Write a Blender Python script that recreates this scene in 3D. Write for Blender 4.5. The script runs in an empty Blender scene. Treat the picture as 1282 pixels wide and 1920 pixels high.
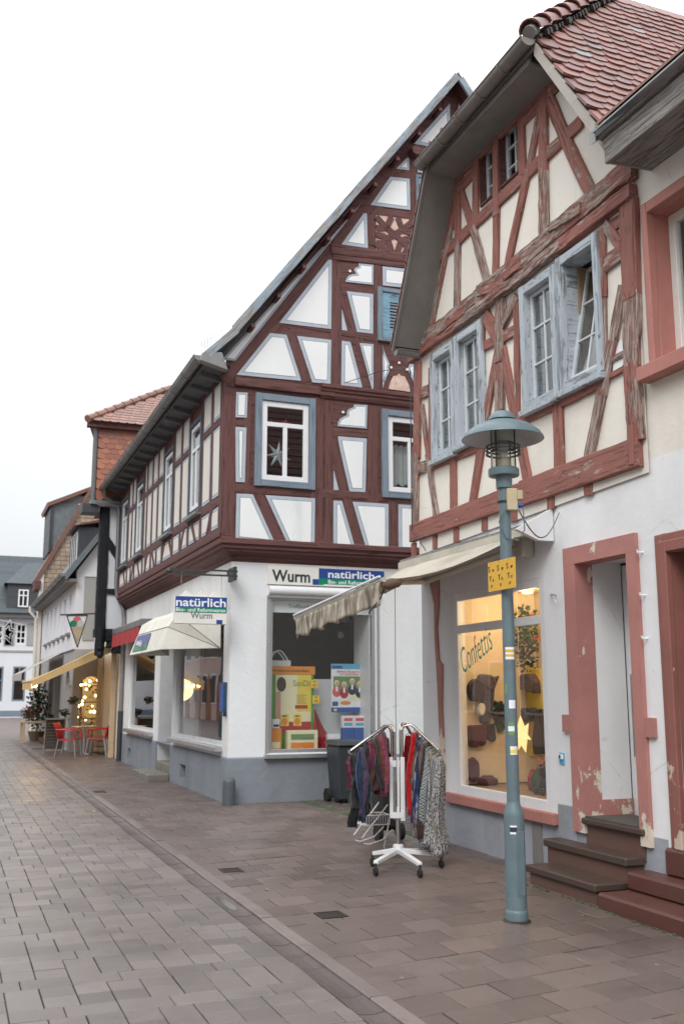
import bpy, bmesh, math, random
from mathutils import Vector, Matrix, noise
random.seed(7)
R = math.radians
scene = bpy.context.scene

# ---------------------------------------------------------------- camera, sky, sun, exposure
CAM = Vector((0, 0, 1.6)); FOC = 1867.0; PW, PH = 1282, 1920
PITCH = math.atan((1297 - PH / 2) / FOC)
YAW = math.atan2(PW / 2 + 94, FOC / math.cos(PITCH))
cd = bpy.data.cameras.new('camera'); cam = bpy.data.objects.new('camera', cd)
scene.collection.objects.link(cam); scene.camera = cam
cam.location = CAM; cam.rotation_euler = (math.pi / 2 + PITCH, 0, -YAW)
cd.sensor_fit = 'VERTICAL'; cd.sensor_height = 36; cd.sensor_width = 24
cd.lens = FOC / PH * 36; cd.clip_end = 500
cd.dof.use_dof = True; cd.dof.focus_distance = 8.5; cd.dof.aperture_fstop = 3.2

world = bpy.data.worlds.new('World'); scene.world = world; world.use_nodes = True
wn = world.node_tree; wn.nodes.clear()
def wnode(t, **k):
    n = wn.nodes.new(t)
    for a, b in k.items(): setattr(n, a, b)
    return n
out = wnode('ShaderNodeOutputWorld'); bg = wnode('ShaderNodeBackground')
sky = wnode('ShaderNodeTexSky', sky_type='NISHITA', sun_disc=False)
sky.sun_elevation = R(38); sky.sun_rotation = R(215); sky.dust_density = 4; sky.air_density = 1.0
# overcast deck: even cloud, brighter towards the zenith as any overcast sky is (1 + 2 sin h) / 3
tc = wnode('ShaderNodeTexCoord'); sep = wnode('ShaderNodeSeparateXYZ'); wn.links.new(tc.outputs['Generated'], sep.inputs[0])
mx = wnode('ShaderNodeMath', operation='MAXIMUM'); wn.links.new(sep.outputs['Z'], mx.inputs[0]); mx.inputs[1].default_value = 0
ma = wnode('ShaderNodeMath', operation='MULTIPLY_ADD'); wn.links.new(mx.outputs[0], ma.inputs[0]); ma.inputs[1].default_value = 1.8; ma.inputs[2].default_value = 0.70
nz = wnode('ShaderNodeTexNoise'); wn.links.new(tc.outputs['Generated'], nz.inputs['Vector']); nz.inputs['Scale'].default_value = 2.2; nz.inputs['Detail'].default_value = 4
mr = wnode('ShaderNodeMapRange'); wn.links.new(nz.outputs['Fac'], mr.inputs[0]); mr.inputs[1].default_value = .3; mr.inputs[2].default_value = .7; mr.inputs[3].default_value = .90; mr.inputs[4].default_value = 1.05
mm = wnode('ShaderNodeMath', operation='MULTIPLY'); wn.links.new(ma.outputs[0], mm.inputs[0]); wn.links.new(mr.outputs[0], mm.inputs[1])
cl = wnode('ShaderNodeVectorMath', operation='SCALE'); cl.inputs[0].default_value = (9.55, 9.85, 10.1); wn.links.new(mm.outputs[0], cl.inputs['Scale'])
mix = wnode('ShaderNodeMix', data_type='RGBA'); mix.inputs[0].default_value = 0.93
wn.links.new(sky.outputs[0], mix.inputs[6]); wn.links.new(cl.outputs[0], mix.inputs[7])
wn.links.new(mix.outputs[2], bg.inputs[0]); bg.inputs[1].default_value = 0.1
wn.links.new(bg.outputs[0], out.inputs[0])

sd = bpy.data.lights.new('sun', 'SUN'); sd.energy = 1.4; sd.angle = R(24); sd.color = (1, .97, .93)
sun = bpy.data.objects.new('sun', sd); scene.collection.objects.link(sun); sun.rotation_euler = (R(48), 0, R(-38)); sun.location = (-10, -10, 30)
vs = scene.view_settings; vs.view_transform = 'Standard'; vs.look = 'None'; vs.exposure = 0.14; vs.gamma = 1; vs.use_curve_mapping = False
scene.render.engine = 'CYCLES'

# ---------------------------------------------------------------- survey: from the photograph to points on real planes
_f = Vector((math.sin(YAW) * math.cos(PITCH), math.cos(YAW) * math.cos(PITCH), math.sin(PITCH)))
_r = Vector((math.cos(YAW), -math.sin(YAW), 0)); _u = _r.cross(_f)
def ray(x, y): return _f + _r * ((x - PW / 2) / FOC) - _u * ((y - PH / 2) / FOC)
def gnd(x, y, z=0.0):
    d = ray(x, y); return CAM + d * ((z - CAM.z) / d.z)
class PL:
    """vertical plane; u runs to the right as seen from the street, z up, d out of the wall"""
    def __init__(s, kind, val): s.k, s.v = kind, val
    def P(s, u, z, d=0.0): return Vector((u, s.v - d, z)) if s.k == 'Y' else Vector((s.v - d, -u, z))
    def px(s, x, y):
        d = ray(x, y)
        if s.k == 'Y': p = CAM + d * (s.v / d.y); return (p.x, p.z)
        p = CAM + d * (s.v / d.x); return (-p.y, p.z)
    def M(s, u, z, d=0.0):
        U = Vector((1, 0, 0)) if s.k == 'Y' else Vector((0, -1, 0)); N = Vector((0, -1, 0)) if s.k == 'Y' else Vector((-1, 0, 0))
        m = Matrix((U, Vector((0, 0, 1)), N)).transposed().to_4x4(); m.translation = s.P(u, z, d); return m
    def off(s, d): return PL(s.k, s.v - d)

# ---------------------------------------------------------------- object helpers
WM = {}
COL = scene.collection
def attach(o, parent, world=None):
    w = world or Matrix.Identity(4); WM[o.name] = w
    if parent is not None:
        o.parent = parent; o.matrix_parent_inverse = WM[parent.name].inverted()
    o.matrix_basis = w
def tag(o, label=None, cat=None, group=None, kind=None):
    if label: o['label'] = label
    if cat: o['category'] = cat
    if group: o['group'] = group
    if kind: o['kind'] = kind
    return o
def empty(name, loc, label, cat, group=None, rz=0):
    o = bpy.data.objects.new(name, None); COL.objects.link(o); o.empty_display_size = .2
    attach(o, None, Matrix.Translation(Vector(loc)) @ Matrix.Rotation(rz, 4, 'Z')); return tag(o, label, cat, group)
def link_mesh(name, me, parent=None, world=None):
    o = bpy.data.objects.new(name, me); COL.objects.link(o); attach(o, parent, world); return o
def copy_tree(o, parent=None, world=None):
    c = o.copy(); COL.objects.link(c); c.parent = parent; c.matrix_parent_inverse = o.matrix_parent_inverse
    if world is not None: c.matrix_basis = world
    WM[c.name] = world or WM.get(o.name, Matrix.Identity(4))
    for ch in o.children: copy_tree(ch, c)
    return c
class MB:
    def __init__(s): s.v, s.f, s.m = [], [], []; s.cur = 0
    def mat(s, i): s.cur = i; return s
    def face(s, pts):
        n = len(s.v); s.v += [Vector(p) for p in pts]; s.f.append(list(range(n, n + len(pts)))); s.m.append(s.cur)
    def add(s, vs_, fs):
        n = len(s.v); s.v += [Vector(p) for p in vs_]
        for f in fs: s.f.append([n + i for i in f]); s.m.append(s.cur)
        return s
    def hexa(s, a, b):
        """two quads a (back) and b (front), joined"""
        s.add(list(a) + list(b), [(0, 1, 2, 3)[::-1], (4, 5, 6, 7), (0, 1, 5, 4), (1, 2, 6, 5), (2, 3, 7, 6), (3, 0, 4, 7)]); return s
    def box(s, lo, hi):
        x0, y0, z0 = lo; x1, y1, z1 = hi
        return s.hexa([(x0, y0, z0), (x1, y0, z0), (x1, y1, z0), (x0, y1, z0)], [(x0, y0, z1), (x1, y0, z1), (x1, y1, z1), (x0, y1, z1)])
    def prism(s, pl, poly, d0, d1):
        n = len(poly); b = [pl.P(u, z, d0) for u, z in poly]; t = [pl.P(u, z, d1) for u, z in poly]
        s.add(b + t, [list(range(n, 2 * n)), list(range(n))[::-1]] + [(i, (i + 1) % n, n + (i + 1) % n, n + i) for i in range(n)]); return s
    def rect(s, pl, u0, z0, u1, z1, d0, d1): return s.prism(pl, [(u0, z0), (u1, z0), (u1, z1), (u0, z1)], d0, d1)
    def ext(s, pts, vec):
        vec = Vector(vec); n = len(pts); b = [Vector(p) for p in pts]; t = [p + vec for p in b]
        s.add(b + t, [list(range(n, 2 * n)), list(range(n))[::-1]] + [(i, (i + 1) % n, n + (i + 1) % n, n + i) for i in range(n)]); return s
    def tube(s, path, r, n=8, cap=True):
        path = [Vector(p) for p in path]; rs = r if isinstance(r, (list, tuple)) else [r] * len(path); vs_, fs = [], []
        up0 = Vector((0, 0, 1))
        for i, p in enumerate(path):
            t = (path[min(i + 1, len(path) - 1)] - path[max(i - 1, 0)]).normalized()
            up = up0 if abs(t.z) < .95 else Vector((1, 0, 0))
            a = t.cross(up).normalized(); b = t.cross(a)
            for k in range(n):
                q = 2 * math.pi * k / n; vs_.append(p + (a * math.cos(q) + b * math.sin(q)) * rs[i])
        for i in range(len(path) - 1):
            for k in range(n): fs.append((i * n + k, i * n + (k + 1) % n, (i + 1) * n + (k + 1) % n, (i + 1) * n + k))
        if cap: fs.append(list(range(n))[::-1]); fs.append([(len(path) - 1) * n + k for k in range(n)])
        return s.add(vs_, fs)
    def lathe(s, prof, c=(0, 0, 0), n=24, ax=None, cap=True):
        c = Vector(c); vs_, fs = [], []
        for r, z in prof:
            for k in range(n):
                q = 2 * math.pi * k / n; p = Vector((r * math.cos(q), r * math.sin(q), z)); vs_.append(c + (ax @ p if ax else p))
        for i in range(len(prof) - 1):
            for k in range(n): fs.append((i * n + k, i * n + (k + 1) % n, (i + 1) * n + (k + 1) % n, (i + 1) * n + k))
        if cap and prof[0][0] > 1e-4: fs.append(list(range(n))[::-1])
        if cap and prof[-1][0] > 1e-4: fs.append([(len(prof) - 1) * n + k for k in range(n)])
        return s.add(vs_, fs)
    def grid(s, rows):
        """rows of points -> quads"""
        n = len(rows[0]); s.add([p for r in rows for p in r], [(i * n + k, i * n + k + 1, (i + 1) * n + k + 1, (i + 1) * n + k) for i in range(len(rows) - 1) for k in range(n - 1)]); return s
    def mesh(s, name, mats, smooth=False, bevel=0, merge=True):
        me = bpy.data.meshes.new(name); me.from_pydata([tuple(p) for p in s.v], [], s.f)
        if not isinstance(mats, (list, tuple)): mats = [mats]
        for m in mats: me.materials.append(M[m] if isinstance(m, str) else m)
        for p, i in zip(me.polygons, s.m): p.material_index = i
        bm = bmesh.new(); bm.from_mesh(me)
        if merge: bmesh.ops.remove_doubles(bm, verts=bm.verts, dist=1e-5)
        bmesh.ops.recalc_face_normals(bm, faces=bm.faces)
        if bevel:
            es = [e for e in bm.edges if len(e.link_faces) == 2 and e.calc_face_angle(0) > .6]
            bmesh.ops.bevel(bm, geom=es, offset=bevel, segments=1, affect='EDGES', profile=.5, clamp_overlap=True)
        bm.to_mesh(me); bm.free()
        if smooth:
            for p in me.polygons: p.use_smooth = True
            try: me.set_sharp_from_angle(angle=R(38))
            except Exception: pass
        return me
    def build(s, name, mats, parent=None, world=None, smooth=False, bevel=0, merge=True):
        return link_mesh(name, s.mesh(name, mats, smooth, bevel, merge), parent, world)

def clip_poly(poly, conv):
    """clip polygon by a convex counter-clockwise polygon (2D)"""
    outp = poly
    for i in range(len(conv)):
        a, b = conv[i], conv[(i + 1) % len(conv)]
        side = lambda p: (b[0] - a[0]) * (p[1] - a[1]) - (b[1] - a[1]) * (p[0] - a[0])
        inp, outp = outp, []
        for j in range(len(inp)):
            p, q = inp[j], inp[(j + 1) % len(inp)]; sp, sq = side(p), side(q)
            if sp >= 0: outp.append(p)
            if sp * sq < 0:
                t = sp / (sp - sq); outp.append((p[0] + (q[0] - p[0]) * t, p[1] + (q[1] - p[1]) * t))
        if len(outp) < 3: return []
    return outp
def area2(p): return sum(p[i][0] * p[(i + 1) % len(p)][1] - p[(i + 1) % len(p)][0] * p[i][1] for i in range(len(p))) / 2
def wall_mesh(mb, pl, poly, openings=(), reveal=.25, mrev=0):
    """wall face inside a convex polygon with rectangular openings and their reveals"""
    if area2(poly) < 0: poly = poly[::-1]
    us = sorted({p[0] for p in poly} | {o[0] for o in openings} | {o[2] for o in openings})
    zs = sorted({p[1] for p in poly} | {o[1] for o in openings} | {o[3] for o in openings})
    for a, b in zip(us, us[1:]):
        for c, d in zip(zs, zs[1:]):
            um, zm = (a + b) / 2, (c + d) / 2
            if any(o[0] < um < o[2] and o[1] < zm < o[3] for o in openings): continue
            q = clip_poly([(a, c), (b, c), (b, d), (a, d)], poly)
            if len(q) >= 3 and abs(area2(q)) > 1e-5: mb.face([pl.P(u, z) for u, z in q])
    k = mb.cur; mb.mat(mrev)
    for (a, c, b, d) in openings:
        c4 = [(a, c), (b, c), (b, d), (a, d)]
        for i in range(4):
            p, q = c4[i], c4[(i + 1) % 4]; mb.face([pl.P(*p), pl.P(*q), pl.P(*q, -reveal), pl.P(*p, -reveal)])
    mb.mat(k)
def inset(poly, t):
    if area2(poly) < 0: poly = poly[::-1]
    n = len(poly); outp = []
    for i in range(n):
        p0, p1, p2 = Vector(poly[i - 1]), Vector(poly[i]), Vector(poly[(i + 1) % n])
        e1, e2 = (p1 - p0), (p2 - p1)
        if e1.length < 1e-6 or e2.length < 1e-6: outp.append(tuple(p1)); continue
        n1 = Vector((-e1.y, e1.x)).normalized(); n2 = Vector((-e2.y, e2.x)).normalized()
        b = n1 + n2; L = b.length
        if L < .1: outp.append(tuple(p1 + n1 * t)); continue
        b.normalize(); c = max(b.dot(n1), .10); outp.append(tuple(p1 + b * (t / c)))
    return outp
# ---------------------------------------------------------------- materials
M = {}
class NT:
    def __init__(s, name):
        s.m = bpy.data.materials.new(name); s.m.use_nodes = True; s.t = s.m.node_tree
        s.b = s.t.nodes['Principled BSDF']; s.o = s.t.nodes['Material Output']; M[name] = s.m
        s.tc = s.t.nodes.new('ShaderNodeTexCoord')
    def n(s, typ, ins=None, **k):
        x = s.t.nodes.new(typ)
        for a, b in k.items(): setattr(x, a, b)
        for a, b in (ins or {}).items():
            if hasattr(b, 'is_output') or isinstance(b, bpy.types.NodeSocket): s.t.links.new(b, x.inputs[a])
            else: x.inputs[a].default_value = b
        return x
    def vec(s, stretch=(1, 1, 1), src='Object'):
        return s.n('ShaderNodeMapping', {'Vector': s.tc.outputs[src], 'Scale': stretch}).outputs[0]
    def noise(s, scale, detail=4, stretch=(1, 1, 1), rough=.55, src='Object'):
        return s.n('ShaderNodeTexNoise', {'Vector': s.vec(stretch, src), 'Scale': scale, 'Detail': detail, 'Roughness': rough}).outputs['Fac']
    def ramp(s, fac, a, b, lo=0., hi=1.):
        return s.n('ShaderNodeMapRange', {0: fac, 1: a, 2: b, 3: lo, 4: hi}, clamp=True).outputs[0]
    def math(s, op, a, b=0.0, c=0.0):
        return s.n('ShaderNodeMath', {0: a, 1: b, 2: c}, operation=op).outputs[0]
    def mix(s, fac, a, b, blend='MIX'):
        c4 = lambda v: (v[0], v[1], v[2], 1) if isinstance(v, tuple) and len(v) == 3 else v
        return s.n('ShaderNodeMix', {0: fac, 6: c4(a), 7: c4(b)}, data_type='RGBA', blend_type=blend).outputs[2]
    def rnd(s):
        oi = s.n('ShaderNodeObjectInfo').outputs['Random']; g = s.n('ShaderNodeNewGeometry').outputs['Random Per Island']
        return s.math('FRACT', s.math('ADD', oi, g))
    def vary(s, col, fac, lo, hi):
        k = s.ramp(fac, 0, 1, lo, hi); return s.n('ShaderNodeVectorMath', {0: col, 'Scale': k}, operation='SCALE').outputs[0]
    def bump(s, h, strength=.3, dist=.01, prev=None):
        ins = {'Height': h, 'Strength': strength, 'Distance': dist}
        if prev is not None: ins['Normal'] = prev
        return s.n('ShaderNodeBump', ins).outputs[0]
    def done(s, col=None, rough=None, normal=None, **k):
        def put(i, v):
            if isinstance(v, bpy.types.NodeSocket): s.t.links.new(v, s.b.inputs[i])
            elif isinstance(v, tuple) and len(v) == 3: s.b.inputs[i].default_value = (*v, 1)
            else: s.b.inputs[i].default_value = v
        if col is not None: put('Base Color', col)
        if rough is not None: put('Roughness', rough)
        if normal is not None: put('Normal', normal)
        for a, b in k.items(): put(a, b)
        return s.m

def plain(name, col, rough=.6, dirt=.25, scale=6, metal=0., bump=0., dirtcol=None, spec=.5, stretch=(1, 1, 1), var=.0):
    m = NT(name); f = m.noise(scale, 5, stretch); f2 = m.noise(scale * 7, 3, stretch)
    dc = dirtcol or tuple(c * .55 for c in col)
    c = m.mix(m.math('MULTIPLY', m.ramp(f, .38, .75), dirt), col, dc)
    c = m.vary(c, f2, .93, 1.07)
    if var: c = m.vary(c, m.rnd(), 1 - var, 1 + var)
    nrm = m.bump(f2, bump, .004) if bump else None
    return m.done(c, m.ramp(f, .3, .7, max(rough - .08, .03), min(rough + .08, 1)), nrm, Metallic=metal, **{'Specular IOR Level': spec})

def plaster(name, col, stain, coarse=.5, stain_amt=.35, trowel=9, cracks=.0):
    m = NT(name)
    big = m.noise(.9, 5); st = m.noise(1.6, 6, (1, 1, .35)); fine = m.noise(70, 3); tr = m.noise(trowel, 4)
    c = m.mix(m.math('MULTIPLY', m.ramp(st, .45, .72), stain_amt), col, stain)
    c = m.vary(c, big, .93, 1.05)
    spots = m.ramp(m.noise(26, 3), .70, .76, 0, .35)
    c = m.mix(spots, c, tuple(x * .62 for x in stain))
    vc = m.n('ShaderNodeTexVoronoi', {'Vector': m.vec((1, 1, .8)), 'Scale': 1.3}, feature='DISTANCE_TO_EDGE').outputs[0]; ck = m.math('MULTIPLY', m.ramp(m.math('ADD', vc, m.ramp(m.noise(14, 4), 0, 1, -.02, .02)), .0, .006, 1., 0.), m.ramp(m.noise(.8, 2), .52, .58)); c = m.mix(m.math('MULTIPLY', ck, cracks), c, tuple(x * .4 for x in stain))
    dr = m.ramp(m.noise(3.2, 6, (1, 1, .12), .7), .60, .78, 0, .35); c = m.mix(dr, c, tuple(x * .7 for x in stain))
    nb = m.bump(tr, coarse, .02); nb = m.bump(fine, coarse * .5, .004, nb)
    return m.done(c, .88, nb, **{'Specular IOR Level': .25})
plaster('white_plaster', (.76, .785, .81), (.58, .57, .55), .3, .35, 14, .3)
plaster('side_plaster', (.72, .725, .72), (.44, .43, .41), .3, .4)
plaster('cream_plaster', (.76, .725, .66), (.58, .53, .46), .3, .5, 9, .25)
plaster('white_paint_plaster', (.77, .78, .795), (.57, .56, .55), .22, .4, 9, .3)
plaster('grey_plinth', (.23, .255, .29), (.16, .17, .18), .5, .6)
plaster('blue_grey_plinth', (.34, .36, .41), (.22, .22, .23), .5, .7)
plaster('infill_white', (.78, .80, .81), (.62, .64, .65), .15, .25)
plaster('infill_cream', (.70, .67, .61), (.55, .52, .46), .12, .3)
plaster('far_white', (.68, .70, .74), (.54, .55, .57), .2, .25)
plaster('far_cream', (.68, .65, .58), (.55, .52, .47), .2, .25)
plaster('cafe_grey', (.36, .36, .355), (.2, .2, .2), .2, .3)
plaster('pink_wall', (.55, .40, .34), (.42, .3, .26), .2, .3)
plain('border_paint', (.42, .47, .53), .8, .25, 5); plain('line_paint', (.07, .12, .19), .8, .1)

def peeled(name, paint, under, amt, rough=.75, low=.17):
    """masonry paint flaking off in patches"""
    m = NT(name); f = m.noise(5, 8, (1, 1, .6), .65); z = m.n('ShaderNodeSeparateXYZ', {0: m.tc.outputs['Object']}).outputs['Z']
    k = m.math('ADD', m.math('ADD', f, m.ramp(z, .5, 1.35, low, 0.)), m.math('MULTIPLY', m.ramp(m.noise(1.3, 2), .45, .75), amt))
    msk = m.ramp(k, .69, .715); c = m.vary(m.mix(m.math('MULTIPLY', m.ramp(m.noise(3, 4), .4, .7), .5), paint, tuple(x * .72 for x in paint)), m.noise(30, 3), .92, 1.08)
    c = m.mix(msk, c, under)
    nb = m.bump(m.math('SUBTRACT', m.math('MULTIPLY', m.noise(45, 4), .35), msk), .5, .006)
    return m.done(c, rough, nb)
peeled('pink_stone', (.42, .19, .165), (.66, .58, .49), .13)
peeled('red_stone', (.265, .105, .085), (.52, .42, .34), .12)
peeled('sill_stone', (.42, .18, .15), (.5, .35, .3), .02, .75, .0)

def timber(name, paint, wood, dark, base_wear=0.0, crack=.6):
    """painted beam, length along local X; weathering grows with the object's own 'wear'"""
    m = NT(name); at = m.n('ShaderNodeAttribute', attribute_type='OBJECT', attribute_name='wear').outputs['Fac']
    oi = m.n('ShaderNodeObjectInfo').outputs['Random']
    off = m.n('ShaderNodeCombineXYZ', {0: m.math('MULTIPLY', oi, 37.), 1: m.math('MULTIPLY', oi, 11.), 2: 0.}).outputs[0]
    v = m.n('ShaderNodeVectorMath', {0: m.tc.outputs['Object'], 1: off}, operation='ADD').outputs[0]
    def nz(scale, st, det=5, ro=.6): return m.n('ShaderNodeTexNoise', {'Vector': m.n('ShaderNodeMapping', {'Vector': v, 'Scale': st}).outputs[0], 'Scale': scale, 'Detail': det, 'Roughness': ro}).outputs['Fac']
    grain = nz(9, (.35, 6, 6)); gr2 = nz(30, (.25, 5, 5), 3); patch = nz(2.6, (.9, 2.2, 2.2), 7, .65)
    k = m.math('ADD', patch, m.math('ADD', m.math('MULTIPLY', at, 1.0), base_wear)); peel = m.ramp(k, .655, .69)
    fr = m.math('MULTIPLY', peel, m.ramp(gr2, .3, .62))
    wc = m.mix(m.ramp(grain, .42, .6), wood, dark)
    pc = m.vary(m.mix(m.ramp(nz(5, (.6, 3, 3)), .4, .7, 0, .55), paint, tuple(x * .68 for x in paint)), gr2, .88, 1.1)
    c = m.mix(m.math('MAXIMUM', fr, m.math('MULTIPLY', peel, .45)), pc, wc)
    cr = m.ramp(nz(7, (.22, 5.5, 5.5), 6, .7), .565, .63); crw = m.math('MULTIPLY', cr, m.ramp(m.math('ADD', at, crack), .0, 1.2))
    c = m.mix(m.math('MULTIPLY', crw, .85), c, tuple(x * .35 for x in dark))
    nick = m.ramp(nz(16, (.5, 2.2, 2.2), 3, .5), .66, .70); nick = m.math('MULTIPLY', nick, m.ramp(m.math('ADD', at, crack), .2, .8)); c = m.mix(m.math('MULTIPLY', nick, .8), c, tuple(x * .5 for x in dark)); crw = m.math('MAXIMUM', crw, nick)
    h = m.math('SUBTRACT', m.math('MULTIPLY', gr2, .4), m.math('ADD', m.math('MULTIPLY', crw, 1.4), m.math('MULTIPLY', fr, .6)))
    return m.done(c, m.ramp(peel, 0, 1, .72, .92), m.bump(h, .75, .012), **{'Specular IOR Level': .3})
timber('red_timber', (.295, .124, .10), (.50, .455, .41), (.13, .10, .085), .035, .65)
timber('dark_red_timber', (.136, .062, .057), (.21, .115, .10), (.05, .025, .024), -.03, .6)
timber('black_timber', (.016, .018, .022), (.05, .05, .05), (.01, .01, .01), -.1, .3)
timber('grey_board', (.27, .275, .28), (.36, .33, .30), (.13, .115, .10), .22, .6)
timber('verge_board', (.30, .36, .42), (.42, .40, .37), (.2, .17, .15), .12, .4)
timber('blue_frame', (.20, .255, .31), (.38, .34, .30), (.14, .15, .16), -.04, .35)
timber('pale_blue_frame', (.45, .50, .55), (.27, .28, .29), (.15, .165, .18), .06, .7)
timber('blue_shutter_wood', (.20, .36, .46), (.3, .38, .42), (.06, .1, .13), .06, .5)
timber('slate_paint', (.10, .12, .14), (.2, .2, .2), (.06, .06, .07), -.05, .3)
timber('light_wood', (.52, .40, .27), (.5, .38, .26), (.3, .18, .1), -.2, .2)

plain('sash_paint', (.56, .59, .62), .6, .4, 7, dirtcol=(.34, .36, .38)); plain('white_pvc', (.74, .75, .77), .35, .12, 4); plain('grey_pvc', (.55, .56, .57), .4, .25, 5); plain('cream_white', (.72, .70, .66), .6, .25)
plain('zinc', (.26, .265, .265), .45, .5, 3, .6, dirtcol=(.15, .145, .14)); plain('zinc_warm', (.23, .21, .195), .5, .5, 3, .35, dirtcol=(.14, .12, .11))
plain('soffit_grey', (.20, .19, .178), .7, .45, 4); plain('soffit_dark', (.12, .125, .13), .75, .4, 4)
plain('alu', (.55, .56, .58), .32, .2, 4, .8); plain('chrome', (.55, .53, .51), .22, .35, 9, 1., dirtcol=(.22, .19, .16))
plain('dark_metal', (.05, .055, .06), .5, .3, 5, .4); plain('black_plastic', (.018, .018, .019), .5, .3); plain('rubber', (.012, .012, .012), .8, .2)
plain('lamp_paint', (.128, .185, .208), .42, .75, 9, 0, dirtcol=(.10, .14, .155), bump=.03); plain('lamp_inner', (.5, .5, .5), .5, .2)
plain('bin_grey', (.036, .043, .05), .45, .35, 6); plain('bollard_grey', (.085, .10, .115), .5, .5, 7)
plain('sign_white', (.76, .77, .76), .35, .1); plain('sign_cream', (.75, .745, .70), .4, .15); plain('sign_blue', (.018, .06, .27), .35, .1); plain('sign_green', (.0, .22, .115), .35, .1)
plain('print_black', (.03, .035, .045), .45, .1); plain('print_white', (.8, .82, .85), .4, .05); plain('print_grey', (.15, .17, .2), .5, .1)
plain('yellow_plate', (.72, .42, .05), .4, .15, 9); plain('beige_plastic', (.5, .42, .27), .5, .3, 12)
plain('concrete_step', (.19, .175, .155), .75, .6, 5, bump=.5, dirtcol=(.08, .085, .07))
plain('brown_stone', (.075, .046, .038), .38, .6, 4, bump=.5, dirtcol=(.055, .06, .045)); plain('red_sandstone', (.105, .037, .029), .45, .6, 4, bump=.45, dirtcol=(.09, .05, .038)); plain('riser_stone', (.135, .066, .052), .6, .7, 3, bump=.5, dirtcol=(.11, .09, .07))
plain('moss', (.055, .09, .03), .95, .4, 20, bump=.8); plain('iron', (.045, .035, .03), .6, .6, 15, .3, bump=.5)
plain('red_plastic', (.5, .015, .03), .4, .2); plain('red_cloth', (.38, .03, .035), .85, .3, 5); plain('wicker', (.13, .085, .055), .8, .5, 20, bump=.6)
plain('roof_slate', (.062, .078, .088), .6, .5, 5, bump=.3, dirtcol=(.045, .055, .06), var=.15); plain('slate', (.145, .17, .185), .55, .5, 5, bump=.3, dirtcol=(.06, .075, .08), var=.15); plain('dark_slate', (.055, .06, .07), .6, .5, 4, var=.12)
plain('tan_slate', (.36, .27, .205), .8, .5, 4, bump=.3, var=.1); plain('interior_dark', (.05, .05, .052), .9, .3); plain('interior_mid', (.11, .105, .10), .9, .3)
plain('warm_wall', (.76, .62, .42), .9, .15, 2); plain('display_wood', (.3, .2, .12), .6, .3)
plain('awning_cream', (.72, .70, .63), .85, .3, 3, dirtcol=(.38, .34, .27)); plain('awning_grey', (.42, .39, .35), .85, .4, 3)
plain('awning_dirty', (.52, .48, .40), .9, .7, 2.5, dirtcol=(.25, .23, .19), stretch=(1, .5, 1)); plain('awning_ochre', (.62, .43, .2), .85, .25, 3); plain('awning_edge', (.48, .45, .38), .8, .5, 3)
plain('leaf', (.03, .065, .025), .6, .5, 9, dirtcol=(.06, .1, .05), var=.35); plain('pink_flower', (.6, .1, .16), .6, .2, var=.2); plain('terracotta_pot', (.3, .12, .07), .8, .3)
plain('fleece_navy', (.015, .025, .06), .9, .3); plain('curtain', (.52, .54, .54), .95, .25, 9); plain('glass_star', (.42, .47, .48), .3, .1)
plain('red_star', (.33, .03, .05), .6, .1); plain('paper', (.7, .7, .68), .7, .1); plain('chalkboard', (.06, .05, .045), .8, .4, 9); plain('carved_back', (.66, .52, .45), .85, .7, 14, dirtcol=(.45, .22, .17))
plain('carpet', (.08, .07, .06), .95, .3)

def dirty_canvas():
    m = NT('dirty_canvas'); st = m.noise(5, 6, (3.0, 3.0, .5)); f = m.noise(2.2, 4)
    c = m.mix(m.ramp(st, .38, .62), (.46, .41, .33), (.15, .125, .095)); c = m.mix(m.ramp(f, .5, .75, 0, .6), c, (.1, .09, .07))
    return m.done(c, .92, m.bump(st, .3, .01))
dirty_canvas()

def paver(name, c1, c2, rlo, rhi):
    m = NT(name); fine = m.noise(150, 2, src='Object'); big = m.n('ShaderNodeTexNoise', {'Vector': m.n('ShaderNodeNewGeometry').outputs['Position'], 'Scale': .55, 'Detail': 5}).outputs['Fac']
    mid = m.n('ShaderNodeTexNoise', {'Vector': m.n('ShaderNodeNewGeometry').outputs['Position'], 'Scale': 5., 'Detail': 4}).outputs['Fac']
    r = m.rnd(); c = m.mix(r, c1, c2); c = m.vary(c, m.math('FRACT', m.math('MULTIPLY', r, 7.3)), .83, 1.16); c = m.vary(c, big, .84, 1.16); c = m.vary(c, mid, .90, 1.08); c = m.vary(c, m.ramp(fine, .3, .7), .66, 1.34)
    pos = m.n('ShaderNodeNewGeometry').outputs['Position']; vo = m.n('ShaderNodeTexVoronoi', {'Vector': pos, 'Scale': 3.2}); sp = m.math('MULTIPLY', m.ramp(vo.outputs['Distance'], .035, .05, 1., 0.), m.ramp(m.n('ShaderNodeSeparateColor', {0: vo.outputs['Color']}).outputs[0], .6, .62)); c = m.mix(m.math('MULTIPLY', sp, .6), c, (.42, .40, .38))
    dk = m.n('ShaderNodeTexNoise', {'Vector': pos, 'Scale': 1.7, 'Detail': 6, 'Roughness': .65}).outputs['Fac']; c = m.mix(m.ramp(dk, .52, .68, 0, .5), c, tuple(x * .45 for x in c1))
    ro = m.math('ADD', m.ramp(big, .35, .65, rlo, rhi), m.ramp(mid, .3, .7, -.06, .06))
    return m.done(c, ro, m.bump(fine, .35, .003), **{'Specular IOR Level': .5})
paver('road_paver', (.172, .146, .136), (.150, .126, .118), .30, .52)
paver('pavement_paver', (.143, .109, .097), (.124, .095, .085), .34, .58)
paver('channel_stone', (.115, .092, .084), (.10, .08, .074), .4, .55); paver('kerb_stone', (.175, .142, .13), (.16, .13, .12), .4, .6)
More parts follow.
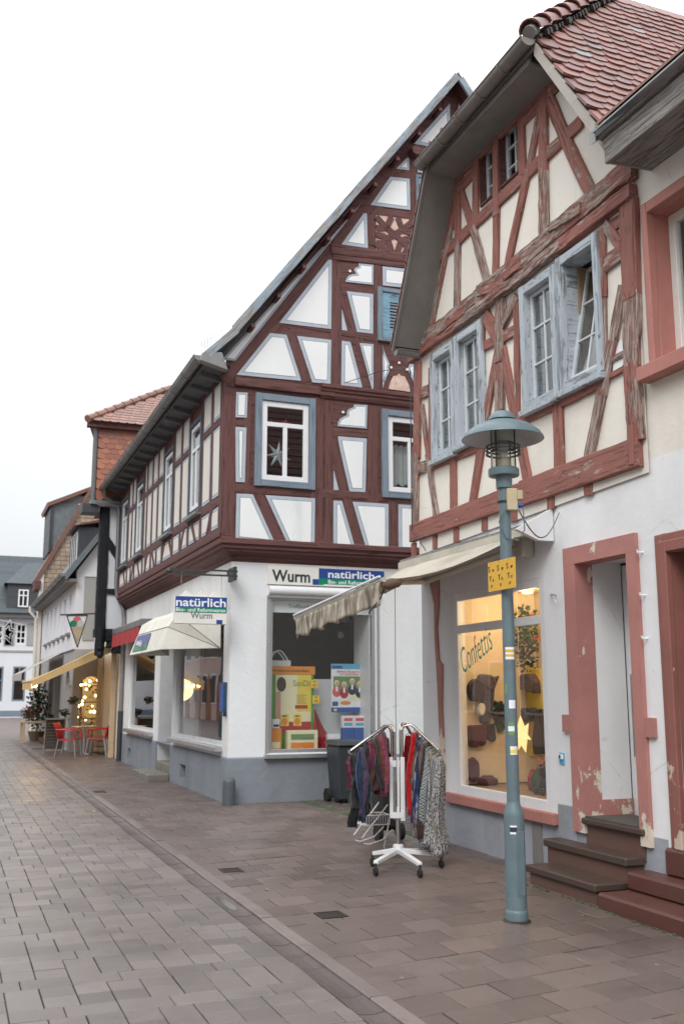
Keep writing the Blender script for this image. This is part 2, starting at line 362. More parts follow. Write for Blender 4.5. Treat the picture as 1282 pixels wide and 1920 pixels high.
plain('joint_sand', (.035, .032, .027), .95, .5, 8, dirtcol=(.03, .04, .02)); plain('far_paving', (.16, .125, .115), .5, .5, 3)

def tile(name, c1, c2, c3):
    m = NT(name); r = m.rnd(); c = m.mix(m.ramp(r, .0, .9), c1, c2); c = m.mix(m.ramp(r, .985, .988), c, c3)
    c = m.mix(m.ramp(m.noise(7, 5), .5, .75, 0, .55), c, tuple(x * .6 for x in c1)); c = m.vary(c, m.noise(60, 3), .88, 1.1)
    return m.done(c, .42, m.bump(m.noise(40, 4), .25, .004), **{'Specular IOR Level': .5})
tile('roof_tile', (.23, .082, .06), (.15, .062, .052), (.2, .2, .2)); tile('hung_tile', (.46, .175, .10), (.28, .11, .075), (.1, .1, .1)); tile('pale_tile', (.30, .15, .115), (.22, .12, .095), (.15, .13, .12)); tile('old_tile', (.21, .09, .065), (.15, .078, .06), (.15, .13, .12))

def glass(name, tint=(.97, .98, .98), base=.06, rough=.0):
    m = NT(name); t = m.t; t.nodes.remove(m.b)
    bf = m.n('ShaderNodeNewGeometry').outputs['Backfacing']; lw = m.n('ShaderNodeFresnel', {'IOR': m.ramp(bf, 0, 1, 1.5, .66667)}).outputs[0]; k = m.ramp(lw, 0, 1, base, 1.)
    tr = m.n('ShaderNodeBsdfTransparent', {'Color': (*tint, 1)}); gl = m.n('ShaderNodeBsdfGlossy', {'Roughness': rough})
    wob = m.bump(m.noise(1.2, 2), .04, .02); t.links.new(wob, gl.inputs['Normal'])
    mxs = t.nodes.new('ShaderNodeMixShader'); t.links.new(k, mxs.inputs[0]); t.links.new(tr.outputs[0], mxs.inputs[1]); t.links.new(gl.outputs[0], mxs.inputs[2]); t.links.new(mxs.outputs[0], m.o.inputs[0])
glass('window_glass', (.9, .93, .93), .05); glass('shop_glass', (.97, .98, .98), .03); glass('lamp_glass', (.85, .85, .8), .05)
def emit(name, col, s):
    m = NT(name); m.done((.02, .02, .02), .5, **{'Emission Color': (*col, 1), 'Emission Strength': s})
emit('warm_bulb', (1, .62, .22), 14); emit('star_paper', (1, .62, .25), 1.6); emit('warm_strip', (1, .6, .2), 6); emit('fairy_light', (1, .75, .3), 9)

def cloth(name, c1, c2=None, kind='plain', scale=30):
    m = NT(name); c2 = c2 or tuple(x * .6 for x in c1)
    if kind == 'check': f = m.n('ShaderNodeTexChecker', {'Vector': m.vec((1, 1, 1)), 'Color1': (*c1, 1), 'Color2': (*c2, 1), 'Scale': scale}).outputs[0]
    elif kind == 'tweed': f = m.mix(m.ramp(m.noise(120, 2, (1, 1, .5)), .42, .58), c1, c2)
    elif kind == 'stripe':
        w = m.n('ShaderNodeTexWave', {'Vector': m.vec((1, 1, 1)), 'Scale': scale, 'Distortion': 1.5}, bands_direction='Z').outputs['Fac']; f = m.mix(m.ramp(w, .4, .6), c1, c2)
    else: f = m.mix(m.ramp(m.noise(scale, 4), .4, .65), c1, c2)
    m.done(f, .95, m.bump(m.noise(90, 3), .4, .004), **{'Specular IOR Level': .15, 'Sheen Weight': .25})

def text(name, s, mat_, parent, world, width=None, height=.1, align='LEFT', depth=.0015, shear=0, offset=0., sx=1.0):
    cu = bpy.data.curves.new(name, 'FONT'); cu.body = s; cu.size = height; cu.extrude = depth; cu.align_x = align; cu.shear = shear; cu.offset = offset; cu.resolution_u = 3
    o = bpy.data.objects.new(name, cu); me = bpy.data.meshes.new_from_object(o); bpy.data.objects.remove(o)
    xs = [v.co.x for v in me.vertices]
    if xs:
        k = width / (max(xs) - min(xs)) if width else sx; x0 = min(xs) if align == 'LEFT' else 0
        for v in me.vertices: v.co.x = (v.co.x - x0) * k
    me.materials.clear(); me.materials.append(M[mat_]); return link_mesh(name, me, parent, world)
# ---------------------------------------------------------------- ground
g = MB(); g.add([(-160, -40, -.016), (160, -40, -.016), (160, 260, -.016), (-160, 260, -.016)], [(0, 1, 2, 3)]); tag(g.build('ground', 'far_paving'), kind='structure')
def proj(p):
    v = Vector(p) - CAM; w = v.dot(_f)
    if w < .3: return None
    return (PW / 2 + FOC * v.dot(_r) / w, PH / 2 - FOC * v.dot(_u) / w, w)
def block(lx, ly, skew=0.0, h=.02, c=.003):
    m = MB(); a = lambda x, y, z: (x, y + skew * x, z)
    bot = [a(0, 0, -h), a(lx, 0, -h), a(lx, ly, -h), a(0, ly, -h)]; mid = [a(0, 0, -c), a(lx, 0, -c), a(lx, ly, -c), a(0, ly, -c)]
    top = [a(c, c, 0), a(lx - c, c, 0), a(lx - c, ly - c, 0), a(c, ly - c, 0)]
    m.add(bot + mid + top, [(0, 1, 5, 4), (1, 2, 6, 5), (2, 3, 7, 6), (3, 0, 4, 7), (4, 5, 9, 8), (5, 6, 10, 9), (6, 7, 11, 10), (7, 4, 8, 11), (8, 9, 10, 11)]); return m
def lay(parent, cells, mat_, skew=0.0, nmax=300, pname='paver'):
    """cells: (x, y, lx, ly); the ones that show largest become parts, the rest one joined part"""
    sc = []
    for c in cells:
        q = proj((c[0] + c[2] / 2, c[1] + c[3] / 2, 0)); vis = q and -10 < q[0] < PW + 10 and 0 < q[1] < PH + 25
        sc.append(((0, q[2]) if vis else (1, (c[0] - 1) ** 2 + c[1] ** 2), c))
    sc.sort(key=lambda t: t[0]); cache = {}; rest = MB()
    for i, (k, (x, y, lx, ly)) in enumerate(sc):
        key = (round(lx, 3), round(ly, 3)); dz = random.uniform(-.0025, .0015)
        if i < nmax and k[0] == 0:
            if key not in cache: cache[key] = block(*key, skew).mesh(pname, mat_)
            w = Matrix.Translation((x, y, dz)) @ Matrix.Rotation(random.uniform(-.006, .006), 4, 'Z') @ Matrix.Rotation(random.uniform(-.006, .006), 4, 'X')
            link_mesh(pname, cache[key], parent, w)
        else:
            b = block(lx, ly, skew); t = random.uniform(-.008, .008); rest.add([(p.x + x, p.y + y, p.z + dz + t * (p.x - lx / 2)) for p in b.v], b.f)
    o = rest.build(pname + '_field', mat_, parent, merge=False); tag(o, kind='stuff')
XR = 2.02
tag(MB().add([(-6, 30.6, -.006), (9, 30.6, -.006), (9, 66, -.006), (-6, 66, -.006)], [(0, 1, 2, 3)]).build('far_street', 'far_paving'), kind='structure')
road = MB(); road.add([(-6, 2.5, -.012), (XR, 2.5, -.012), (XR, 60, -.012), (-6, 60, -.012)], [(0, 1, 2, 3)]); road = tag(road.build('road', 'joint_sand'), kind='structure')
cells = []; CW, RH = .1825, .19; ncol = 30; y = 3.4; k = 0
while y < 31:
    for band in range(2):                                     # two courses of squares, then one course of long stones
        pass
    x0 = XR - ncol * CW
    for c in range(ncol):
        x = x0 + c * CW
        big = random.random() < .3
        if big: cells.append((x + .003, y + .0015, CW - .006, 2 * RH - .003))
        else:
            cells.append((x + .0025, y + .0015, CW - .005, RH - .003)); cells.append((x + .0025, y + RH + .0015, CW - .005, RH - .003))
    y += 2 * RH
    ph = (-k) % 3; xs = [0]                                   # joints of the long course: one column in three runs through
    for c in range(ncol + 1):
        if (c - ph) % 3 == 0: xs.append(c)
        if (c - ph) % 3 == 1: xs.append(c + .5)
    xs = sorted({v for v in xs if 0 <= v <= ncol} | {ncol})
    for a, b in zip(xs, xs[1:]): cells.append((x0 + a * CW + .0022, y + .0015, (b - a) * CW - .0045, RH - .008))
    y += RH - .005; k += 1
lay(road, cells, 'road_paver')

kb = tag(MB().add([(2.17, 2.5, -.011), (2.275, 2.5, -.011), (2.275, 60, -.011), (2.17, 60, -.011)], [(0, 1, 2, 3)]).build('kerb', 'joint_sand'), kind='structure')
ks = None; y = 3.2
while y < 36:
    if ks is None:
        m = MB(); m.ext([(0, 0, -.03), (.094, 0, -.03), (.098, 0, .008), (.09, 0, .014), (.008, 0, .014), (0, 0, .006)], (0, .992, 0)); ks = m.mesh('kerb_stone', 'kerb_stone')
    link_mesh('kerb_stone', ks, kb, Matrix.Translation((2.173 + random.uniform(-.003, .003), y, random.uniform(-.003, .003)))); y += 1.0
ch = tag(MB().add([(XR, 2.5, -.014), (2.17, 2.5, -.014), (2.17, 60, -.014), (XR, 60, -.014)], [(0, 1, 2, 3)]).build('gutter_channel', 'joint_sand'), kind='structure')
m = MB(); m.ext([(0, 0, -.03), (.146, 0, -.03), (.146, 0, -.002), (.10, 0, -.010), (.05, 0, -.010), (0, 0, -.002)], (0, .296, 0)); cs = m.mesh('channel_stone', 'channel_stone'); y = 3.2
while y < 36:
    link_mesh('channel_stone', cs, ch, Matrix.Translation((XR + .002, y, random.uniform(-.003, .002)))); y += .3

pave = MB(); pave.add([(2.275, 2.5, -.012), (9, 2.5, -.012), (9, 60, -.012), (2.275, 60, -.012)], [(0, 1, 2, 3)]); pave = tag(pave.build('pavement', 'joint_sand'), kind='structure')
cells = []; S, PX, PY, SK = 0, .309, .3, .15; r = 0; y = 2.6
while y < 30:
    x = 2.279 - (PX / 2 if r % 2 else 0) * 1.0; first = True
    xmax = 5.35 if y < 10.4 else (5.0 if y < 14.6 else 4.15)
    while x < xmax:
        lx = PX - .005; xx = x
        if x < 2.27: xx = 2.279; lx = PX / 2 - .005
        cells.append((xx, y + SK * (xx - 2.28) - SK * 1.0, lx - .003, PY - .008)); x += PX
    y += PY; r += 1
lay(pave, cells, 'pavement_paver', SK)
# small wet setts in the yard between the two houses
yard = tag(MB().add([(4.95, 10.4, .002), (9, 10.4, .002), (9, 14.6, .002), (4.95, 14.6, .002)], [(0, 1, 2, 3)]).build('yard', 'moss'), kind='structure')
st = MB()
for i in range(30):
    for j in range(34):
        x, y = 5.02 + i * .115 + (j % 2) * .05, 10.45 + j * .12; w = .1; h = random.uniform(.008, .018)
        if x < 5.1 and random.random() < .4: continue
        st.hexa([(x, y, -.01), (x + w, y, -.01), (x + w, y + w, -.01), (x, y + w, -.01)], [(x + .01, y + .01, h), (x + w - .01, y + .01, h), (x + w - .01, y + w - .01, h), (x + .01, y + w - .01, h)])
tag(st.build('sett_field', 'channel_stone', yard, merge=False), kind='stuff')
# puddle in the channel
m = MB(); c = Vector((2.097, 7.85, -.0065)); pts = [c + Vector((math.cos(a) * .036 * random.uniform(.7, 1.1), math.sin(a) * .3 * random.uniform(.75, 1.15), 0)) for a in [i * math.pi / 9 for i in range(18)]]
m.face(pts); nt = NT('puddle_water'); nt.done((.085, .072, .07), .16); tag(m.build('puddle', 'puddle_water'), kind='structure')
for (x, y, s, lab) in ((2.69, 7.17, .2, 'rusty square drain cover in the pavement nearest the lamp post'), (2.49, 9.22, .19, 'dark square drain cover in the pavement left of the clothes rack'), (2.32, 17.0, .3, 'dark drain cover in the pavement beside the far shop steps')):
    e = empty('drain_cover', (x, y, 0), lab, 'drain cover', 'drain covers set in the pavement')
    f = MB(); 
    for a, b in (((-s / 2, -s / 2), (s / 2, -s / 2 + .02)), ((-s / 2, s / 2 - .02), (s / 2, s / 2)), ((-s / 2, -s / 2 + .02), (-s / 2 + .02, s / 2 - .02)), ((s / 2 - .02, -s / 2 + .02), (s / 2, s / 2 - .02))): f.box((x + a[0], y + a[1], -.005), (x + b[0], y + b[1], .006))
    f.build('frame', 'iron', e)
    f = MB(); f.box((x - s / 2 + .02, y - s / 2 + .02, -.008), (x + s / 2 - .02, y + s / 2 - .02, .001))
    for i in range(5): q = x - s / 2 + .035 + i * (s - .07) / 4; f.box((q - .006, y - s / 2 + .03, .001), (q + .006, y + s / 2 - .03, .0045))
    f.build('lid', 'iron', e)
# ---------------------------------------------------------------- shared facade pieces
def zt(x0, y0, s): return lambda x, y: (x0 + x / s, y0 + y / s)
def beam_mesh(L, w, d, seg=.08, jit=.0, name='beam', mat_='red_timber', taper=0.0, rag=0.0):
    """rough-hewn beam along local X (length), Y (width), Z (out of the wall)"""
    n = max(2, int(L / seg)); rows = []; s0 = random.uniform(0, 100)
    cs = [(-.5, -.9), (-.5, .84), (-.455, 1.0), (-.15, 1.0), (.15, 1.0), (.455, 1.0), (.5, .84), (.5, -.9)]
    for i in range(n + 1):
        x = L * i / n; ww = w * (1 + taper * (x / L - .5)); row = []
        for a, b in cs:
            jx = noise.noise(Vector((x * 3.2 + s0, a * 3, 1.7))) * jit * .8 + noise.noise(Vector((x * 26 + s0, a * 5, 3.1))) * jit * .55
            jz = noise.noise(Vector((x * 7 + s0, a * 9, 7.7))) * jit * .8 + noise.noise(Vector((x * 22 + s0, a * 13, 4.4))) * rag
            row.append((x, a * ww + jx, (b * d + (jz if b > 0 else 0)) if b > 0 else -.01))
        rows.append(row)
    m = MB(); m.grid(rows); m.face([Vector(p) for p in rows[0]]); m.face([Vector(p) for p in rows[-1]]); return m
def beam(parent, pl, a, b, w, d=.03, jit=.006, mat_='red_timber', wear=0.0, name='beam', d0=0.0, ext=0.0, rag=0.0, smooth=True, taper=0.0):
    """beam on wall plane pl from a to b in (u, z)"""
    A, B = Vector(a), Vector(b); t = (B - A).normalized(); A = A - t * ext; B = B + t * ext; L = (B - A).length
    m = beam_mesh(L, w, d, .07 if jit > .003 else .25, jit, name, mat_, taper, rag)
    P0 = pl.P(A.x, A.y, d0); X = (pl.P(B.x, B.y, d0) - P0).normalized(); N = pl.P(0, 0, 1) - pl.P(0, 0, 0); Y = N.cross(X)
    w4 = Matrix((X, Y, N)).transposed().to_4x4(); w4.translation = P0
    o = m.build(name, mat_, parent, w4, smooth=smooth); o['wear'] = float(wear); return o
def pxbeam(parent, pl, a, b, wm, **k): return beam(parent, pl, pl.px(*a), pl.px(*b), wm, **k)
def window(parent, pl, u0, z0, u1, z1, fw=.06, fd=.05, muntins=(), pane='window_glass', mat_='white_pvc', d=0.0, name='window', mw=.035, bev=.004, sash=None):
    """frame with bars; muntins: ('h', z, ua, ub) or ('v', u, za, zb); panes are sub-parts"""
    m = MB()
    m.rect(pl, u0, z0, u0 + fw, z1, d, d + fd); m.rect(pl, u1 - fw, z0, u1, z1, d, d + fd)
    m.rect(pl, u0 + fw, z0, u1 - fw, z0 + fw, d, d + fd - .002); m.rect(pl, u0 + fw, z1 - fw, u1 - fw, z1, d, d + fd - .002)
    for t in muntins:
        if t[0] == 'h': m.rect(pl, t[2], t[1] - mw / 2, t[3], t[1] + mw / 2, d + .004, d + fd - .006)
        else: m.rect(pl, t[1] - mw / 2, t[2], t[1] + mw / 2, t[3], d + .006, d + fd - .008)
    w = m.build(name, mat_, parent, bevel=bev)
    hs = sorted([t[1] for t in muntins if t[0] == 'h']); zz = [z0 + fw] + hs + [z1 - fw]
    for i in range(len(zz) - 1):
        vs_ = sorted([t[1] for t in muntins if t[0] == 'v' and t[2] <= (zz[i] + zz[i + 1]) / 2 <= t[3]]); uu = [u0 + fw] + vs_ + [u1 - fw]
        for j in range(len(uu) - 1):
            MB().rect(pl, uu[j] + .003, zz[i] + .003, uu[j + 1] - .003, zz[i + 1] - .003, d + fd * .40, d + fd * .40 + .004).build('pane', pane, w)
    return w
def panel(parent, pl, poly, d=.016, border=.05, line=.008, name='infill_panel', mats=('border_paint', 'line_paint', 'infill_white')):
    if area2(poly) < 0: poly = poly[::-1]
    P = lambda q, dd: [pl.P(u, z, dd) for u, z in q]
    n_ = len(poly); conv = all((poly[(i + 1) % n_][0] - poly[i][0]) * (poly[(i + 2) % n_][1] - poly[(i + 1) % n_][1]) - (poly[(i + 1) % n_][1] - poly[i][1]) * (poly[(i + 2) % n_][0] - poly[(i + 1) % n_][0]) > -1e-6 for i in range(n_))
    if conv:
        def shrink(t):
            q = poly
            for i in range(n_):
                a, b = Vector(poly[i]), Vector(poly[(i + 1) % n_]); e = (b - a).normalized(); nn = Vector((-e.y, e.x)) * t; a2, b2 = a + nn, b + nn; e9 = e * 50; w9 = Vector((-e.y, e.x)) * 50
                q = clip_poly(q, [tuple(a2 - e9), tuple(b2 + e9), tuple(b2 + e9 + w9), tuple(a2 - e9 + w9)])
                if len(q) < 3: return []
            return q
        m = MB(); m.prism(pl, poly, -.005, d); q1, q2 = shrink(border), shrink(border + line)
        if q1 and abs(area2(q1)) > .002: m.mat(1); m.face(P(q1, d + .0012))
        if q2 and abs(area2(q2)) > .0015: m.mat(2); m.face(P(q2, d + .0024))
        return m.build(name, list(mats), parent, merge=False)
    i1, i2 = inset(poly, border), inset(poly, border + line); A0 = abs(area2(poly)); m = MB(); n = len(poly)
    ok = area2(i2) > A0 * .06
    o0, o1 = P(poly, -.005), P(poly, d)
    for k in range(n): m.add([o0[k], o0[(k + 1) % n], o1[(k + 1) % n], o1[k]], [(0, 1, 2, 3)])
    if ok:
        a, b = P(i1, d), P(i2, d)
        for k in range(n): m.add([o1[k], o1[(k + 1) % n], a[(k + 1) % n], a[k]], [(0, 1, 2, 3)])
        m.mat(1)
        for k in range(n): m.add([a[k], a[(k + 1) % n], b[(k + 1) % n], b[k]], [(0, 1, 2, 3)])
        m.mat(2); m.face(b)
    else: m.face(o1)
    return m.build(name, list(mats), parent)
def moulding(parent, pts, prof, mat_, name='moulding'):
    """profile (out, z) swept along wall corner points [(pos, outdir)]"""
    m = MB(); rows = []
    for p, o in pts: rows.append([Vector(p) + Vector(o) * a + Vector((0, 0, z)) for a, z in prof])
    m.grid(rows); m.face(rows[0]); m.face(rows[-1]); return m.build(name, mat_, parent)

# ---------------------------------------------------------------- white shop house with dark red timbers
HB = empty('timbered_shop_house', (3.85, 14.55, 0), 'white half timbered corner house with dark red beams, steep gable and grey plinth', 'house')
BG, BS = PL('Y', 14.55), PL('X', 3.85)          # ground floor faces
UG, US = PL('Y', 14.35), PL('X', 3.64)          # jettied upper floor faces
XE, YE = 11.75, 24.3
SHOP = (4.46, .70, 6.20, 3.04)
W1 = (-18.30, .80, -14.92, 2.80); DO = (-20.0, .28, -18.62, 2.75); W2 = (-23.45, .80, -20.42, 2.80)
m = MB(); wall_mesh(m, BG, [(3.85, .62), (XE, .62), (XE, 3.66), (3.85, 3.66)], [(SHOP[0], SHOP[1], SHOP[2], SHOP[3])], .10); m.build('wall', ['white_plaster'], HB)
m = MB(); wall_mesh(m, BS, [(-YE, .62), (-14.55, .62), (-14.55, 3.66), (-YE, 3.66)], [W1, (DO[0], .62, DO[2], DO[3]), W2], .14)
m.build('wall', ['side_plaster'], HB)
m = MB(); PO = .012
wall_mesh(m, BG.off(PO), [(3.85 - PO, -.02), (XE, -.02), (XE, .63), (3.85 - PO, .63)], [], 0); wall_mesh(m, BS.off(PO), [(-YE, -.02), (-14.55 + PO, -.02), (-14.55 + PO, .63), (-YE, .63)], [(DO[0], -.01, DO[2], .64), (-17.75, .13, -17.30, .36), (-23.35, .12, -22.95, .35)], .2)
m.face([BG.P(3.85 - PO, .63, PO), BG.P(XE, .63, PO), BG.P(XE, .65, 0), BG.P(3.85, .65, 0)]); m.face([BS.P(-YE, .63, PO), BS.P(-14.55 + PO, .63, PO), BS.P(-14.55, .65, 0), BS.P(-YE, .65, 0)]); m.build('plinth', 'grey_plinth', HB)
for a, b, c, d in ((-17.75, .13, -17.30, .36), (-23.35, .12, -22.95, .35)): MB().rect(BS, a, b, c, d, -.25, -.19).build('vent', 'interior_dark', HB)
# shell behind: back, far end, floors
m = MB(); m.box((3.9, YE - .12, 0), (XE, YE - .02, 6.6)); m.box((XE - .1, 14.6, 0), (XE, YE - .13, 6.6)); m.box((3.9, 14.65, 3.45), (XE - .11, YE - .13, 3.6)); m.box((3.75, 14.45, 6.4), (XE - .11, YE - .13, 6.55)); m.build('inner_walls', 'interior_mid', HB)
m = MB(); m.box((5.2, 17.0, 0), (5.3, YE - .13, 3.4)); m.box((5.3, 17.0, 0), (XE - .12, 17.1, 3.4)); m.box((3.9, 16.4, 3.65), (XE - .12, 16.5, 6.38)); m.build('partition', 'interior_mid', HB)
# upper floor walls
zr = zt(400, 700, 5.335); zq = zt(590, 700, 5.335)
def uv(pl, tf, pts): return [pl.px(*tf(*p)) for p in pts]
wa = uv(UG, zr, [(388, 208), (988, 270), (972, 1215), (366, 1180)]); GW1 = (4.12, 4.69, 5.10, 6.16)
GW2 = (6.24, 4.66, 7.24, 6.12)
ap = (7.66, 12.30); e0, e1 = (3.64, 6.62), (11.8, 6.62)
m = MB(); wall_mesh(m, UG, [(3.64, 3.8), (11.8, 3.8), (11.8, 6.7), ap, (3.64, 6.7)], [(a + .11, b + .10, c - .11, d - .11) for a, b, c, d in (GW1, GW2)], .2); m.build('wall', ['dark_red_timber'], HB)
sw = [(-16.60, 4.55, -15.78, 6.12), (-18.85, 4.55, -18.0, 6.12), (-22.0, 4.55, -21.1, 6.12), (-24.05, 4.55, -23.1, 6.12)]
m = MB(); wall_mesh(m, US, [(-YE - .1, 3.8), (-14.35, 3.8), (-14.35, 6.55), (-YE - .1, 6.55)], [(a + .06, b + .06, c - .06, d - .06) for a, b, c, d in sw], .2); m.build('wall', ['dark_red_timber'], HB)
# jetty mouldings
prof = [(.0, -.20), (.015, -.17), (.05, -.155), (.05, -.125), (.10, -.085), (.165, -.06), (.165, -.035), (.20, -.015), (.20, .03), (.235, .05), (.235, .12), (.215, .135), (.215, .2), (.19, .21), (0, .215)]
d2 = 1 / 1.0
moulding(HB, [((XE, 14.55, 3.74), (0, -1, 0)), ((3.85, 14.55, 3.74), (-1, -1, 0)), ((3.85, YE + .1, 3.74), (-1, 0, 0))], prof, 'dark_red_timber', 'jetty_moulding')
prof2 = [(0, -.16), (.03, -.14), (.05, -.10), (.05, -.05), (.075, -.035), (.075, .0), (.10, .02), (.10, .07), (.06, .09), (0, .095)]
z2 = UG.px(760, 748)[1]
moulding(HB, [((11.7, 14.35, z2), (0, -1, 0)), ((5.18, 14.35, z2), (0, -1, 0))], prof2, 'dark_red_timber', 'storey_moulding')
pxbeam(HB, UG, (440, 716), (625, 738), .13, d=.06, jit=.012, mat_='dark_red_timber', wear=.02, name='storey_beam')
# gable beams
DR = dict(mat_='dark_red_timber', jit=.004)
for a, b, w, dd in [((430, 740), (428, 1018), .20, .014), ((466, 745), (459, 1012), .12, .010), ((596, 745), (592, 1022), .20, .013), ((616, 752), (614, 1024), .14, .009), ((699, 762), (698, 1028), .20, .012),
                    ((421, 792), (465, 793), .10, .008), ((624, 810), (690, 814), .12, .008), ((440, 915), (780, 936), .13, .011), ((480, 924), (522, 1016), .17, .007), ((629, 830), (672, 1026), .17, .007),
                    ((630, 495), (628, 724), .18, .012), ((709, 498), (709, 732), .15, .011), ((525, 598), (712, 634), .15, .009), ((640, 546), (712, 556), .12, .008), ((644, 560), (705, 728), .15, .007), ((545, 626), (576, 716), .17, .007),
                    ((693, 395), (697, 460), .15, .011), ((776, 290), (772, 470), .16, .012), ((690, 394), (775, 406), .14, .009), ((716, 325), (775, 333), .12, .008), ((620, 468), (780, 486), .17, .03), ((624, 482), (780, 500), .1, .018),
                    ((838, 180), (838, 330), .18, .012), ((640, 1028), (780, 1034), .1, .009), ((736, 938), (736, 1030), .16, .01)]:
    pxbeam(HB, UG, a, b, w, d=dd, wear=random.uniform(-.05, .05), **DR)
pxbeam(HB, UG, (424, 716), (846, 214), .26, d=.010, name='rafter_beam', **DR)
beam(HB, UG, (11.4, 7.2), (7.85, 12.0), .26, d=.010, name='rafter_beam', **DR)
pxbeam(HB, UG, (770, 288), (830, 291), .16, d=.12, name='purlin_beam', **DR); MB().tube([UG.P(*UG.px(772, 291), 0), UG.P(*UG.px(772, 291), .2)], .085, 12).build('purlin_end', 'dark_red_timber', HB, smooth=True)
# infill panels of the gable
z3 = zt(400, 480, 5.342); z4 = zt(600, 460, 6.41); z5 = zt(620, 260, 6.41); z6 = zt(760, 130, 5.342)
PAN = [(zr, [(228, 190), (341, 197), (332, 446), (221, 442)]), (zr, [(219, 538), (329, 545), (313, 1092), (223, 1088)]), (zr, [(230, 1204), (392, 1212), (618, 1708), (220, 1668)]), (zr, [(519, 1220), (1014, 1252), (1007, 1732), (742, 1712)]),
       (zq, [(388, 315), (521, 320), (515, 555), (226, 530), (232, 490), (252, 455), (292, 432), (322, 420), (318, 395), (335, 362), (388, 340)]), (zq, [(230, 632), (516, 655), (503, 1190), (345, 1183), (240, 720)]), (zq, [(187, 975), (236, 1170), (186, 1170)]),
       (zq, [(185, 1275), (268, 1278), (403, 1757), (183, 1752)]), (zq, [(374, 1286), (732, 1308), (732, 1768), (512, 1762)]), (zq, [(832, 1312), (1190, 1335), (1190, 1785), (834, 1772)]),
       (z3, [(1146, 42), (1183, 42), (1176, 735), (658, 672)]), (z3, [(565, 775), (730, 793), (877, 1253), (231, 1192)]), (z3, [(835, 804), (1177, 843), (1168, 1286), (988, 1268)]), (z3, [(90, 1040), (218, 1052), (1490, -540)]),
       (z4, [(462, 222), (636, 240), (634, 478), (302, 442), (315, 400), (340, 368), (385, 352), (432, 350), (405, 300), (420, 275), (462, 262)]), (z4, [(745, 256), (1130, 300), (1130, 525), (750, 485)]), (z4, [(318, 556), (633, 590), (632, 1066), (440, 1045)]), (z4, [(258, 770), (322, 1030), (258, 1022)]),
       (z4, [(257, 1150), (360, 1165), (503, 1710), (250, 1690)]), (z4, [(470, 1178), (636, 1192), (636, 1735), (620, 1735)]), (z4, [(745, 1200), (760, 1270), (795, 1350), (828, 1430), (815, 1470), (828, 1510), (790, 1590), (768, 1650), (748, 1720)]),
       (z4, [(1075, 1430), (1135, 1440), (1140, 1680), (1110, 1620), (1075, 1560), (1050, 1490)]), (z5, [(390, 902), (428, 902), (441, 1320), (124, 1275)]), (z5, [(710, 463), (941, 488), (950, 862), (472, 802)]), (z5, [(912, 235), (936, 240), (934, 384), (780, 366)]), (z5, [(1030, 205), (1190, 215), (1186, 425), (1040, 408)]),
       (z6, [(440, 345), (440, 812), (75, 750)]), (z6, [(525, 350), (640, 520), (760, 830), (525, 800)])]
for tf, p in PAN:
    q = uv(UG, tf, p); A = abs(area2(q)); panel(HB, UG, q, .018, (.022 if len(p) > 6 or p[0] == (90, 1040) else .052 if A > .12 else .03), .007)
q = uv(UG, z4, [(820, 1730), (835, 1660), (875, 1575), (920, 1570), (940, 1545), (965, 1570), (1010, 1580), (1060, 1680), (1078, 1765)]); MB().prism(UG, q, 0, .018).build('arched_panel', 'carved_back', HB)
for tf, p in ((zq, (280, 390)), (z4, (355, 313)), (z4, (850, 1470)), (z4, (945, 1415)), (z4, (1040, 1495))):
    c = UG.px(*tf(*p)); MB().prism(UG, [(c[0] + .022 * math.cos(a * .7854), c[1] + .022 * math.sin(a * .7854)) for a in range(8)], 0, .02).build('painted_dot', 'infill_white', HB)
# carved tracery panel
c4 = uv(UG, z5, [(540, 1335), (975, 1390), (975, 978), (540, 922)]); MB().prism(UG, c4, 0, .010).build('carved_panel', 'carved_back', HB)
o0 = Vector(c4[0]); ux = Vector(c4[1]) - o0; vy = Vector(c4[3]) - o0
def tr(s, t): return tuple(o0 + ux * s + vy * t)
ARC = [[(0, .05), (.25, .3), (.5, .5), (.75, .7), (1, .95)], [(0, .95), (.25, .7), (.5, .5), (.75, .3), (1, .05)], [(.05, .0), (.2, .06), (.36, .0)], [(0, .42), (.28, .36), (.42, 0)], [(1, .42), (.72, .36), (.58, 0)], [(0, .62), (.26, .68), (.42, 1)], [(1, .62), (.74, .68), (.6, 1)], [(.0, .2), (.13, .14), (.2, 0)], [(1, .2), (.87, .14), (.8, 0)]]
for a in ARC:
    pts = []
    for i in range(9):
        t = i / 8 * (len(a) - 1); k = min(int(t), len(a) - 2); f = t - k; p0, p1, p2, p3 = a[max(k - 1, 0)], a[k], a[k + 1], a[min(k + 2, len(a) - 1)]
        pts.append(tr(*[.5 * (2 * p1[j] + (p2[j] - p0[j]) * f + (2 * p0[j] - 5 * p1[j] + 4 * p2[j] - p3[j]) * f * f + (3 * p1[j] - p0[j] - 3 * p2[j] + p3[j]) * f ** 3) for j in (0, 1)]))
    m = MB(); w = .052; L = []; Rr = []
    for i, p in enumerate(pts):
        t = (Vector(pts[min(i + 1, 8)]) - Vector(pts[max(i - 1, 0)])).normalized(); nn = Vector((-t.y, t.x)) * w; L.append((p[0] + nn.x, p[1] + nn.y)); Rr.append((p[0] - nn.x, p[1] - nn.y))
    m.prism(UG, L + Rr[::-1], 0, .028 + random.uniform(0, .004)); m.build('tracery', 'dark_red_timber', HB)
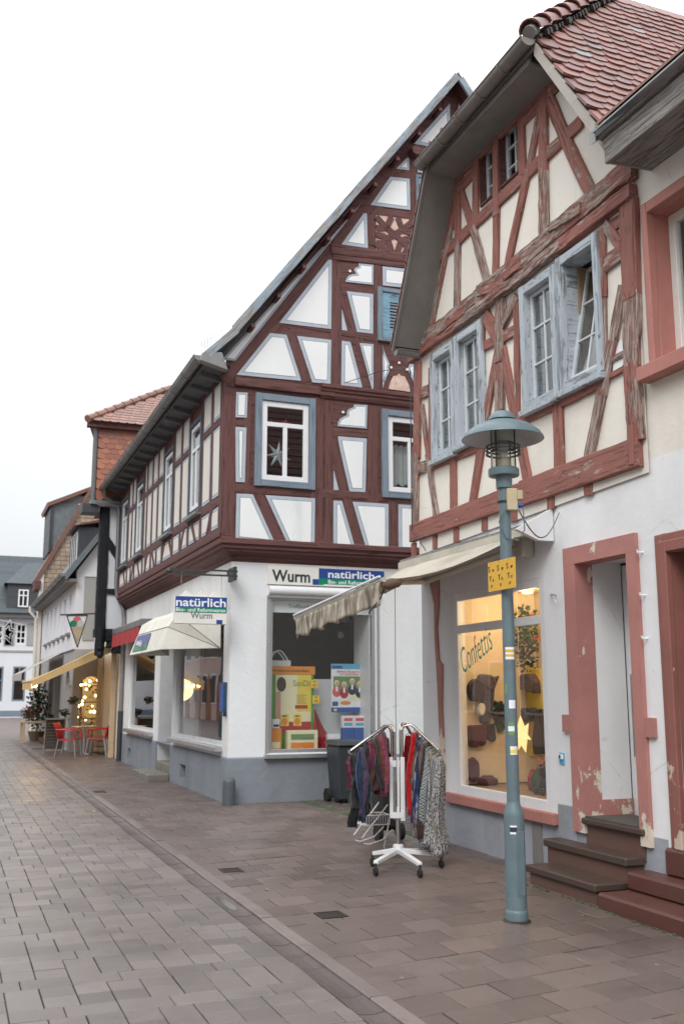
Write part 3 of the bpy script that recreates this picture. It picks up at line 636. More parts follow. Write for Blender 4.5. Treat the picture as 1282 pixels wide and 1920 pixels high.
# gable windows with blue surrounds
def blue_surround(pl, b, w, d, mat_, name='window_surround'):
    a, z0, c, z1 = b; s = None
    for (p, q) in (((a + w / 2, z0), (a + w / 2, z1)), ((c - w / 2, z0), (c - w / 2, z1)), ((a + w, z1 - w / 2), (c - w, z1 - w / 2)), ((a + w, z0 + w / 2), (c - w, z0 + w / 2))):
        o = beam(HB if s is None else s, pl, p, q, w, d=d, jit=.003, mat_=mat_, name=name if s is None else 'surround_board', wear=random.uniform(-.02, .06)); s = s or o
    return s
for k, b in enumerate((GW1, GW2)):
    blue_surround(UG, b, .105, .05, 'blue_frame'); a, z0, c, z1 = b; a += .11; c -= .11; z0 += .10; z1 -= .11; um = (a + c) / 2; zt_ = z0 + (z1 - z0) * .71
    window(HB, UG, a, z0, c, z1, .085, .05, [('h', zt_, a + .08, c - .08), ('v', um, z0 + .08, zt_)], d=-.03, mw=.07)
    m = MB(); m.rect(UG, a + .1, z0 + .09, c - .1, zt_, -.16, -.155)
    if k == 1:
        rows = []
        for i in range(29): u = a + .1 + (c - a - .2) * i / 28; dd = -.13 + .012 * math.sin(i * 1.4); rows.append([UG.P(u, z0 + .15 + .02 * math.cos(i * .9), dd), UG.P(u, zt_ - .06 - .03 * abs(math.sin(i * .65)), dd)])
        MB().grid(rows).build('curtain', 'curtain', HB, smooth=True)
    if k == 0:
        sc = Vector(UG.px(525, 850))
        def star(cx, cz, r1, r2, n, d0, dd, nm, mt, rot=0):
            pts = [(cx + (r1 if i % 2 == 0 else r2) * math.sin(rot + i * math.pi / n), cz + (r1 if i % 2 == 0 else r2) * math.cos(rot + i * math.pi / n)) for i in range(2 * n)]
            m = MB(); f = [UG.P(*p, d0) for p in pts]; cc = [UG.P(cx, cz, d0 + dd), UG.P(cx, cz, d0 - dd)]
            for i in range(2 * n): m.face([f[i], f[(i + 1) % (2 * n)], cc[0]]); m.face([f[i], f[(i + 1) % (2 * n)], cc[1]])
            return m.build(nm, mt)
        tag(star(sc.x, sc.y, .23, .075, 7, -.10, .03, 'window_star', 'glass_star', .1), 'silvery seven pointed star hanging behind the upper gable window', 'star ornament')
        for px_, lab in ((511, 'left one of two small red stars behind the gable window top pane'), (539, 'right one of two small red stars behind the gable window top pane')):
            q = UG.px(px_, 791); tag(star(q[0], q[1], .085, .035, 5, -.10, .02, 'red_star', 'red_star', .1), lab, 'star ornament', 'red window stars')
# attic shutters
a = UG.px(*z4(683, 1150)); b = UG.px(*z4(683, 505)); u0, u1, z0, z1 = a[0], a[0] + .80, a[1], b[1]
s = blue_surround(UG, (u0, z0, u1, z1), .08, .06, 'blue_frame', 'louvre_shutter')
MB().rect(UG, u0 + .08, z0 + .08, u1 - .08, z1 - .08, 0, .012).build('shutter_back', 'print_black', s)
for w_ in ((u0 + .08, z0 + .08, u0 + .22, z1 - .08), (u1 - .22, z0 + .08, u1 - .08, z1 - .08), (u0 + .22, z0 + .08, u1 - .22, z0 + .24), (u0 + .22, z1 - .24, u1 - .22, z1 - .08)): MB().rect(UG, *w_, .0, .04).build('shutter_rail', 'blue_shutter_wood', s)
for i in range(8):
    zz = z0 + .27 + i * (z1 - z0 - .5) / 8; m = MB(); m.hexa([UG.P(u0 + .2, zz, .035), UG.P(u1 - .2, zz, .035), UG.P(u1 - .2, zz + .014, .035), UG.P(u0 + .2, zz + .014, .035)], [UG.P(u0 + .2, zz + .04, .005), UG.P(u1 - .2, zz + .04, .005), UG.P(u1 - .2, zz + .054, .005), UG.P(u0 + .2, zz + .054, .005)]); m.build('slat', 'blue_frame', s)
q = uv(UG, z5, [(1012, 440), (1030, 930)]); u0, z1 = q[0]; z0 = q[1][1]; u1 = u0 + .62
s = blue_surround(UG, (u0, z0, u1, z1), .045, .05, 'blue_frame', 'plank_shutter')
for i in range(3): MB().rect(UG, u0 + .048 + i * .176, z0 + .048, u0 + .048 + i * .176 + .172, z1 - .048, 0, .03 + .004 * (i % 2)).build('plank', 'blue_shutter_wood', s)
for zz in (z0 + .2, z1 - .2): MB().rect(UG, u0 + .03, zz - .022, u0 + .5, zz + .022, .036, .05).build('strap_hinge', 'dark_metal', s)
# side facade timbers and panels (street side, seen at a sharp angle)
Z0, Z1, ZS, ZH, ZT = 3.93, 6.5, 4.52, 5.72, 6.5
posts = [-14.45, -15.05, -15.72, -16.66, -17.3, -17.95, -18.92, -19.5, -20.1, -20.7, -21.04, -22.08, -22.55, -23.05, -24.15]
SB = dict(mat_='dark_red_timber', jit=.004)
for u in posts: beam(HB, US, (u, Z0), (u, Z1), .15 if u < -14.6 else .2, d=.02, name='post', **SB)
beam(HB, US, (-24.3, Z0 + .03), (-14.4, Z0 + .03), .14, d=.024, name='sill_beam', **SB); beam(HB, US, (-24.3, Z1 - .05), (-14.4, Z1 - .05), .16, d=.024, name='top_plate', **SB)
for u0, u1 in [(-14.45, -15.72), (-15.72, -16.66), (-16.66, -18.0), (-18.0, -18.9), (-18.9, -21.04), (-21.04, -22.1), (-22.1, -23.05), (-23.05, -24.2)]: beam(HB, US, (u1, ZS - .06), (u0, ZS - .06), .14, d=.018, name='rail', **SB)
for u0, u1 in [(-14.45, -15.72), (-16.66, -17.95), (-18.92, -21.04), (-22.08, -23.05)]: beam(HB, US, (u1, ZH), (u0, ZH), .11, d=.018, name='rail', **SB)
def span(u0, u1, za, zb, k=0.0):
    a, b = min(u0, u1) + .075, max(u0, u1) - .075
    if b - a > .12: panel(HB, US, [(a, za), (b, za), (b, zb), (a, zb)], .014, .04, .007, mats=('border_paint', 'line_paint', 'infill_cream'))
win_sp = [(-16.66, -15.72), (-18.92, -17.95), (-22.08, -21.04), (-24.15, -23.05)]
for u0, u1 in zip(posts, posts[1:]):
    if not any(abs(u1 - a) < .02 and abs(u0 - b) < .02 for a, b in win_sp): span(u0, u1, ZS + .03, ZH - .07); span(u0, u1, ZH + .07, Z1 - .15)
    span(u0, u1, Z0 + .12, ZS - .15)
for i, u in enumerate([-15.1, -16.2, -17.1, -18.1, -18.8, -19.8, -20.6, -21.5, -22.3, -23.4]):
    s_ = 1 if i % 2 == 0 else -1; beam(HB, US, (u - .17 * s_, Z0 + .08), (u + .17 * s_, ZS - .1), .12, d=.026, name='brace', **SB)
for (a, z0, c, z1) in sw:
    blue_surround(US, (a - .03, z0 - .04, c + .03, z1 + .03), .07, .04, 'slate_paint')
    window(HB, US, a + .06, z0 + .06, c - .06, z1 - .06, .07, .05, [('h', z0 + 1.1, a + .1, c - .1), ('v', (a + c) / 2, z0 + .1, z0 + 1.1)], d=-.03, mw=.06)
    MB().rect(US, a - .08, z0 - .10, c + .08, z0 - .06, .02, .12).build('window_sill', 'zinc', HB)
# roof: slabs, soffit, verge boards, gutter
EX, EZ = 3.26, 6.60; RX, RZ = 7.64, 12.34; YV = 14.02; YB = YE + .15
m = MB(); th = .16
kx, kz = 3.72, 7.10
prof_out = [(EX, EZ), (kx, kz - .04), (RX, RZ), (2 * RX - kx, kz - .04), (2 * RX - EX, EZ)]
prof_in = [(EX + .03, EZ - .07), (kx + .03, kz - .12), (RX, RZ - .13), (2 * RX - kx - .03, kz - .12), (2 * RX - EX - .03, EZ - .07)]
m.ext([(x, YV + .04, z) for x, z in prof_out] + [(x, YV + .04, z) for x, z in prof_in[::-1]], (0, YB - YV - .04, 0)); rf = m.build('roof', 'dark_red_timber', HB)
# slate courses as laid strips on the street slope
L = math.hypot(RX - kx, RZ - kz); nc = 46; m = MB()
for sgn in (1, -1):
    for i in range(nc):
        t0, t1 = i / nc, min(1, (i + 1.25) / nc); P = lambda t, dn: ((kx + (RX - kx) * t) - dn * .81 * 1, (kz - .04 + (RZ - kz + .04) * t) + dn * .58)
        a, b = P(t0, .02), P(t1, .006); fx = lambda x: x if sgn > 0 else 2 * RX - x
        m.hexa([(fx(a[0]), YV + .12, a[1] - .02), (fx(b[0]), YV + .12, b[1] - .01), (fx(b[0]), YB, b[1] - .01), (fx(a[0]), YB, a[1] - .02)], [(fx(a[0]), YV + .12, a[1]), (fx(b[0]), YV + .12, b[1]), (fx(b[0]), YB, b[1]), (fx(a[0]), YB, a[1])])
tag(m.build('slate_field', 'slate', rf, merge=False), kind='stuff')
VP = PL('Y', YV + .035)
def vb(a, b, w, d): return beam(HB, VP, a, b, w, d=d, mat_='verge_board', jit=.005, name='verge_board', wear=.05)
vb((EX + .02, EZ - .02), (kx, kz - .07), .12, .035); vb((kx - .02, kz - .06), (RX - .03, RZ - .10), .13, .035); vb((RX + .03, RZ - .13), (2 * RX - kx, kz - .1), .13, .035)
# vb2 ;beam(HB, vb2, (3.72, 6.80), (RX - .1, RZ - .42), .10, d=.03, mat_='dark_red_timber', jit=.003, name='flying_rafter')
for i in range(9):
    t = .04 + i * .105; x = kx + (RX - kx) * t + .12; z = kz + (RZ - kz) * t - .16; m = MB(); m.box((x - .03, YV + .06, z - .03), (x + .03, 14.36, z + .03)); m.build('batten_end', 'dark_red_timber', HB)
# eave soffit boards
m = MB(); m.add([(EX + .04, YV + .1, EZ - .10), (EX + .04, YB, EZ - .10), (3.66, YB, 6.44), (3.66, YV + .1, 6.44)], [(0, 1, 2, 3)]); m.add([(EX + .04, YV + .1, EZ - .08), (EX + .04, YB, EZ - .08), (3.66, YB, 6.46), (3.66, YV + .1, 6.46)], [(0, 3, 2, 1)]); m.build('soffit', 'soffit_dark', HB)
for i in range(15): y = 14.6 + i * .68; m = MB(); m.hexa([(EX + .06, y, EZ - .17), (3.62, y, 6.36), (3.62, y + .09, 6.36), (EX + .06, y + .09, EZ - .17)], [(EX + .06, y, EZ - .08), (3.62, y, 6.45), (3.62, y + .09, 6.45), (EX + .06, y + .09, EZ - .08)]); m.build('rafter_tail', 'soffit_dark', HB)
m = MB(); m.box((EX + .02, YV + .06, EZ - .12), (EX + .05, YB, EZ - .01)); m.build('fascia', 'soffit_dark', HB)
def gutter(parent, a, b, r=.075, mat_='zinc', n=10, name='gutter', ring=.7):
    a, b = Vector(a), Vector(b); t = (b - a).normalized(); s = t.cross(Vector((0, 0, 1))).normalized(); m = MB(); rows = []
    for P in (a, b): rows.append([P + s * (r * math.cos(q)) - Vector((0, 0, r * math.sin(q))) for q in [math.pi * i / n for i in range(n + 1)]])
    rows2 = [[P + s * ((r - .006) * math.cos(q)) - Vector((0, 0, (r - .006) * math.sin(q))) for q in [math.pi * i / n for i in range(n + 1)]] for P in (a, b)]
    m.grid(rows); m.grid(rows2)
    for k in (0, 1): m.face(rows[k])
    m.tube([rows[0][0], rows[1][0]], .010, 6); m.tube([rows[0][-1], rows[1][-1]], .010, 6)
    o = m.build(name, mat_, parent, smooth=True); L = (b - a).length; k = ring
    while k < L:
        P = a + t * k; mm = MB(); mm.tube([P + s * ((r + .006) * math.cos(q)) - Vector((0, 0, (r + .006) * math.sin(q))) for q in [math.pi * i / 8 for i in range(9)]], .011, 5); mm.build('gutter_strap', mat_, o); k += ring
    return o
gutter(HB, (3.18, YV + .1, 6.58), (3.18, YB + .05, 6.52), .085, 'zinc', ring=.9)
m = MB(); m.hexa([(3.16, YV, 6.47), (3.60, YV, 6.36), (3.60, YV + .14, 6.36), (3.16, YV + .14, 6.47)], [(3.20, YV, 6.60), (3.50, YV, 6.64), (3.50, YV + .14, 6.64), (3.20, YV + .14, 6.60)]); m.build('eave_end_box', 'zinc', HB, bevel=.01)
# downpipe at the far corner
MB().tube([(3.2, 24.3, 6.48), (3.24, 24.36, 6.3), (3.5, 24.42, 6.15), (3.6, 24.42, 6.0), (3.6, 24.42, 4.2), (3.62, 24.4, 3.9), (3.78, 24.3, 3.55), (3.79, 24.22, 3.3), (3.79, 24.22, 1.1)], .05, 8).build('downpipe', 'zinc', HB, smooth=True)
MB().tube([(3.79, 24.22, 1.15), (3.79, 24.22, .0)], .062, 8).build('downpipe_shoe', 'bin_grey', HB, smooth=True)
m = MB()
for i in range(6): m.tube([(3.22 + .04 * i, 14.12, 6.62 + i * .03), (3.2 + .045 * i, 14.1, 6.80 + i * .035)], .004, 4)
m.tube([(3.2, 14.1, 6.82), (3.44, 14.1, 7.0)], .004, 4); m.build('snow_guard', 'alu', HB)
# mirrored half of the gable, mostly behind the neighbour
for tf, p in PAN:
    q = uv(UG, tf, p)
    if max(u for u, z in q) < 7.55: panel(HB, UG, [(2 * RX - u, z) for u, z in q], .018, .05, .008)
for a, b, w in [((10.95, 3.95), (10.95, 6.3), .2), ((9.3, 3.95), (9.3, 6.3), .2), ((9.0, 6.7), (9.0, 10.4), .18)]: beam(HB, UG, a, b, w, d=.012, **DR)
# ---------------------------------------------------------------- shop fittings of the white house
u0, z0, u1, z1 = SHOP
window(HB, BG, u0, z0, u1, z1, .055, .06, [], 'shop_glass', 'alu', d=-.075, name='shop_window', bev=.003)
MB().rect(BG, u0 - .07, z0 - .075, u1 + .05, z0 - .01, -.05, .10).build('shop_window_sill', 'alu', HB, bevel=.006)
MB().tube([BG.P(u0 - .03, z1 + .085, .02), BG.P(u1 + .05, z1 + .085, .02)], .075, 12).build('shutter_roll', 'white_pvc', HB, smooth=True)
MB().rect(BG, u0 - .05, z1 - .03, u1 + .06, z1 + .012, 0.001, .05).build('shutter_rail', 'alu', HB, bevel=.004)
for u in (u0 - .05, u1 + .02): MB().rect(BG, u, z0 - .02, u + .03, z1 - .032, .001, .035).build('shutter_guide', 'alu', HB)
# display box behind the glass
m = MB(); m.box((4.3, 14.66, .58), (6.6, 15.4, .70)); m.build('display_floor', 'white_pvc', HB)
m = MB(); m.box((4.3, 15.32, .71), (6.25, 15.36, 1.80)); m.build('display_back', 'white_pvc', HB); m = MB(); m.box((6.14, 14.68, .71), (6.19, 15.31, 3.02)); m.build('display_side', 'white_pvc', HB)
MB().box((4.3, 14.64, 2.80), (6.13, 14.665, 3.03)).build('lettered_band', 'print_white', HB)
bw = PL('Y', 14.638); text('lettering', 'Treffpunkt gesundes Leben', 'print_grey', HB, bw.M(4.78, 2.875, .001), width=.98, height=.085)
DP = PL('Y', 15.05); zz3 = zt(480, 1040, 4.93)
def card(name, pl, tf, quad, mat_, label, cat, th=.012, group=None, base=None):
    q = [pl.px(*tf(*p)) for p in quad]; a = min(p[0] for p in q); b = max(p[0] for p in q); c = min(p[1] for p in q) if base is None else base; d = max(p[1] for p in q)
    o = MB().rect(pl, a, c, b, d, -th, 0).build(name, mat_); return tag(o, label, cat, group), (a, c, b, d)
def patch(parent, pl, box, rel, mat_, lvl=1, name='print'):
    a, c, b, d = box; w, h = b - a, d - c; return MB().rect(pl, a + rel[0] * w, c + rel[1] * h, a + rel[2] * w, c + rel[3] * h, .0005 + .0008 * lvl, .001 + .0008 * lvl).build(name, mat_, parent)
def blob(parent, pl, box, cx, cz, rx, rz, mat_, lvl=2, n=12, name='print'):
    a, c, b, d = box; w, h = b - a, d - c; return MB().prism(pl, [(a + (cx + rx * math.cos(i * 6.2832 / n)) * w, c + (cz + rz * math.sin(i * 6.2832 / n)) * h) for i in range(n)], .0005 + .0008 * lvl, .001 + .0008 * lvl).build(name, mat_, parent)
for n_, c_ in (('ink_green', (.10, .36, .03)), ('ink_orange', (.75, .27, .04)), ('ink_yellow', (.80, .62, .10)), ('ink_pale', (.82, .76, .5)), ('ink_red', (.42, .03, .04)), ('ink_skin', (.62, .36, .26)), ('ink_brown', (.06, .03, .025)), ('ink_blue', (.03, .10, .35)), ('ink_cyan', (.12, .42, .62)), ('ink_rose', (.65, .12, .13)), ('ink_leaf', (.16, .28, .12)), ('ink_navy', (.015, .02, .05))): plain(n_, c_, .5, .1, 12)
po, bx_ = card('green_display_board', DP, zz3, [(135, 1030), (530, 1700)], 'ink_green', 'green shop window display board with a yellow poster, left behind the glass', 'poster', base=.72)
patch(po, DP, bx_, (-.01, .90, 1.03, 1.0), 'ink_orange', 1); patch(po, DP, bx_, (.12, .20, .94, .895), 'ink_pale', 1); patch(po, DP, bx_, (.12, .20, .94, .33), 'ink_red', 2); patch(po, DP, bx_, (.62, .45, .94, .895), 'ink_yellow', 2)
blob(po, DP, bx_, .25, .78, .11, .09, 'ink_brown', 3); patch(po, DP, bx_, (.12, .34, .24, .69), 'ink_skin', 3); patch(po, DP, bx_, (.57, .485, .86, .53), 'ink_red', 4)
for i, cx in enumerate((.33, .62)): patch(po, DP, bx_, (cx - .09, .28, cx + .10, .42), 'ink_yellow', 5); blob(po, DP, bx_, cx, .33, .07, .045, 'ink_orange', 6); patch(po, DP, bx_, (cx - .05, .39, cx + .05, .405), 'ink_brown', 7)
for i in range(5): patch(po, DP, bx_, (.60, .55 + i * .024, .60 + .24 - .05 * (i % 2), .557 + i * .024), 'print_grey', 4)
text('lettering', 'SanDii', 'ink_leaf', po, DP.M(bx_[0] + .52 * (bx_[2] - bx_[0]), bx_[1] + .76 * (bx_[3] - bx_[1]), .005), width=.3, height=.13); text('lettering', 'Mehr bekommen und schön pflegen!', 'ink_brown', po, DP.M(bx_[0] + .03, bx_[1] + .935 * (bx_[3] - bx_[1]), .004), width=.6, height=.05)
po, bx_ = card('family_poster', DP, zz3, [(695, 1008), (1005, 1455)], 'print_white', 'white and blue poster of four smiling people, right behind the shop glass', 'poster')
patch(po, DP, bx_, (0, .89, 1, 1), 'ink_cyan', 1); patch(po, DP, bx_, (.02, .90, .32, .96), 'ink_blue', 2); patch(po, DP, bx_, (0, 0, 1, .10), 'ink_blue', 1); patch(po, DP, bx_, (.06, .24, .98, .74), 'ink_leaf', 1); patch(po, DP, bx_, (.06, .24, .98, .40), 'print_white', 2); patch(po, DP, bx_, (.5, .24, .97, .33), 'ink_pale', 3)
for cx, cz, body in ((.16, .58, 'ink_rose'), (.38, .55, 'ink_red'), (.62, .62, 'ink_navy'), (.84, .56, 'ink_navy')):
    blob(po, DP, bx_, cx, cz - .16, .13, .11, body, 3); patch(po, DP, bx_, (cx - .03, cz - .15, cx + .03, cz - .05), 'print_white', 4); blob(po, DP, bx_, cx, cz + .02, .075, .062, 'ink_pale', 4); blob(po, DP, bx_, cx, cz, .062, .055, 'ink_skin', 5)
patch(po, DP, bx_, (.03, .13, .2, .22), 'ink_blue', 4); blob(po, DP, bx_, .42, .19, .16, .04, 'ink_orange', 4); blob(po, DP, bx_, .12, .05, .05, .03, 'ink_yellow', 3); text('lettering', 'Bleiben Sie gesund', 'ink_rose', po, DP.M(bx_[0] + .1, bx_[1] + .82 * (bx_[3] - bx_[1]), .004), width=.4, height=.05); text('lettering', 'mit Vitalstoffen!', 'ink_rose', po, DP.M(bx_[0] + .14, bx_[1] + .765 * (bx_[3] - bx_[1]), .004), width=.33, height=.045)
FP = PL('Y', 14.84)
def carton(name, quad, mats, label, depth=.09, pl=FP, base=.70, group=None):
    q = [pl.px(*zz3(*p)) for p in quad]; a, b, d = min(p[0] for p in q), max(p[0] for p in q), max(p[1] for p in q); e = empty(name, pl.P((a + b) / 2, base), label, 'package', group)
    MB().rect(pl, a, base + .001, b, d, -depth, 0).build('box', mats[0], e, bevel=.003)
    for i, mt in enumerate(mats[1:]): h = d - base; MB().rect(pl, a + (b - a) * .12, base + h * (.15 + .4 * i), b - (b - a) * .12, base + h * (.42 + .4 * i), .0005, .0015).build('print', mt, e)
    return (a, base, b, d)
carton('orange_carton', [(135, 1605), (235, 1770)], ['ink_orange', 'ink_pale'], 'tall orange carton at the left end of the shop display')
carton('small_white_carton', [(155, 1520), (218, 1604)], ['print_white', 'ink_navy'], 'small white carton standing on the orange carton', base=FP.px(*zz3(135, 1605))[1])
carton('long_gift_box', [(290, 1625), (570, 1745)], ['ink_pale', 'ink_orange', 'ink_leaf'], 'long cream gift box in front of the green display board', .1)
for i, (a, b) in enumerate(((800, 903), (907, 1010))):
    w_ = 'left' if i == 0 else 'right'; bb = carton('blue_carton', [(a, 1600), (b, 1730)], ['ink_blue', 'ink_cyan'], w_ + ' one of two blue cartons side by side under the family poster', pl=PL('Y', 14.9), group='blue cartons'); carton('red_white_carton', [(a, 1490), (b, 1592)], ['print_white', 'ink_cyan', 'ink_rose'], w_ + ' one of two white cartons with red tops stacked on blue cartons', pl=PL('Y', 14.9), base=bb[3], group='red topped cartons')
carton('grey_carton', [(665, 1660), (775, 1730)], ['print_white', 'print_grey'], 'low white carton between the red gauze and the blue cartons')
for k, (cx, cy, lab) in enumerate(((540, 1195, 'upper small orange card at the edge of the green board'), (556, 1340, 'lower small orange card at the edge of the green board'))):
    po, bx_ = card('price_card', PL('Y', 15.0), zz3, [(cx - 32, cy - 38), (cx + 30, cy + 38)], 'ink_yellow', lab, 'card', group='orange cards'); blob(po, PL('Y', 15.0), bx_, .5, .35, .32, .2, 'ink_orange', 2); patch(po, PL('Y', 15.0), bx_, (.3, .75, .7, .85), 'ink_brown', 2)
# red gauze and cloth
cloth('gauze_red', (.32, .015, .03), (.5, .04, .05)); P_ = PL('Y', 14.98); pr = [P_.px(*zz3(*p)) for p in [(530, 1430), (655, 1620), (660, 1745), (520, 1745)]]
rows = [[P_.P(a + (b - a) * t, z, -.06 * math.sin(t * 9 + z * 3)) for t in [i / 8 for i in range(9)]] for a, b, z in ((pr[0][0], pr[0][0] + .02, pr[0][1]), (pr[0][0], pr[0][0] + .12, 1.12), (pr[3][0], pr[1][0], .95), (pr[3][0] - .1, pr[2][0], .72))]
tag(MB().grid(rows).build('red_gauze', 'gauze_red', smooth=True), 'red gauze drape falling beside the green display board', 'drape')
rows = [[(4.72 + .16 * i, 14.70 + .09 * j, .705 + .02 * abs(math.sin(i * 1.7 + j))) for i in range(7)] for j in range(4)]; tag(MB().grid(rows).build('red_display_cloth', 'gauze_red', smooth=True), 'red cloth spread along the front of the shop display', 'cloth')
# hanging bulbs
for i, (x, y, zc, lab) in enumerate(((628, 615, 3.3, 'clear bulb hanging nearest the awning valance in the shop window'), (783, 745, 3.3, 'lowest clear bulb hanging in the dark upper shop window'), (982, 700, 3.3, 'rightmost clear bulb hanging in the dark upper shop window'))):
    pl = PL('Y', 15.7 if i < 2 else 15.2); u, z = pl.px(*zz3(x, y)); e = empty('hanging_bulb', pl.P(u, z), lab, 'light bulb', 'hanging bulbs'); MB().lathe([(.0, -.055), (.03, -.05), (.052, -.02), (.055, .01), (.035, .045), (.022, .06)], pl.P(u, z), 14).build('bulb', 'curtain', e, smooth=True); MB().lathe([(.024, .05), (.026, .13), (.012, .16), (.004, .17)], pl.P(u, z), 10).build('socket', 'black_plastic', e, smooth=True); MB().tube([pl.P(u, z + .16), pl.P(u, 3.44)], .004, 5).build('cord', 'black_plastic', e)
pl = PL('Y', 15.9); u, z = pl.px(*zz3(828, 580)); e = empty('pendant_lamp', pl.P(u, z), 'white cone pendant lamp hanging in the dark shop interior', 'lamp'); MB().lathe([(.09, -.08), (.03, .1), (.012, .12)], pl.P(u, z), 16).build('lamp_shade', 'curtain', e, smooth=True); MB().tube([pl.P(u, z + .11), pl.P(u, 3.44)], .004, 5).build('cord', 'black_plastic', e)
# wire basket handle
pl = PL('Y', 15.2); c = pl.px(*zz3(210, 985)); m = MB(); m.tube([pl.P(c[0] - .16 + .32 * i / 10, c[1] + .17 * math.sin(math.pi * i / 10)) for i in range(11)], .012, 6); m.tube([pl.P(c[0] - .22 + .30 * i / 10, c[1] + .15 * math.sin(math.pi * i / 10), .06) for i in range(11)], .010, 6); m.rect(pl, c[0] - .22, c[1] - .1, c[0] + .17, c[1] + .01, -.02, .09); tag(m.build('handle_basket', 'white_pvc'), 'white basket with two arched handles on the display back wall', 'basket')

# ---------------------------------------------------------------- sign board over the shop window
a, b = BG.px(501, 1063), BG.px(717, 1105); su0, su1, sz1, sz0 = 4.41, 6.34, 3.50, 3.215
S1 = empty('shop_sign', BG.P((su0 + su1) / 2, sz0), 'white, blue and green sign board over the shop window reading Wurm natürlich', 'sign')
MB().rect(BG, su0, sz0, su1, sz1, .002, .05).build('board', 'sign_cream', S1, bevel=.004)
sx = lambda x: BG.px(*zz3(x, 200))[0]; W_ = su1 - su0
MB().rect(BG, sx(570), 3.335, su1 - .005, 3.492, .0505, .053).build('blue_field', 'sign_blue', S1); MB().rect(BG, sx(570), 3.232, su1 - .005, 3.335, .0505, .0525).build('green_field', 'sign_green', S1); MB().rect(BG, sx(513), 3.232, sx(570) - .001, 3.32, .0505, .0528).build('blue_square', 'sign_blue', S1); MB().rect(BG, sx(615), 3.217, sx(900), 3.245, .0506, .0545).build('white_notch', 'sign_cream', S1)
text('lettering', 'Wurm', 'print_black', S1, BG.M(sx(138), 3.265, .052), width=sx(490) - sx(138), height=.25, offset=.006); text('lettering', 'natürlich', 'print_white', S1, BG.M(sx(655), 3.352, .054), width=sx(1080) - sx(655), height=.165, offset=.003); text('lettering', 'Bio- und Reformwaren', 'print_white', S1, BG.M(sx(655), 3.258, .054), width=.83, height=.085, offset=.001)
# ---------------------------------------------------------------- hanging sign and bracket
HP = PL('Y', 14.2); S2 = empty('hanging_sign', (3.3, 14.2, 2.95), 'square sign hanging over the pavement reading natürlich Bio- und Reformwaren Wurm', 'sign')
ha, hb = HP.px(329, 1117), HP.px(425, 1171); h0, h1, hz1, hz0 = ha[0], hb[0], ha[1], hb[1]; hh = hz1 - hz0; hw = h1 - h0
MB().rect(HP, h0, hz0, h1, hz1, -.10, 0).build('board', 'sign_cream', S2, bevel=.004); MB().rect(HP, h0 + .003, hz1 - hh * .40, h1 - .003, hz1 - .002, .0005, .003).build('blue_field', 'sign_blue', S2); MB().rect(HP, h0 + .003, hz1 - hh * .59, h1 - .003, hz1 - hh * .40, .0005, .0028).build('green_field', 'sign_green', S2); MB().rect(HP, h1 - hw * .2, hz0 + .005, h1 - hw * .085, hz0 + hh * .16, .0005, .003).build('blue_square', 'sign_blue', S2)
text('lettering', 'natürlich', 'print_white', S2, HP.M(h0 + .012, hz1 - hh * .36, .0035), width=hw * .96, height=.17, offset=.003); [text('lettering', s_, 'print_white', S2, HP.M(h0 + .015 + hw * a_, hz1 - hh * .555, .0032), width=hw * b_, height=.075, offset=.001) for s_, a_, b_ in (('Bio-', 0, .18), ('und', .225, .145), ('Reformwaren', .41, .54))]; text('lettering', 'Wurm', 'print_grey', S2, HP.M(h0 + hw * .3, hz1 - hh * .80, .001), width=hw * .42, height=.13, offset=.002)
for i in range(3): c = h0 + hw * (.22 + .28 * i); MB().prism(HP, [(c - hw * .13, hz1 + .001), (c + hw * .13, hz1 + .001), (c, hz1 + .085)], -.10, -.02).build('gable_ornament', 'sign_cream', S2)
for u in (h0 + hw * .12, h0 + hw * .9): MB().tube([HP.P(u, hz1, -.05), HP.P(u, 3.32, -.05)], .004, 5).build('suspension_wire', 'alu', S2)
m = MB()
for dz in (.0, -.07): m.box((2.86, 14.22, 3.34 + dz), (3.86, 14.25, 3.365 + dz))
for x in (3.0, 3.35, 3.7): m.box((x, 14.222, 3.27), (x + .02, 14.248, 3.365))
m.box((3.80, 14.2, 3.22), (3.84, 14.56, 3.42)); m.build('bracket', 'dark_metal', S2); MB().lathe([(0, -.045), (.03, -.035), (.045, 0), (.03, .035), (0, .045)], (2.84, 14.235, 3.32), 12).build('bracket_knob', 'dark_metal', S2, smooth=True)
# ---------------------------------------------------------------- cream basket awning
AW = empty('basket_awning', (3.85, 17, 2.3), 'cream basket awning with a blue and green emblem over the corner shop door', 'awning')
NE = [(3.84, 15.10, 2.98), (3.50, 15.22, 2.92), (3.22, 15.42, 2.78), (3.12, 15.58, 2.60), (3.04, 15.66, 2.25)]; FE = [(3.84, 18.95, 3.06), (3.50, 18.8, 2.96), (3.22, 18.5, 2.80), (3.12, 18.3, 2.61), (3.02, 18.55, 2.25)]; pN, pF = (3.84, 15.08, 2.26), (3.84, 19.0, 2.28)
def lerp(a, b, t): return tuple(a[i] + (b[i] - a[i]) * t for i in range(3))
m = MB(); m.grid([[lerp(a, b, t / 10) for t in range(11)] for a, b in zip(NE, FE)])
for E_, p in ((NE, pN), (FE, pF)):
    for a, b in zip(E_, E_[1:]): m.grid([[lerp(p, a, t / 4) for t in range(5)], [lerp(p, b, t / 4) for t in range(5)]])
cv = m.build('canvas', 'awning_cream', AW, smooth=False); md = cv.modifiers.new('thick', 'SOLIDIFY'); md.thickness = .006
for E_, p in ((NE, pN), (FE, pF)):
    for a in E_[2:]: MB().tube([p, a], .006, 6).build('rib', 'soffit_grey', AW)
for i in (3, 4): MB().tube([NE[i], FE[i]], .007, 6).build('bar', 'soffit_grey', AW)
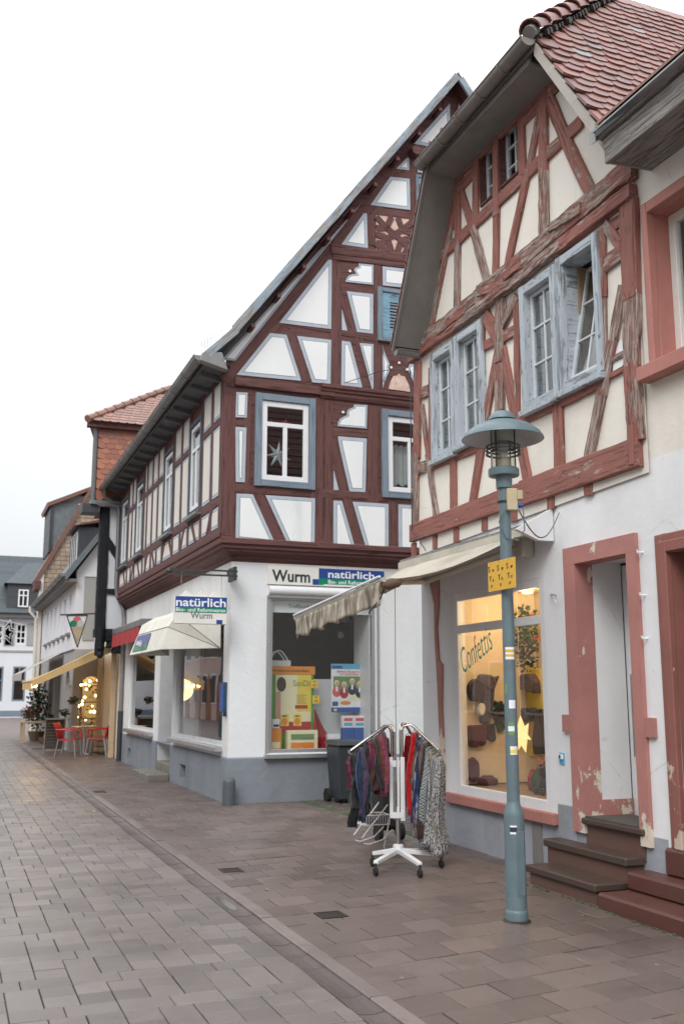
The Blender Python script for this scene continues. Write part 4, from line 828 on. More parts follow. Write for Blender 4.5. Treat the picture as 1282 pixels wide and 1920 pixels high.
A0, A1, A2, A3 = lerp(NE[4], FE[4], .45), lerp(NE[4], FE[4], .92), lerp(NE[3], FE[3], .95), lerp(NE[3], FE[3], .48); dv = Vector((-.012, 0, .002))
def emb(s0, s1, t0, t1, mt, k):
    f = lambda s, t: Vector(lerp(lerp(A0, A1, s), lerp(A3, A2, s), t)) + dv * k
    return MB().add([f(s0, t0), f(s1, t0), f(s1, t1), f(s0, t1)], [(0, 1, 2, 3)]).build('emblem', mt, AW)
plain('notice_blue', (.02, .06, .12), .4, .3); plain('faded_blue', (.13, .15, .30), .8, .3); plain('faded_green', (.12, .26, .18), .8, .3)
emb(.0, 1, .42, .92, 'faded_blue', 1.0); emb(.0, 1, .16, .42, 'faded_green', 1.0)
f = Vector(lerp(lerp(A0, A1, .9), lerp(A3, A2, .9), .5)) + dv * 1.3; xd = (Vector(A0) - Vector(A1)).normalized(); yd = (Vector(A3) - Vector(A0)).normalized(); wm = Matrix((xd, yd, xd.cross(yd))).transposed().to_4x4(); wm.translation = f; text('lettering', 'natürlich', 'print_white', AW, wm, width=1.0, height=.15)
# red awning and its case further along
RA = empty('red_awning', (3.8, 22.6, 3), 'rolled awning with a short red valance over the far shop window', 'awning')
m = MB(); m.box((3.5, 20.3, 2.90), (3.85, 24.1, 3.06)); m.build('case', 'zinc', RA, bevel=.02); rows = [[(3.49 + .01 * math.sin(i * .9), 20.35 + i * .1, z) for i in range(38)] for z in (2.9, 2.62)]; MB().grid(rows).build('valance', 'red_cloth', RA, smooth=True)
# side windows, door, steps
for nm, (a, z0, b, z1) in (('far_window', W2), ('near_window', W1)):
    window(HB, BS, a, z0, b, z1, .06, .06, [], 'shop_glass', 'grey_pvc', d=-.10, name='shop_window', bev=.004)
    m = MB(); m.rect(BS, a - .06, z0 - .09, b + .04, z0 - .005, -.05, .12); m.build('shop_window_sill', 'alu', HB, bevel=.012)
m = MB(); m.rect(BS, DO[0], DO[1], DO[0] + .06, DO[3], -.55, -.02); m.build('door_jamb', 'grey_pvc', HB)
MB().rect(BS, DO[0], DO[1] - .3, DO[2], DO[1] - .002, -.8, .0).build('door_step', 'concrete_step', HB, bevel=.01); MB().rect(BS, DO[0] - .15, -.01, DO[2] + .02, .12, .014, .42).build('door_step', 'concrete_step', HB, bevel=.012)
sh = MB().rect(BS, DO[0] + .06, DO[1], DO[2], DO[3], -.56, -.53).build('roller_shutter', 'grey_pvc', HB)
for i in range(48): z = DO[1] + .01 + i * .0505; MB().rect(BS, DO[0] + .07, z, DO[2] - .01, z + .042, -.529, -.512).build('slat', 'grey_pvc', sh)
IB = empty('notice_box', (3.85, 14.75, 1.25), 'narrow blue notice box on the white wall near the corner', 'notice box'); MB().rect(BS, -14.92, 1.30, -14.66, 1.74, .0, .05).build('box', 'notice_blue', IB, bevel=.006); MB().rect(BS, -14.90, 1.33, -14.68, 1.70, .0505, .053).build('notice', 'ink_blue', IB); MB().rect(BS, -14.70, 1.24, -14.64, 1.30, .01, .05).build('latch', 'ink_navy', IB)
# ---------------------------------------------------------------- weathered red timbered house
HA = empty('weathered_timber_house', (5.1, 8.5, 0), 'weathered cream house with peeling red timbers and half hipped tile roof', 'house')
AP, AG = PL('X', 5.10), PL('X', 5.12)
WIN = [(-10.15, 4.25, -9.56, 5.52), (-9.54, 4.28, -8.92, 5.54), (-8.14, 4.31, -7.51, 5.57), (-7.48, 4.32, -6.83, 5.60)]
q1 = [AP.px(*zt(760, 130, 5.342)(*p)) for p in [(762, 1440), (890, 660)]]; q2 = [AP.px(*zt(760, 130, 5.342)(*p)) for p in [(958, 1250), (1125, 380)]]
ATT = [(q1[0][0], 6.83, q1[1][0], 7.50), (q2[0][0], 6.83, q2[1][0], 7.50)]
ZLO = 3.2
poly = [(-10.62, ZLO), (-6.37, ZLO + .13), (-6.37, 6.28), (-7.15, 7.52), (-9.43, 7.52), (-10.52, 5.5), (-10.62, 5.3)]
op = [(a + .085, b + .06, c - .085, d - .085) for a, b, c, d in WIN]
m = MB(); wall_mesh(m, AP, poly, op + ATT, .16, 1); m.build('wall', ['cream_plaster', 'pale_blue_frame'], HA)
SW = (-9.82, .54, -7.99, 2.66); DOOR = (-7.44, .55, -6.70, 2.72)
m = MB(); wall_mesh(m, AG, [(-10.62, .5), (-6.40, .5), (-6.40, 3.42), (-10.62, 3.21)], [SW, DOOR], .14); m.build('wall', ['white_paint_plaster'], HA)
m = MB(); wall_mesh(m, AG, [(-10.62, -.02), (-6.40, -.02), (-6.40, .5), (-10.62, .5)], [(-7.44, .3, -6.70, .51)], .2); m.build('plinth', 'blue_grey_plinth', HA)
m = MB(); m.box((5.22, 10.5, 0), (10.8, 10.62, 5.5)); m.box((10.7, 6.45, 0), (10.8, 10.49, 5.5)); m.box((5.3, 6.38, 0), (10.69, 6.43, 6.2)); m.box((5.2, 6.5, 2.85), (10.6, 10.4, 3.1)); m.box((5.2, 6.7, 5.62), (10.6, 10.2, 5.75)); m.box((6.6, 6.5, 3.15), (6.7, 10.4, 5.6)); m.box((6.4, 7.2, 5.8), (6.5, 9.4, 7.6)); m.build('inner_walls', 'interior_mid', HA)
MB().box((5.13, 10.6, 0), (10.8, 10.64, 5.45)).build('side_wall', 'cream_plaster', HA)
# timbers
za1, za2, za3, za4, za5, za6 = zt(760, 130, 5.342), zt(960, 60, 5.052), zt(740, 400, 5.342), zt(960, 320, 4.931), zt(740, 680, 5.054), zt(960, 640, 4.748)
TP = AP
def tb(a, b, w, d=.045, wear=.0, jit=.011, rag=.004, **k): return pxbeam(HA, TP, a, b, w, d=d * .72, wear=wear, jit=jit * .62, rag=rag * .8, smooth=False, **k)
# rotten girder: several stacked rough lengths
tb((774, 660), (905, 553), .17, .085, .16, .022, .016); tb((900, 557), (985, 488), .19, .10, .17, .03, .02); tb((980, 492), (1070, 416), .20, .09, .24, .03, .02); tb((1062, 422), (1192, 312), .21, .085, .10, .022, .014)
tb((774, 676), (880, 600), .09, .10, .15, .02, .014); tb((870, 606), (985, 520), .11, .12, .20, .028, .02); tb((978, 526), (1060, 460), .11, .115, .22, .03, .018); tb((1052, 466), (1192, 358), .13, .105, .06, .015, .01)
tb((905, 548), (955, 532), .12, .12, .12, .03, .02); tb((1040, 432), (1100, 392), .10, .12, .26, .03, .02, name='split_beam')
MB_ = None
# attic frame
tb((812, 497), (1094, 226), .14, wear=.04); tb((830, 389), (893, 322), .12); tb((984, 227), (1047, 160), .12, wear=.02)
tb((859, 302), (860, 450), .125); tb((860, 440), (859, 585), .125, wear=.22); tb((896, 252), (893, 420), .12); tb((932, 214), (933, 405), .11, .055); tb((933, 400), (931, 528), .11); tb((977, 168), (982, 330), .125); tb((1021, 122), (1022, 330), .14, .055, .05); tb((1022, 325), (1023, 440), .14, .06, .20, .016, .01)
tb((866, 362), (890, 432), .12, .04, .08); tb((889, 428), (916, 530), .115, .05, .26); tb((857, 370), (848, 432), .09, .04, .05); tb((849, 425), (811, 615), .09, .05, .16); tb((1015, 205), (992, 325), .115, .04, .08); tb((993, 318), (952, 508), .115, .05, .10); tb((1032, 186), (1075, 290), .14, .05, .0); tb((1073, 284), (1115, 372), .14, .052, .05)
m = MB(); m.prism(TP, [TP.px(*za2(*p)) for p in [(90, 560), (270, 290), (375, 450), (285, 660)]], 0, .03); m.build('gable_plank', 'red_timber', HA)
m = MB(); m.prism(TP, [TP.px(*za1(*p)) for p in [(520, 950), (700, 740), (700, 800), (560, 1130)]], 0, .028); m.build('gable_plank', 'red_timber', HA)
tb((784, 640), (830, 478), .07, .03, .0); tb((828, 484), (858, 320), .07, .03, .0)
beam(HA, TP, (-9.42, 7.47), (-7.15, 7.47), .13, d=.03, jit=.004, wear=-.1, name='wall_plate')
# upper floor frame
tb((774, 1001), (985, 924), .22, .07, .0, .008, .003, name='sill_beam'); tb((980, 926), (1205, 846), .25, .07, .02, .008, .003, name='sill_beam')
tb((786, 682), (784, 860), .15, .06, .06); tb((784, 850), (781, 990), .12, .06, .26, .018, .01); tb((1181, 380), (1186, 560), .20, .06, .04); tb((1186, 550), (1188, 690), .20, .055, .24, .018, .008); tb((1187, 680), (1198, 828), .19, .07, .14, .016, .01); tb((1169, 385), (1176, 560), .06, .05, .02)
tb((942, 562), (939, 680), .16, .07, .22, .02, .012); tb((939, 670), (940, 770), .15, .06, .24, .018, .01); tb((940, 760), (942, 930), .13, .05, .05)
tb((940, 640), (913, 592), .15, .06, .06, .014); tb((940, 622), (972, 556), .12, .06, .16, .02, .01); tb((937, 655), (912, 790), .12, .05, .06); tb((913, 782), (887, 952), .13, .05, .0); tb((944, 655), (968, 778), .13, .05, .04); tb((967, 770), (992, 902), .13, .05, .0)
tb((908, 650), (937, 636), .11, .04, .06); tb((942, 634), (968, 620), .12, .045, .06)
tb((906, 600), (906, 800), .09, .045); tb((970, 556), (972, 780), .085, .045, .02); tb((1130, 432), (1132, 560), .11, .05, .14); tb((1131, 550), (1133, 712), .10, .045, .27); tb((808, 690), (809, 880), .055, .04); tb((852, 860), (853, 960), .125, .05, .06); tb((1048, 742), (1052, 884), .14, .055, .08)
tb((809, 876), (898, 839), .09, .045); tb((976, 790), (1048, 757), .10, .045, .02); tb((1046, 758), (1130, 717), .11, .05, .06)
tb((793, 760), (806, 860), .085, .045, .12); tb((804, 850), (821, 974), .10, .05, .26, .015, .008); tb((1171, 535), (1150, 650), .115, .05, .24, .016, .008); tb((1152, 640), (1130, 742), .13, .055, .10, .014, .006); tb((1131, 736), (1106, 862), .125, .055, .22, .016, .008)
tb((1136, 497), (1168, 473), .15, .05, .10); tb((1136, 420), (1166, 462), .10, .045, .08); tb((1146, 706), (1178, 688), .045, .045, .05); tb((1148, 676), (1178, 660), .05, .04, .3); tb((1140, 430), (1170, 410), .12, .03, .04); tb((792, 738), (806, 732), .14, .05, .14); tb((786, 880), (800, 874), .14, .05, .18)
for x, y in ((776, 1030), (816, 1014), (856, 1002), (909, 980), (964, 962), (1033, 940), (1103, 914)): tb((x, y - 12), (x, y + 15), .115, .022, .04, .008, .002, name='joist_end')
tb((1192, 798), (1193, 872), .07, .085, -.05, .003, .0, name='corner_strap')
MB().prism(AP, [AP.px(*p) for p in [(1162, 640), (1178, 632), (1180, 684), (1150, 700), (1152, 668)]], 0, .012).build('bare_plaster', 'infill_white', HA)
# window surrounds and sashes
for k, (a, z0, c, z1) in enumerate(WIN):
    s = None
    for p, q, w in (((a + .042, z0), (a + .042, z1), .085), ((c - .042, z0), (c - .042, z1), .085), ((a + .085, z1 - .045), (c - .085, z1 - .045), .09), ((a + .085, z0 + .03), (c - .085, z0 + .03), .06)):
        o = beam(HA if s is None else s, AP, p, q, w, d=.06, jit=.0012, mat_='pale_blue_frame', name='window_surround' if s is None else 'surround_board', wear=random.uniform(-.03, .08)); s = s or o
    m = MB(); m.hexa([AP.P(a - .01, z0 - .07, -.01), AP.P(c + .01, z0 - .07, -.01), AP.P(c + .01, z0 - .005, -.01), AP.P(a - .01, z0 - .005, -.01)], [AP.P(a - .01, z0 - .075, .10), AP.P(c + .01, z0 - .075, .10), AP.P(c + .01, z0 - .02, .10), AP.P(a - .01, z0 - .02, .10)]); m.build('window_sill', 'pale_blue_frame', s, bevel=.004)
    A, B, C, D = a + .085, z0 + .06, c - .085, z1 - .09; dd = -.055; um = (A + C) / 2; bars = [('v', um, B + .03, D - .03)] + [('h', B + (D - B) * i / 3, A + .03, C - .03) for i in (1, 2)]
    pl = AP
    if k == 3:
        window(HA, PL('X', 0), -(C - A) / 2, 0, (C - A) / 2, D - B, .04, .035, [('v', 0, .03, D - B - .03)] + [('h', (D - B) * i / 3, -(C - A) / 2 + .03, (C - A) / 2 - .03) for i in (1, 2)], mat_='sash_paint', name='open_sash', mw=.022)
        w = bpy.data.objects[[o.name for o in HA.children if o.name.startswith('open_sash')][0]]
        T = Matrix.Translation(AP.P(um, B + .01, -.03)) @ Matrix.Rotation(R(11), 4, 'Y'); w.matrix_basis = T; WM[w.name] = T
        MB().rect(AP, A, B, A + .03, D, -.30, -.121).build('inner_lining', 'display_wood', HA)
    else: window(HA, AP, A, B, C, D, .04, .04, bars, d=dd, mat_='sash_paint', mw=.024)
    rows = [[AP.P(A + (C - A) * i / 16, z, -.24 + .012 * math.sin(i * 1.3)) for i in range(17)] for z in (B + .05, D)]
    if k in (0, 1): MB().grid(rows).build('curtain', 'curtain', HA, smooth=True)
for (a, z0, c, z1) in ATT:
    m = MB(); m.rect(AP, a, z0, a + .012, z1, -.158, .02); m.rect(AP, c - .012, z0, c, z1, -.158, .02); m.rect(AP, a + .012, z0, c - .012, z0 + .02, -.158, .03); m.build('window_lining', 'dark_red_timber', HA)
    um = (a + c) / 2; window(HA, AP, a + .012, z0 + .02, c - .012, z1, .045, .04, [('v', um, z0 + .04, z1 - .04)] + [('h', z0 + (z1 - z0) * i / 3, a + .04, c - .04) for i in (1, 2)], d=-.10, mat_='sash_paint', mw=.024)
# roof
LZ = lambda y: 9.47 - 1.87 * (y - 8.4); RZ_ = lambda y: 9.47 - 1.54 * (8.4 - y); XF = 4.70
def slab(pts, t, name, mats, vec=(0, 0, -1)): return MB().ext(pts, Vector(vec) * t).build(name, mats, HA)
yl, yr = 9.4, 7.2
slab([(XF, 10.4, LZ(10.4)), (XF, yl, LZ(yl)), (6.55, 8.4, 9.47), (10.9, 8.4, 9.47), (10.9, 10.4, LZ(10.4))], .05, 'roof_slope', 'soffit_grey', (0, -.0, -1))
rs = slab([(XF + .06, 6.2, RZ_(6.2)), (XF + .06, yr, RZ_(yr)), (6.55, 8.4, 9.47), (10.9, 8.4, 9.47), (10.9, 6.2, RZ_(6.2))], .13, 'roof_slope', 'soffit_grey')
slab([(XF, yr, 7.62), (XF, yl, 7.60), (6.55, 8.4, 9.47)], .12, 'roof_slope', 'soffit_grey')
m = MB()
for sl, n_ in (('l', 26), ('h', 16)):
    for i in range(n_):
        t0, t1 = i / n_, (i + 1.2) / n_
        if sl == 'l':
            y0, y1 = 10.44 - 2.04 * t0, max(10.44 - 2.04 * t1, 8.4); x0 = XF - .03 + max(0, (LZ(y0) - 7.6)); z0, z1 = LZ(y0) + .05, LZ(y1) + .02
            m.hexa([(x0, y0, z0 - .03), (11, y0, z0 - .03), (11, y1, z1 - .03), (x0, y1, z1 - .03)], [(x0, y0, z0), (11, y0, z0), (11, y1, z1), (x0, y1, z1)])
        else:
            x0, x1 = XF - .06 + 1.85 * t0, min(XF - .06 + 1.85 * t1, 6.5); z0, z1 = 7.60 + 1.85 * t0 + .04, 7.6 + 1.85 * min(t1, 1) + .015; ya, yb = 7.2 + t0 * 1.2, 9.4 - t0 * 1.0
            m.hexa([(x0, ya, z0 - .03), (x0, yb, z0 - .03), (x1, yb, z1 - .03), (x1, ya, z1 - .03)], [(x0, ya, z0), (x0, yb, z0), (x1, yb, z1), (x1, ya, z1)])
tag(m.build('tile_field', 'roof_tile', HA, merge=False), kind='stuff')
# beaver tail tiles on the slope in view
def tail(w=.176, L=.27, t=.024):
    m = MB(); out_ = [(-w / 2, 0), (w / 2, 0), (w / 2, -L + .045), (w * .36, -L + .016), (w * .15, -L + .002), (-w * .15, -L + .002), (-w * .36, -L + .016), (-w / 2, -L + .045)]
    m.add([(x, y, 0) for x, y in out_] + [(x, y, t) for x, y in out_], [list(range(8, 16))] + [(i, (i + 1) % 8, 8 + (i + 1) % 8, 8 + i) for i in range(8)]); return m
sdir = Vector((0, -1, -1.54)).normalized(); nrm_ = Vector((0, -1.54, 1)).normalized()
bas = Matrix((Vector((1, 0, 0)), -sdir, nrm_)).transposed()
if bas.determinant() < 0: bas = Matrix((Vector((-1, 0, 0)), -sdir, nrm_)).transposed()
tiles = []; Ls = math.hypot(2.45, 2.45 * 1.54); Lm = math.hypot(2.17, 2.17 * 1.54); r_ = 0; s_ = .10
while s_ < Lm - .2:
    y = 8.4 - s_ / Ls * 2.45; z = RZ_(y); x0 = max(XF + .03, XF + (z - 7.62) + .02) if z > 7.62 else XF + .03
    x = x0 + (.09 if r_ % 2 else .0) + .06
    while x < 10.6: tiles.append((x, s_)); x += .18
    s_ += .148; r_ += 1
sc = []
for x, s in tiles:
    P = Vector((x, 8.4, 9.47)) + sdir * s; q = proj(P); sc.append((q[2] if q and 0 < q[0] < PW + 20 and -20 < q[1] < 290 else 99 + x, P))
sc.sort(key=lambda t: t[0]); tm = tail().mesh('roof_tile', 'roof_tile'); rest = MB(); tb_ = tail()
for i, (k, P) in enumerate(sc):
    w4 = (bas @ Matrix.Rotation(R(-5.5 + random.uniform(-.7, .9)), 3, 'X') @ Matrix.Rotation(R(random.uniform(-1.2, 1.2)), 3, 'Z')).to_4x4(); w4.translation = P + nrm_ * .012 - sdir * .27 + sdir * .27
    if i < 300 and k < 90: link_mesh('roof_tile', tm, rs, w4)
    else: rest.add([w4 @ v for v in tb_.v], tb_.f)
tag(rest.build('tile_field', 'roof_tile', rs, merge=False), kind='stuff')
# hip tiles
h0, h1 = Vector((XF - .02, 7.18, 7.66)), Vector((6.58, 8.4, 9.52)); n_ = 9; ax = (h1 - h0).normalized(); sd_ = ax.cross(Vector((0, 0, 1))).normalized(); up_ = sd_.cross(ax)
for i in range(n_):
    a = h0 + (h1 - h0) * (i / n_) ; b = h0 + (h1 - h0) * ((i + 1.15) / n_); m = MB(); rows = []
    for P, r in ((a + up_ * .03, .115), (a * .5 + b * .5 + up_ * .02, .105), (b, .09)): rows.append([P + sd_ * r * math.cos(t) + up_ * r * math.sin(t) for t in [math.pi * j / 8 for j in range(9)]])
    for P, r in ((b - up_ * .0, .078), (a + up_ * .03, .10)): rows.append([P + sd_ * r * math.cos(t) + up_ * r * math.sin(t) for t in [math.pi * j / 8 for j in range(9)]])
    rows.append(rows[0]); m.grid(rows); m.build('hip_tile', 'roof_tile', HA, smooth=True)
MB().tube([h0 - ax * .05 + up_ * .02, h0 + ax * .1 + up_ * .03], .065, 10).build('hip_mortar_cap', 'soffit_grey', HA)
m = MB(); 
for i in range(40): t = i / 40; P = h0 + (h1 - h0) * t - up_ * .01; s = random.uniform(.03, .06); m.tube([P - sd_ * s * 2.2 - up_ * .03, P + sd_ * s * 2.2 - up_ * .03], s * .6, 5)
m.build('hip_mortar', 'iron', HA)
# verge boards, soffits, gutters
m = MB(); m.hexa([(XF + .045, 6.2, RZ_(6.2) - .16), (XF + .045, yr - .0, RZ_(yr) - .16), (XF + .045, yr, RZ_(yr) - .0), (XF + .045, 6.2, RZ_(6.2) - .0)], [(XF + .015, 6.2, RZ_(6.2) - .16), (XF + .015, yr, RZ_(yr) - .16), (XF + .015, yr, RZ_(yr)), (XF + .015, 6.2, RZ_(6.2))]); m.build('verge_board', 'awning_grey', HA)
m = MB(); m.hexa([(5.09, 6.3, RZ_(6.3) - .17), (5.09, 7.3, RZ_(7.3) - .17), (5.09, 7.3, RZ_(7.3) - .145), (5.09, 6.3, RZ_(6.3) - .145)], [(XF + .05, 6.3, RZ_(6.3) - .17), (XF + .05, 7.3, RZ_(7.3) - .17), (XF + .05, 7.3, RZ_(7.3) - .145), (XF + .05, 6.3, RZ_(6.3) - .145)]); m.build('verge_soffit', 'awning_grey', HA)
m = MB(); m.box((XF + .02, 7.3, 7.44), (5.10, 9.5, 7.47)); m.box((XF + .02, 7.3, 7.47), (XF + .05, 9.45, 7.62)); m.build('hip_soffit', 'soffit_grey', HA)
gutter(HA, (XF - .07, 7.16, 7.60), (XF - .07, 9.48, 7.54), .075, 'zinc_warm', ring=.44)
m = MB(); m.hexa([(XF - .02, 10.43, LZ(10.43) - .08), (XF - .02, 9.42, LZ(9.42) - .07), (XF - .02, 9.42, LZ(9.42) + .02), (XF - .02, 10.43, LZ(10.43) + .01)], [(XF + .008, 10.43, LZ(10.43) - .08), (XF + .008, 9.42, LZ(9.42) - .07), (XF + .008, 9.42, LZ(9.42) + .02), (XF + .008, 10.43, LZ(10.43) + .01)]); m.build('verge_board', 'zinc', HA)
n_ = 16
for i in range(n_):
    y0, y1 = 10.44 - i * .066, 10.44 - i * .066 - .08; m = MB(); m.hexa([(XF - .035, y0, LZ(y0) + .012), (XF + .1, y0, LZ(y0) + .012), (XF + .1, y1, LZ(y1) + .012), (XF - .035, y1, LZ(y1) + .012)], [(XF - .035, y0, LZ(y0) + .055), (XF + .1, y0, LZ(y0) + .055), (XF + .1, y1, LZ(y1) + .035), (XF - .035, y1, LZ(y1) + .035)]); m.build('verge_tile', 'roof_tile', HA)
gutter(HA, (XF + .05, 10.47, LZ(10.43) - .02), (9, 10.47, LZ(10.43) - .02), .065, 'zinc', ring=1.2)
# ground floor details: red corner stones, door surround, sills
zc = zt(780, 940, 2.3406)
q = [AG.px(*zc(*p)) for p in [(62, 350), (103, 345), (103, 465), (95, 560), (105, 700), (120, 715), (118, 900), (128, 1100), (133, 1290), (112, 1290), (108, 1050), (98, 800), (86, 600), (84, 450)]]; MB().prism(AG, q, 0, .02).build('corner_stone', 'pink_stone', HA)
a, z0, c, z1 = DOOR
m = MB(); m.rect(AG, -7.61, .42, a, z1, 0, .035); m.rect(AG, c, .42, -6.58, z1, 0, .035); m.rect(AG, -7.61, z1, -6.58, z1 + .15, 0, .036)
m.rect(AG, -7.73, 1.25, -7.61, 1.40, 0, .03); m.rect(AG, -6.58, 1.25, -6.47, 1.40, 0, .03); m.build('door_surround', 'pink_stone', HA)
m = MB(); m.rect(AG, a - .02, z0, a + .004, z1, -.15, .037); m.rect(AG, c - .004, z0, c + .02, z1, -.15, .037); m.rect(AG, a + .004, z1 - .004, c - .004, z1 + .02, -.15, .038); m.build('door_reveal', 'pink_stone', HA)
m = MB(); m.box((5.26, -a, z0), (5.58, -a + .05, z1 + .2)); m.box((5.26, -c - .06, z0), (5.58, -c - .01, z1 + .2)); m.box((5.26, -c, z1 + .02), (5.58, -a, z1 + .1)); m.build('door_recess', 'white_paint_plaster', HA)
m = MB(); m.box((5.26, -a - .02, z0), (5.58, -a, z0 + .14)); m.build('recess_skirting', 'pink_stone', HA)
dr = MB(); dr.box((5.59, -c - .02, z0), (5.64, -a, z1)); dr = dr.build('door', 'white_pvc', HA)
MB().box((5.575, -a - .62, z0 + .02), (5.59, -a - .08, z1 - .02)).build('door_leaf', 'white_pvc', dr, bevel=.004); MB().box((5.57, -a - .35, z0 + .25), (5.574, -a - .18, z1 - .15)).build('door_glass', 'window_glass', dr); MB().tube([(5.54, -a - .13, 1.05), (5.54, -a - .13, 1.75)], .014, 8).build('door_handle', 'chrome', dr)
MB().rect(AG, a - .02, .50, c + .06, z0, -.45, .06).build('threshold', 'brown_stone', HA, bevel=.01); MB().rect(AG, a, z0 + .001, c, z0 + .012, -.4, .03).build('door_mat', 'carpet', HA); MB().rect(AG, a - .02, .30, c + .02, .499, -.2, .01).build('riser', 'riser_stone', HA)
MB().rect(AG, -10.02, .43, -7.88, .53, -.1, .06).build('window_ledge', 'sill_stone', HA, bevel=.006)
MB().rect(AG, -7.88, .0, -7.60, .62, 0, .012).build('plinth_patch', 'blue_grey_plinth', HA, bevel=.006)
q = MB(); q.rect(AG, -8.32, .06, -8.16, .40, .001, .012); q.build('vent_grille', 'soffit_grey', HA)
# steps
def step(parent, name, x0, y0, x1, y1, z, t, mat_, rmat, over=.03):
    m = MB(); m.box((x0 + over, y0 + over, -.02), (x1, y1 - over, z - t)); o = m.build(name, rmat, parent); MB().box((x0, y0, z - t + .001), (x1, y1, z)).build('tread', mat_, o, bevel=.01); return o
ST = empty('door_steps', (4.9, 7.2, 0), 'worn brown stone steps in front of the white shop door', 'steps')
step(ST, 'step', 4.66, 6.72, 5.11, 7.72, .155, .06, 'brown_stone', 'riser_stone'); step(ST, 'step', 4.93, 6.69, 5.115, 7.86, .335, .065, 'brown_stone', 'riser_stone')
# shop window with warm lit display
a, z0, c, z1 = SW; window(HA, AG, a, z0, c, z1, .085, .06, [('h', 2.27, a + .08, c - .08)], 'shop_glass', 'white_pvc', d=-.06, name='shop_window', mw=.085)
m = MB(); m.box((5.24, 7.85, .50), (6.6, 10.0, .60)); m.build('display_floor', 'display_wood', HA); m = MB(); m.box((6.25, 7.85, .61), (6.3, 10.0, 2.8)); m.box((5.24, 7.86, .61), (6.24, 7.9, 2.8)); m.box((5.24, 9.95, .61), (6.24, 10.0, 2.8)); m.build('display_wall', 'warm_wall', HA); m = MB(); m.box((5.24, 7.91, 2.72), (6.24, 9.94, 2.78)); m.build('display_ceiling', 'warm_wall', HA)
for i, (x, y, lab) in enumerate(((5.75, 9.3, 'round warm ceiling lamp in the left of the lit shop window'), (5.75, 8.3, 'round warm ceiling lamp in the right of the lit shop window'))):
    e = empty('ceiling_lamp', (x, y, 2.7), lab, 'lamp', 'lamps in the lit shop window'); MB().lathe([(.06, -.06), (.075, -.03), (.075, 0)], (x, y, 2.71), 16).build('housing', 'white_pvc', e, smooth=True); MB().lathe([(.0, -.066), (.05, -.063), (.055, -.061)], (x, y, 2.71), 16).build('lens', 'warm_bulb', e)
    ld = bpy.data.lights.new('shop_lamp', 'POINT'); ld.energy = 15; ld.color = (1, .76, .48); ld.shadow_soft_size = .1; lo = bpy.data.objects.new('shop_lamp', ld); COL.objects.link(lo); attach(lo, e, Matrix.Translation((x, y, 2.55)))
plain('teal_film', (.10, .50, .45), .4, .1); 
gm = AG.M(*AG.px(*zt(840, 1080, 4)(118, 735)), .005) @ Matrix.Rotation(R(21), 4, 'Z'); text('window_lettering', 'Confettis', 'teal_film', HA, gm, width=.70, height=.40, shear=.3, offset=-.004)
# ---------------------------------------------------------------- cream neighbour at the right edge
HC = empty('cream_corner_house', (5.12, 4.5, 0), 'cream plastered house with pink stone window frame at the right edge', 'house')
CG = PL('X', 5.119); CW_ = (-6.16, 4.17, -5.1, 5.45); CD = (-6.20, .45, -5.15, 2.66)
m = MB(); wall_mesh(m, CG, [(-6.41, 3.44), (-1.2, 3.44), (-1.2, 6.1), (-6.41, 6.1)], [CW_], .2, 1); m.build('wall', ['cream_plaster', 'sill_stone'], HC)
m = MB(); wall_mesh(m, CG, [(-6.41, -.02), (-1.2, -.02), (-1.2, 3.44), (-6.41, 3.44)], [(CD[0], .0, CD[2], CD[3])], .3, 1); m.build('wall', ['white_paint_plaster', 'red_stone'], HC)
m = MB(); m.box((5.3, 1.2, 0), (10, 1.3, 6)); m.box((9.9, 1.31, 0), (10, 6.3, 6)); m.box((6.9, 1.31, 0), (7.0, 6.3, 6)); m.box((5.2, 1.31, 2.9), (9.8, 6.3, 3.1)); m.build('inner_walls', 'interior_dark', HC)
a, z0, c, z1 = CW_
for k, (w, d, e) in enumerate(((.13, .03, 0), (.095, .055, 0), (.05, .075, 0))):
    g_ = .028 * (2 - k); m = MB(); m.rect(CG, a - w, z0 + .001 * k, a - g_, z1 + w, 0, d); m.rect(CG, c + g_, z0 + .001 * k, c + w, z1 + w, 0, d); m.rect(CG, a - g_, z1 + g_, c + g_, z1 + w, 0, d - .001); m.build('window_architrave', 'sill_stone', HC, bevel=.006)
MB().rect(CG, a - .17, z0 - .12, c + .17, z0, 0, .13).build('window_sill', 'sill_stone', HC, bevel=.008)
window(HC, CG, a, z0, c, z1, .075, .06, [('v', (a + c) / 2, z0 + .07, z1 - .07)], d=-.2, mat_='cream_white', mw=.09)
rows = [[CG.P(a + .05 + (c - a - .1) * i / 30, z, -.3 + .02 * math.sin(i * 1.1)) for i in range(31)] for z in (z0 + .1, z1)]; MB().grid(rows).build('curtain', 'curtain', HC, smooth=True)
a, z0, c, z1 = CD
for w, d, g_ in ((.15, .03, .05), (.09, .05, 0)):
    m = MB(); m.rect(CG, a - w, z0 + g_ * .02, a - g_, z1 + w, 0, d); m.rect(CG, c + g_, z0 + g_ * .02, c + w, z1 + w, 0, d); m.rect(CG, a - g_, z1 + g_, c + g_, z1 + w, 0, d - .001); m.build('door_surround', 'red_stone', HC, bevel=.008)
d_ = MB().rect(CG, a, z0, c, z1, -.36, -.30).build('door', 'dark_red_timber', HC)
for i in range(4): MB().rect(CG, a + .06, z0 + .1 + i * .53, c - .06, z0 + .52 + i * .53, -.299, -.285).build('door_panel', 'dark_red_timber', d_, bevel=.01)
SC = empty('sandstone_steps', (4.9, 5.8, 0), 'red sandstone steps at the right edge of the picture', 'steps')
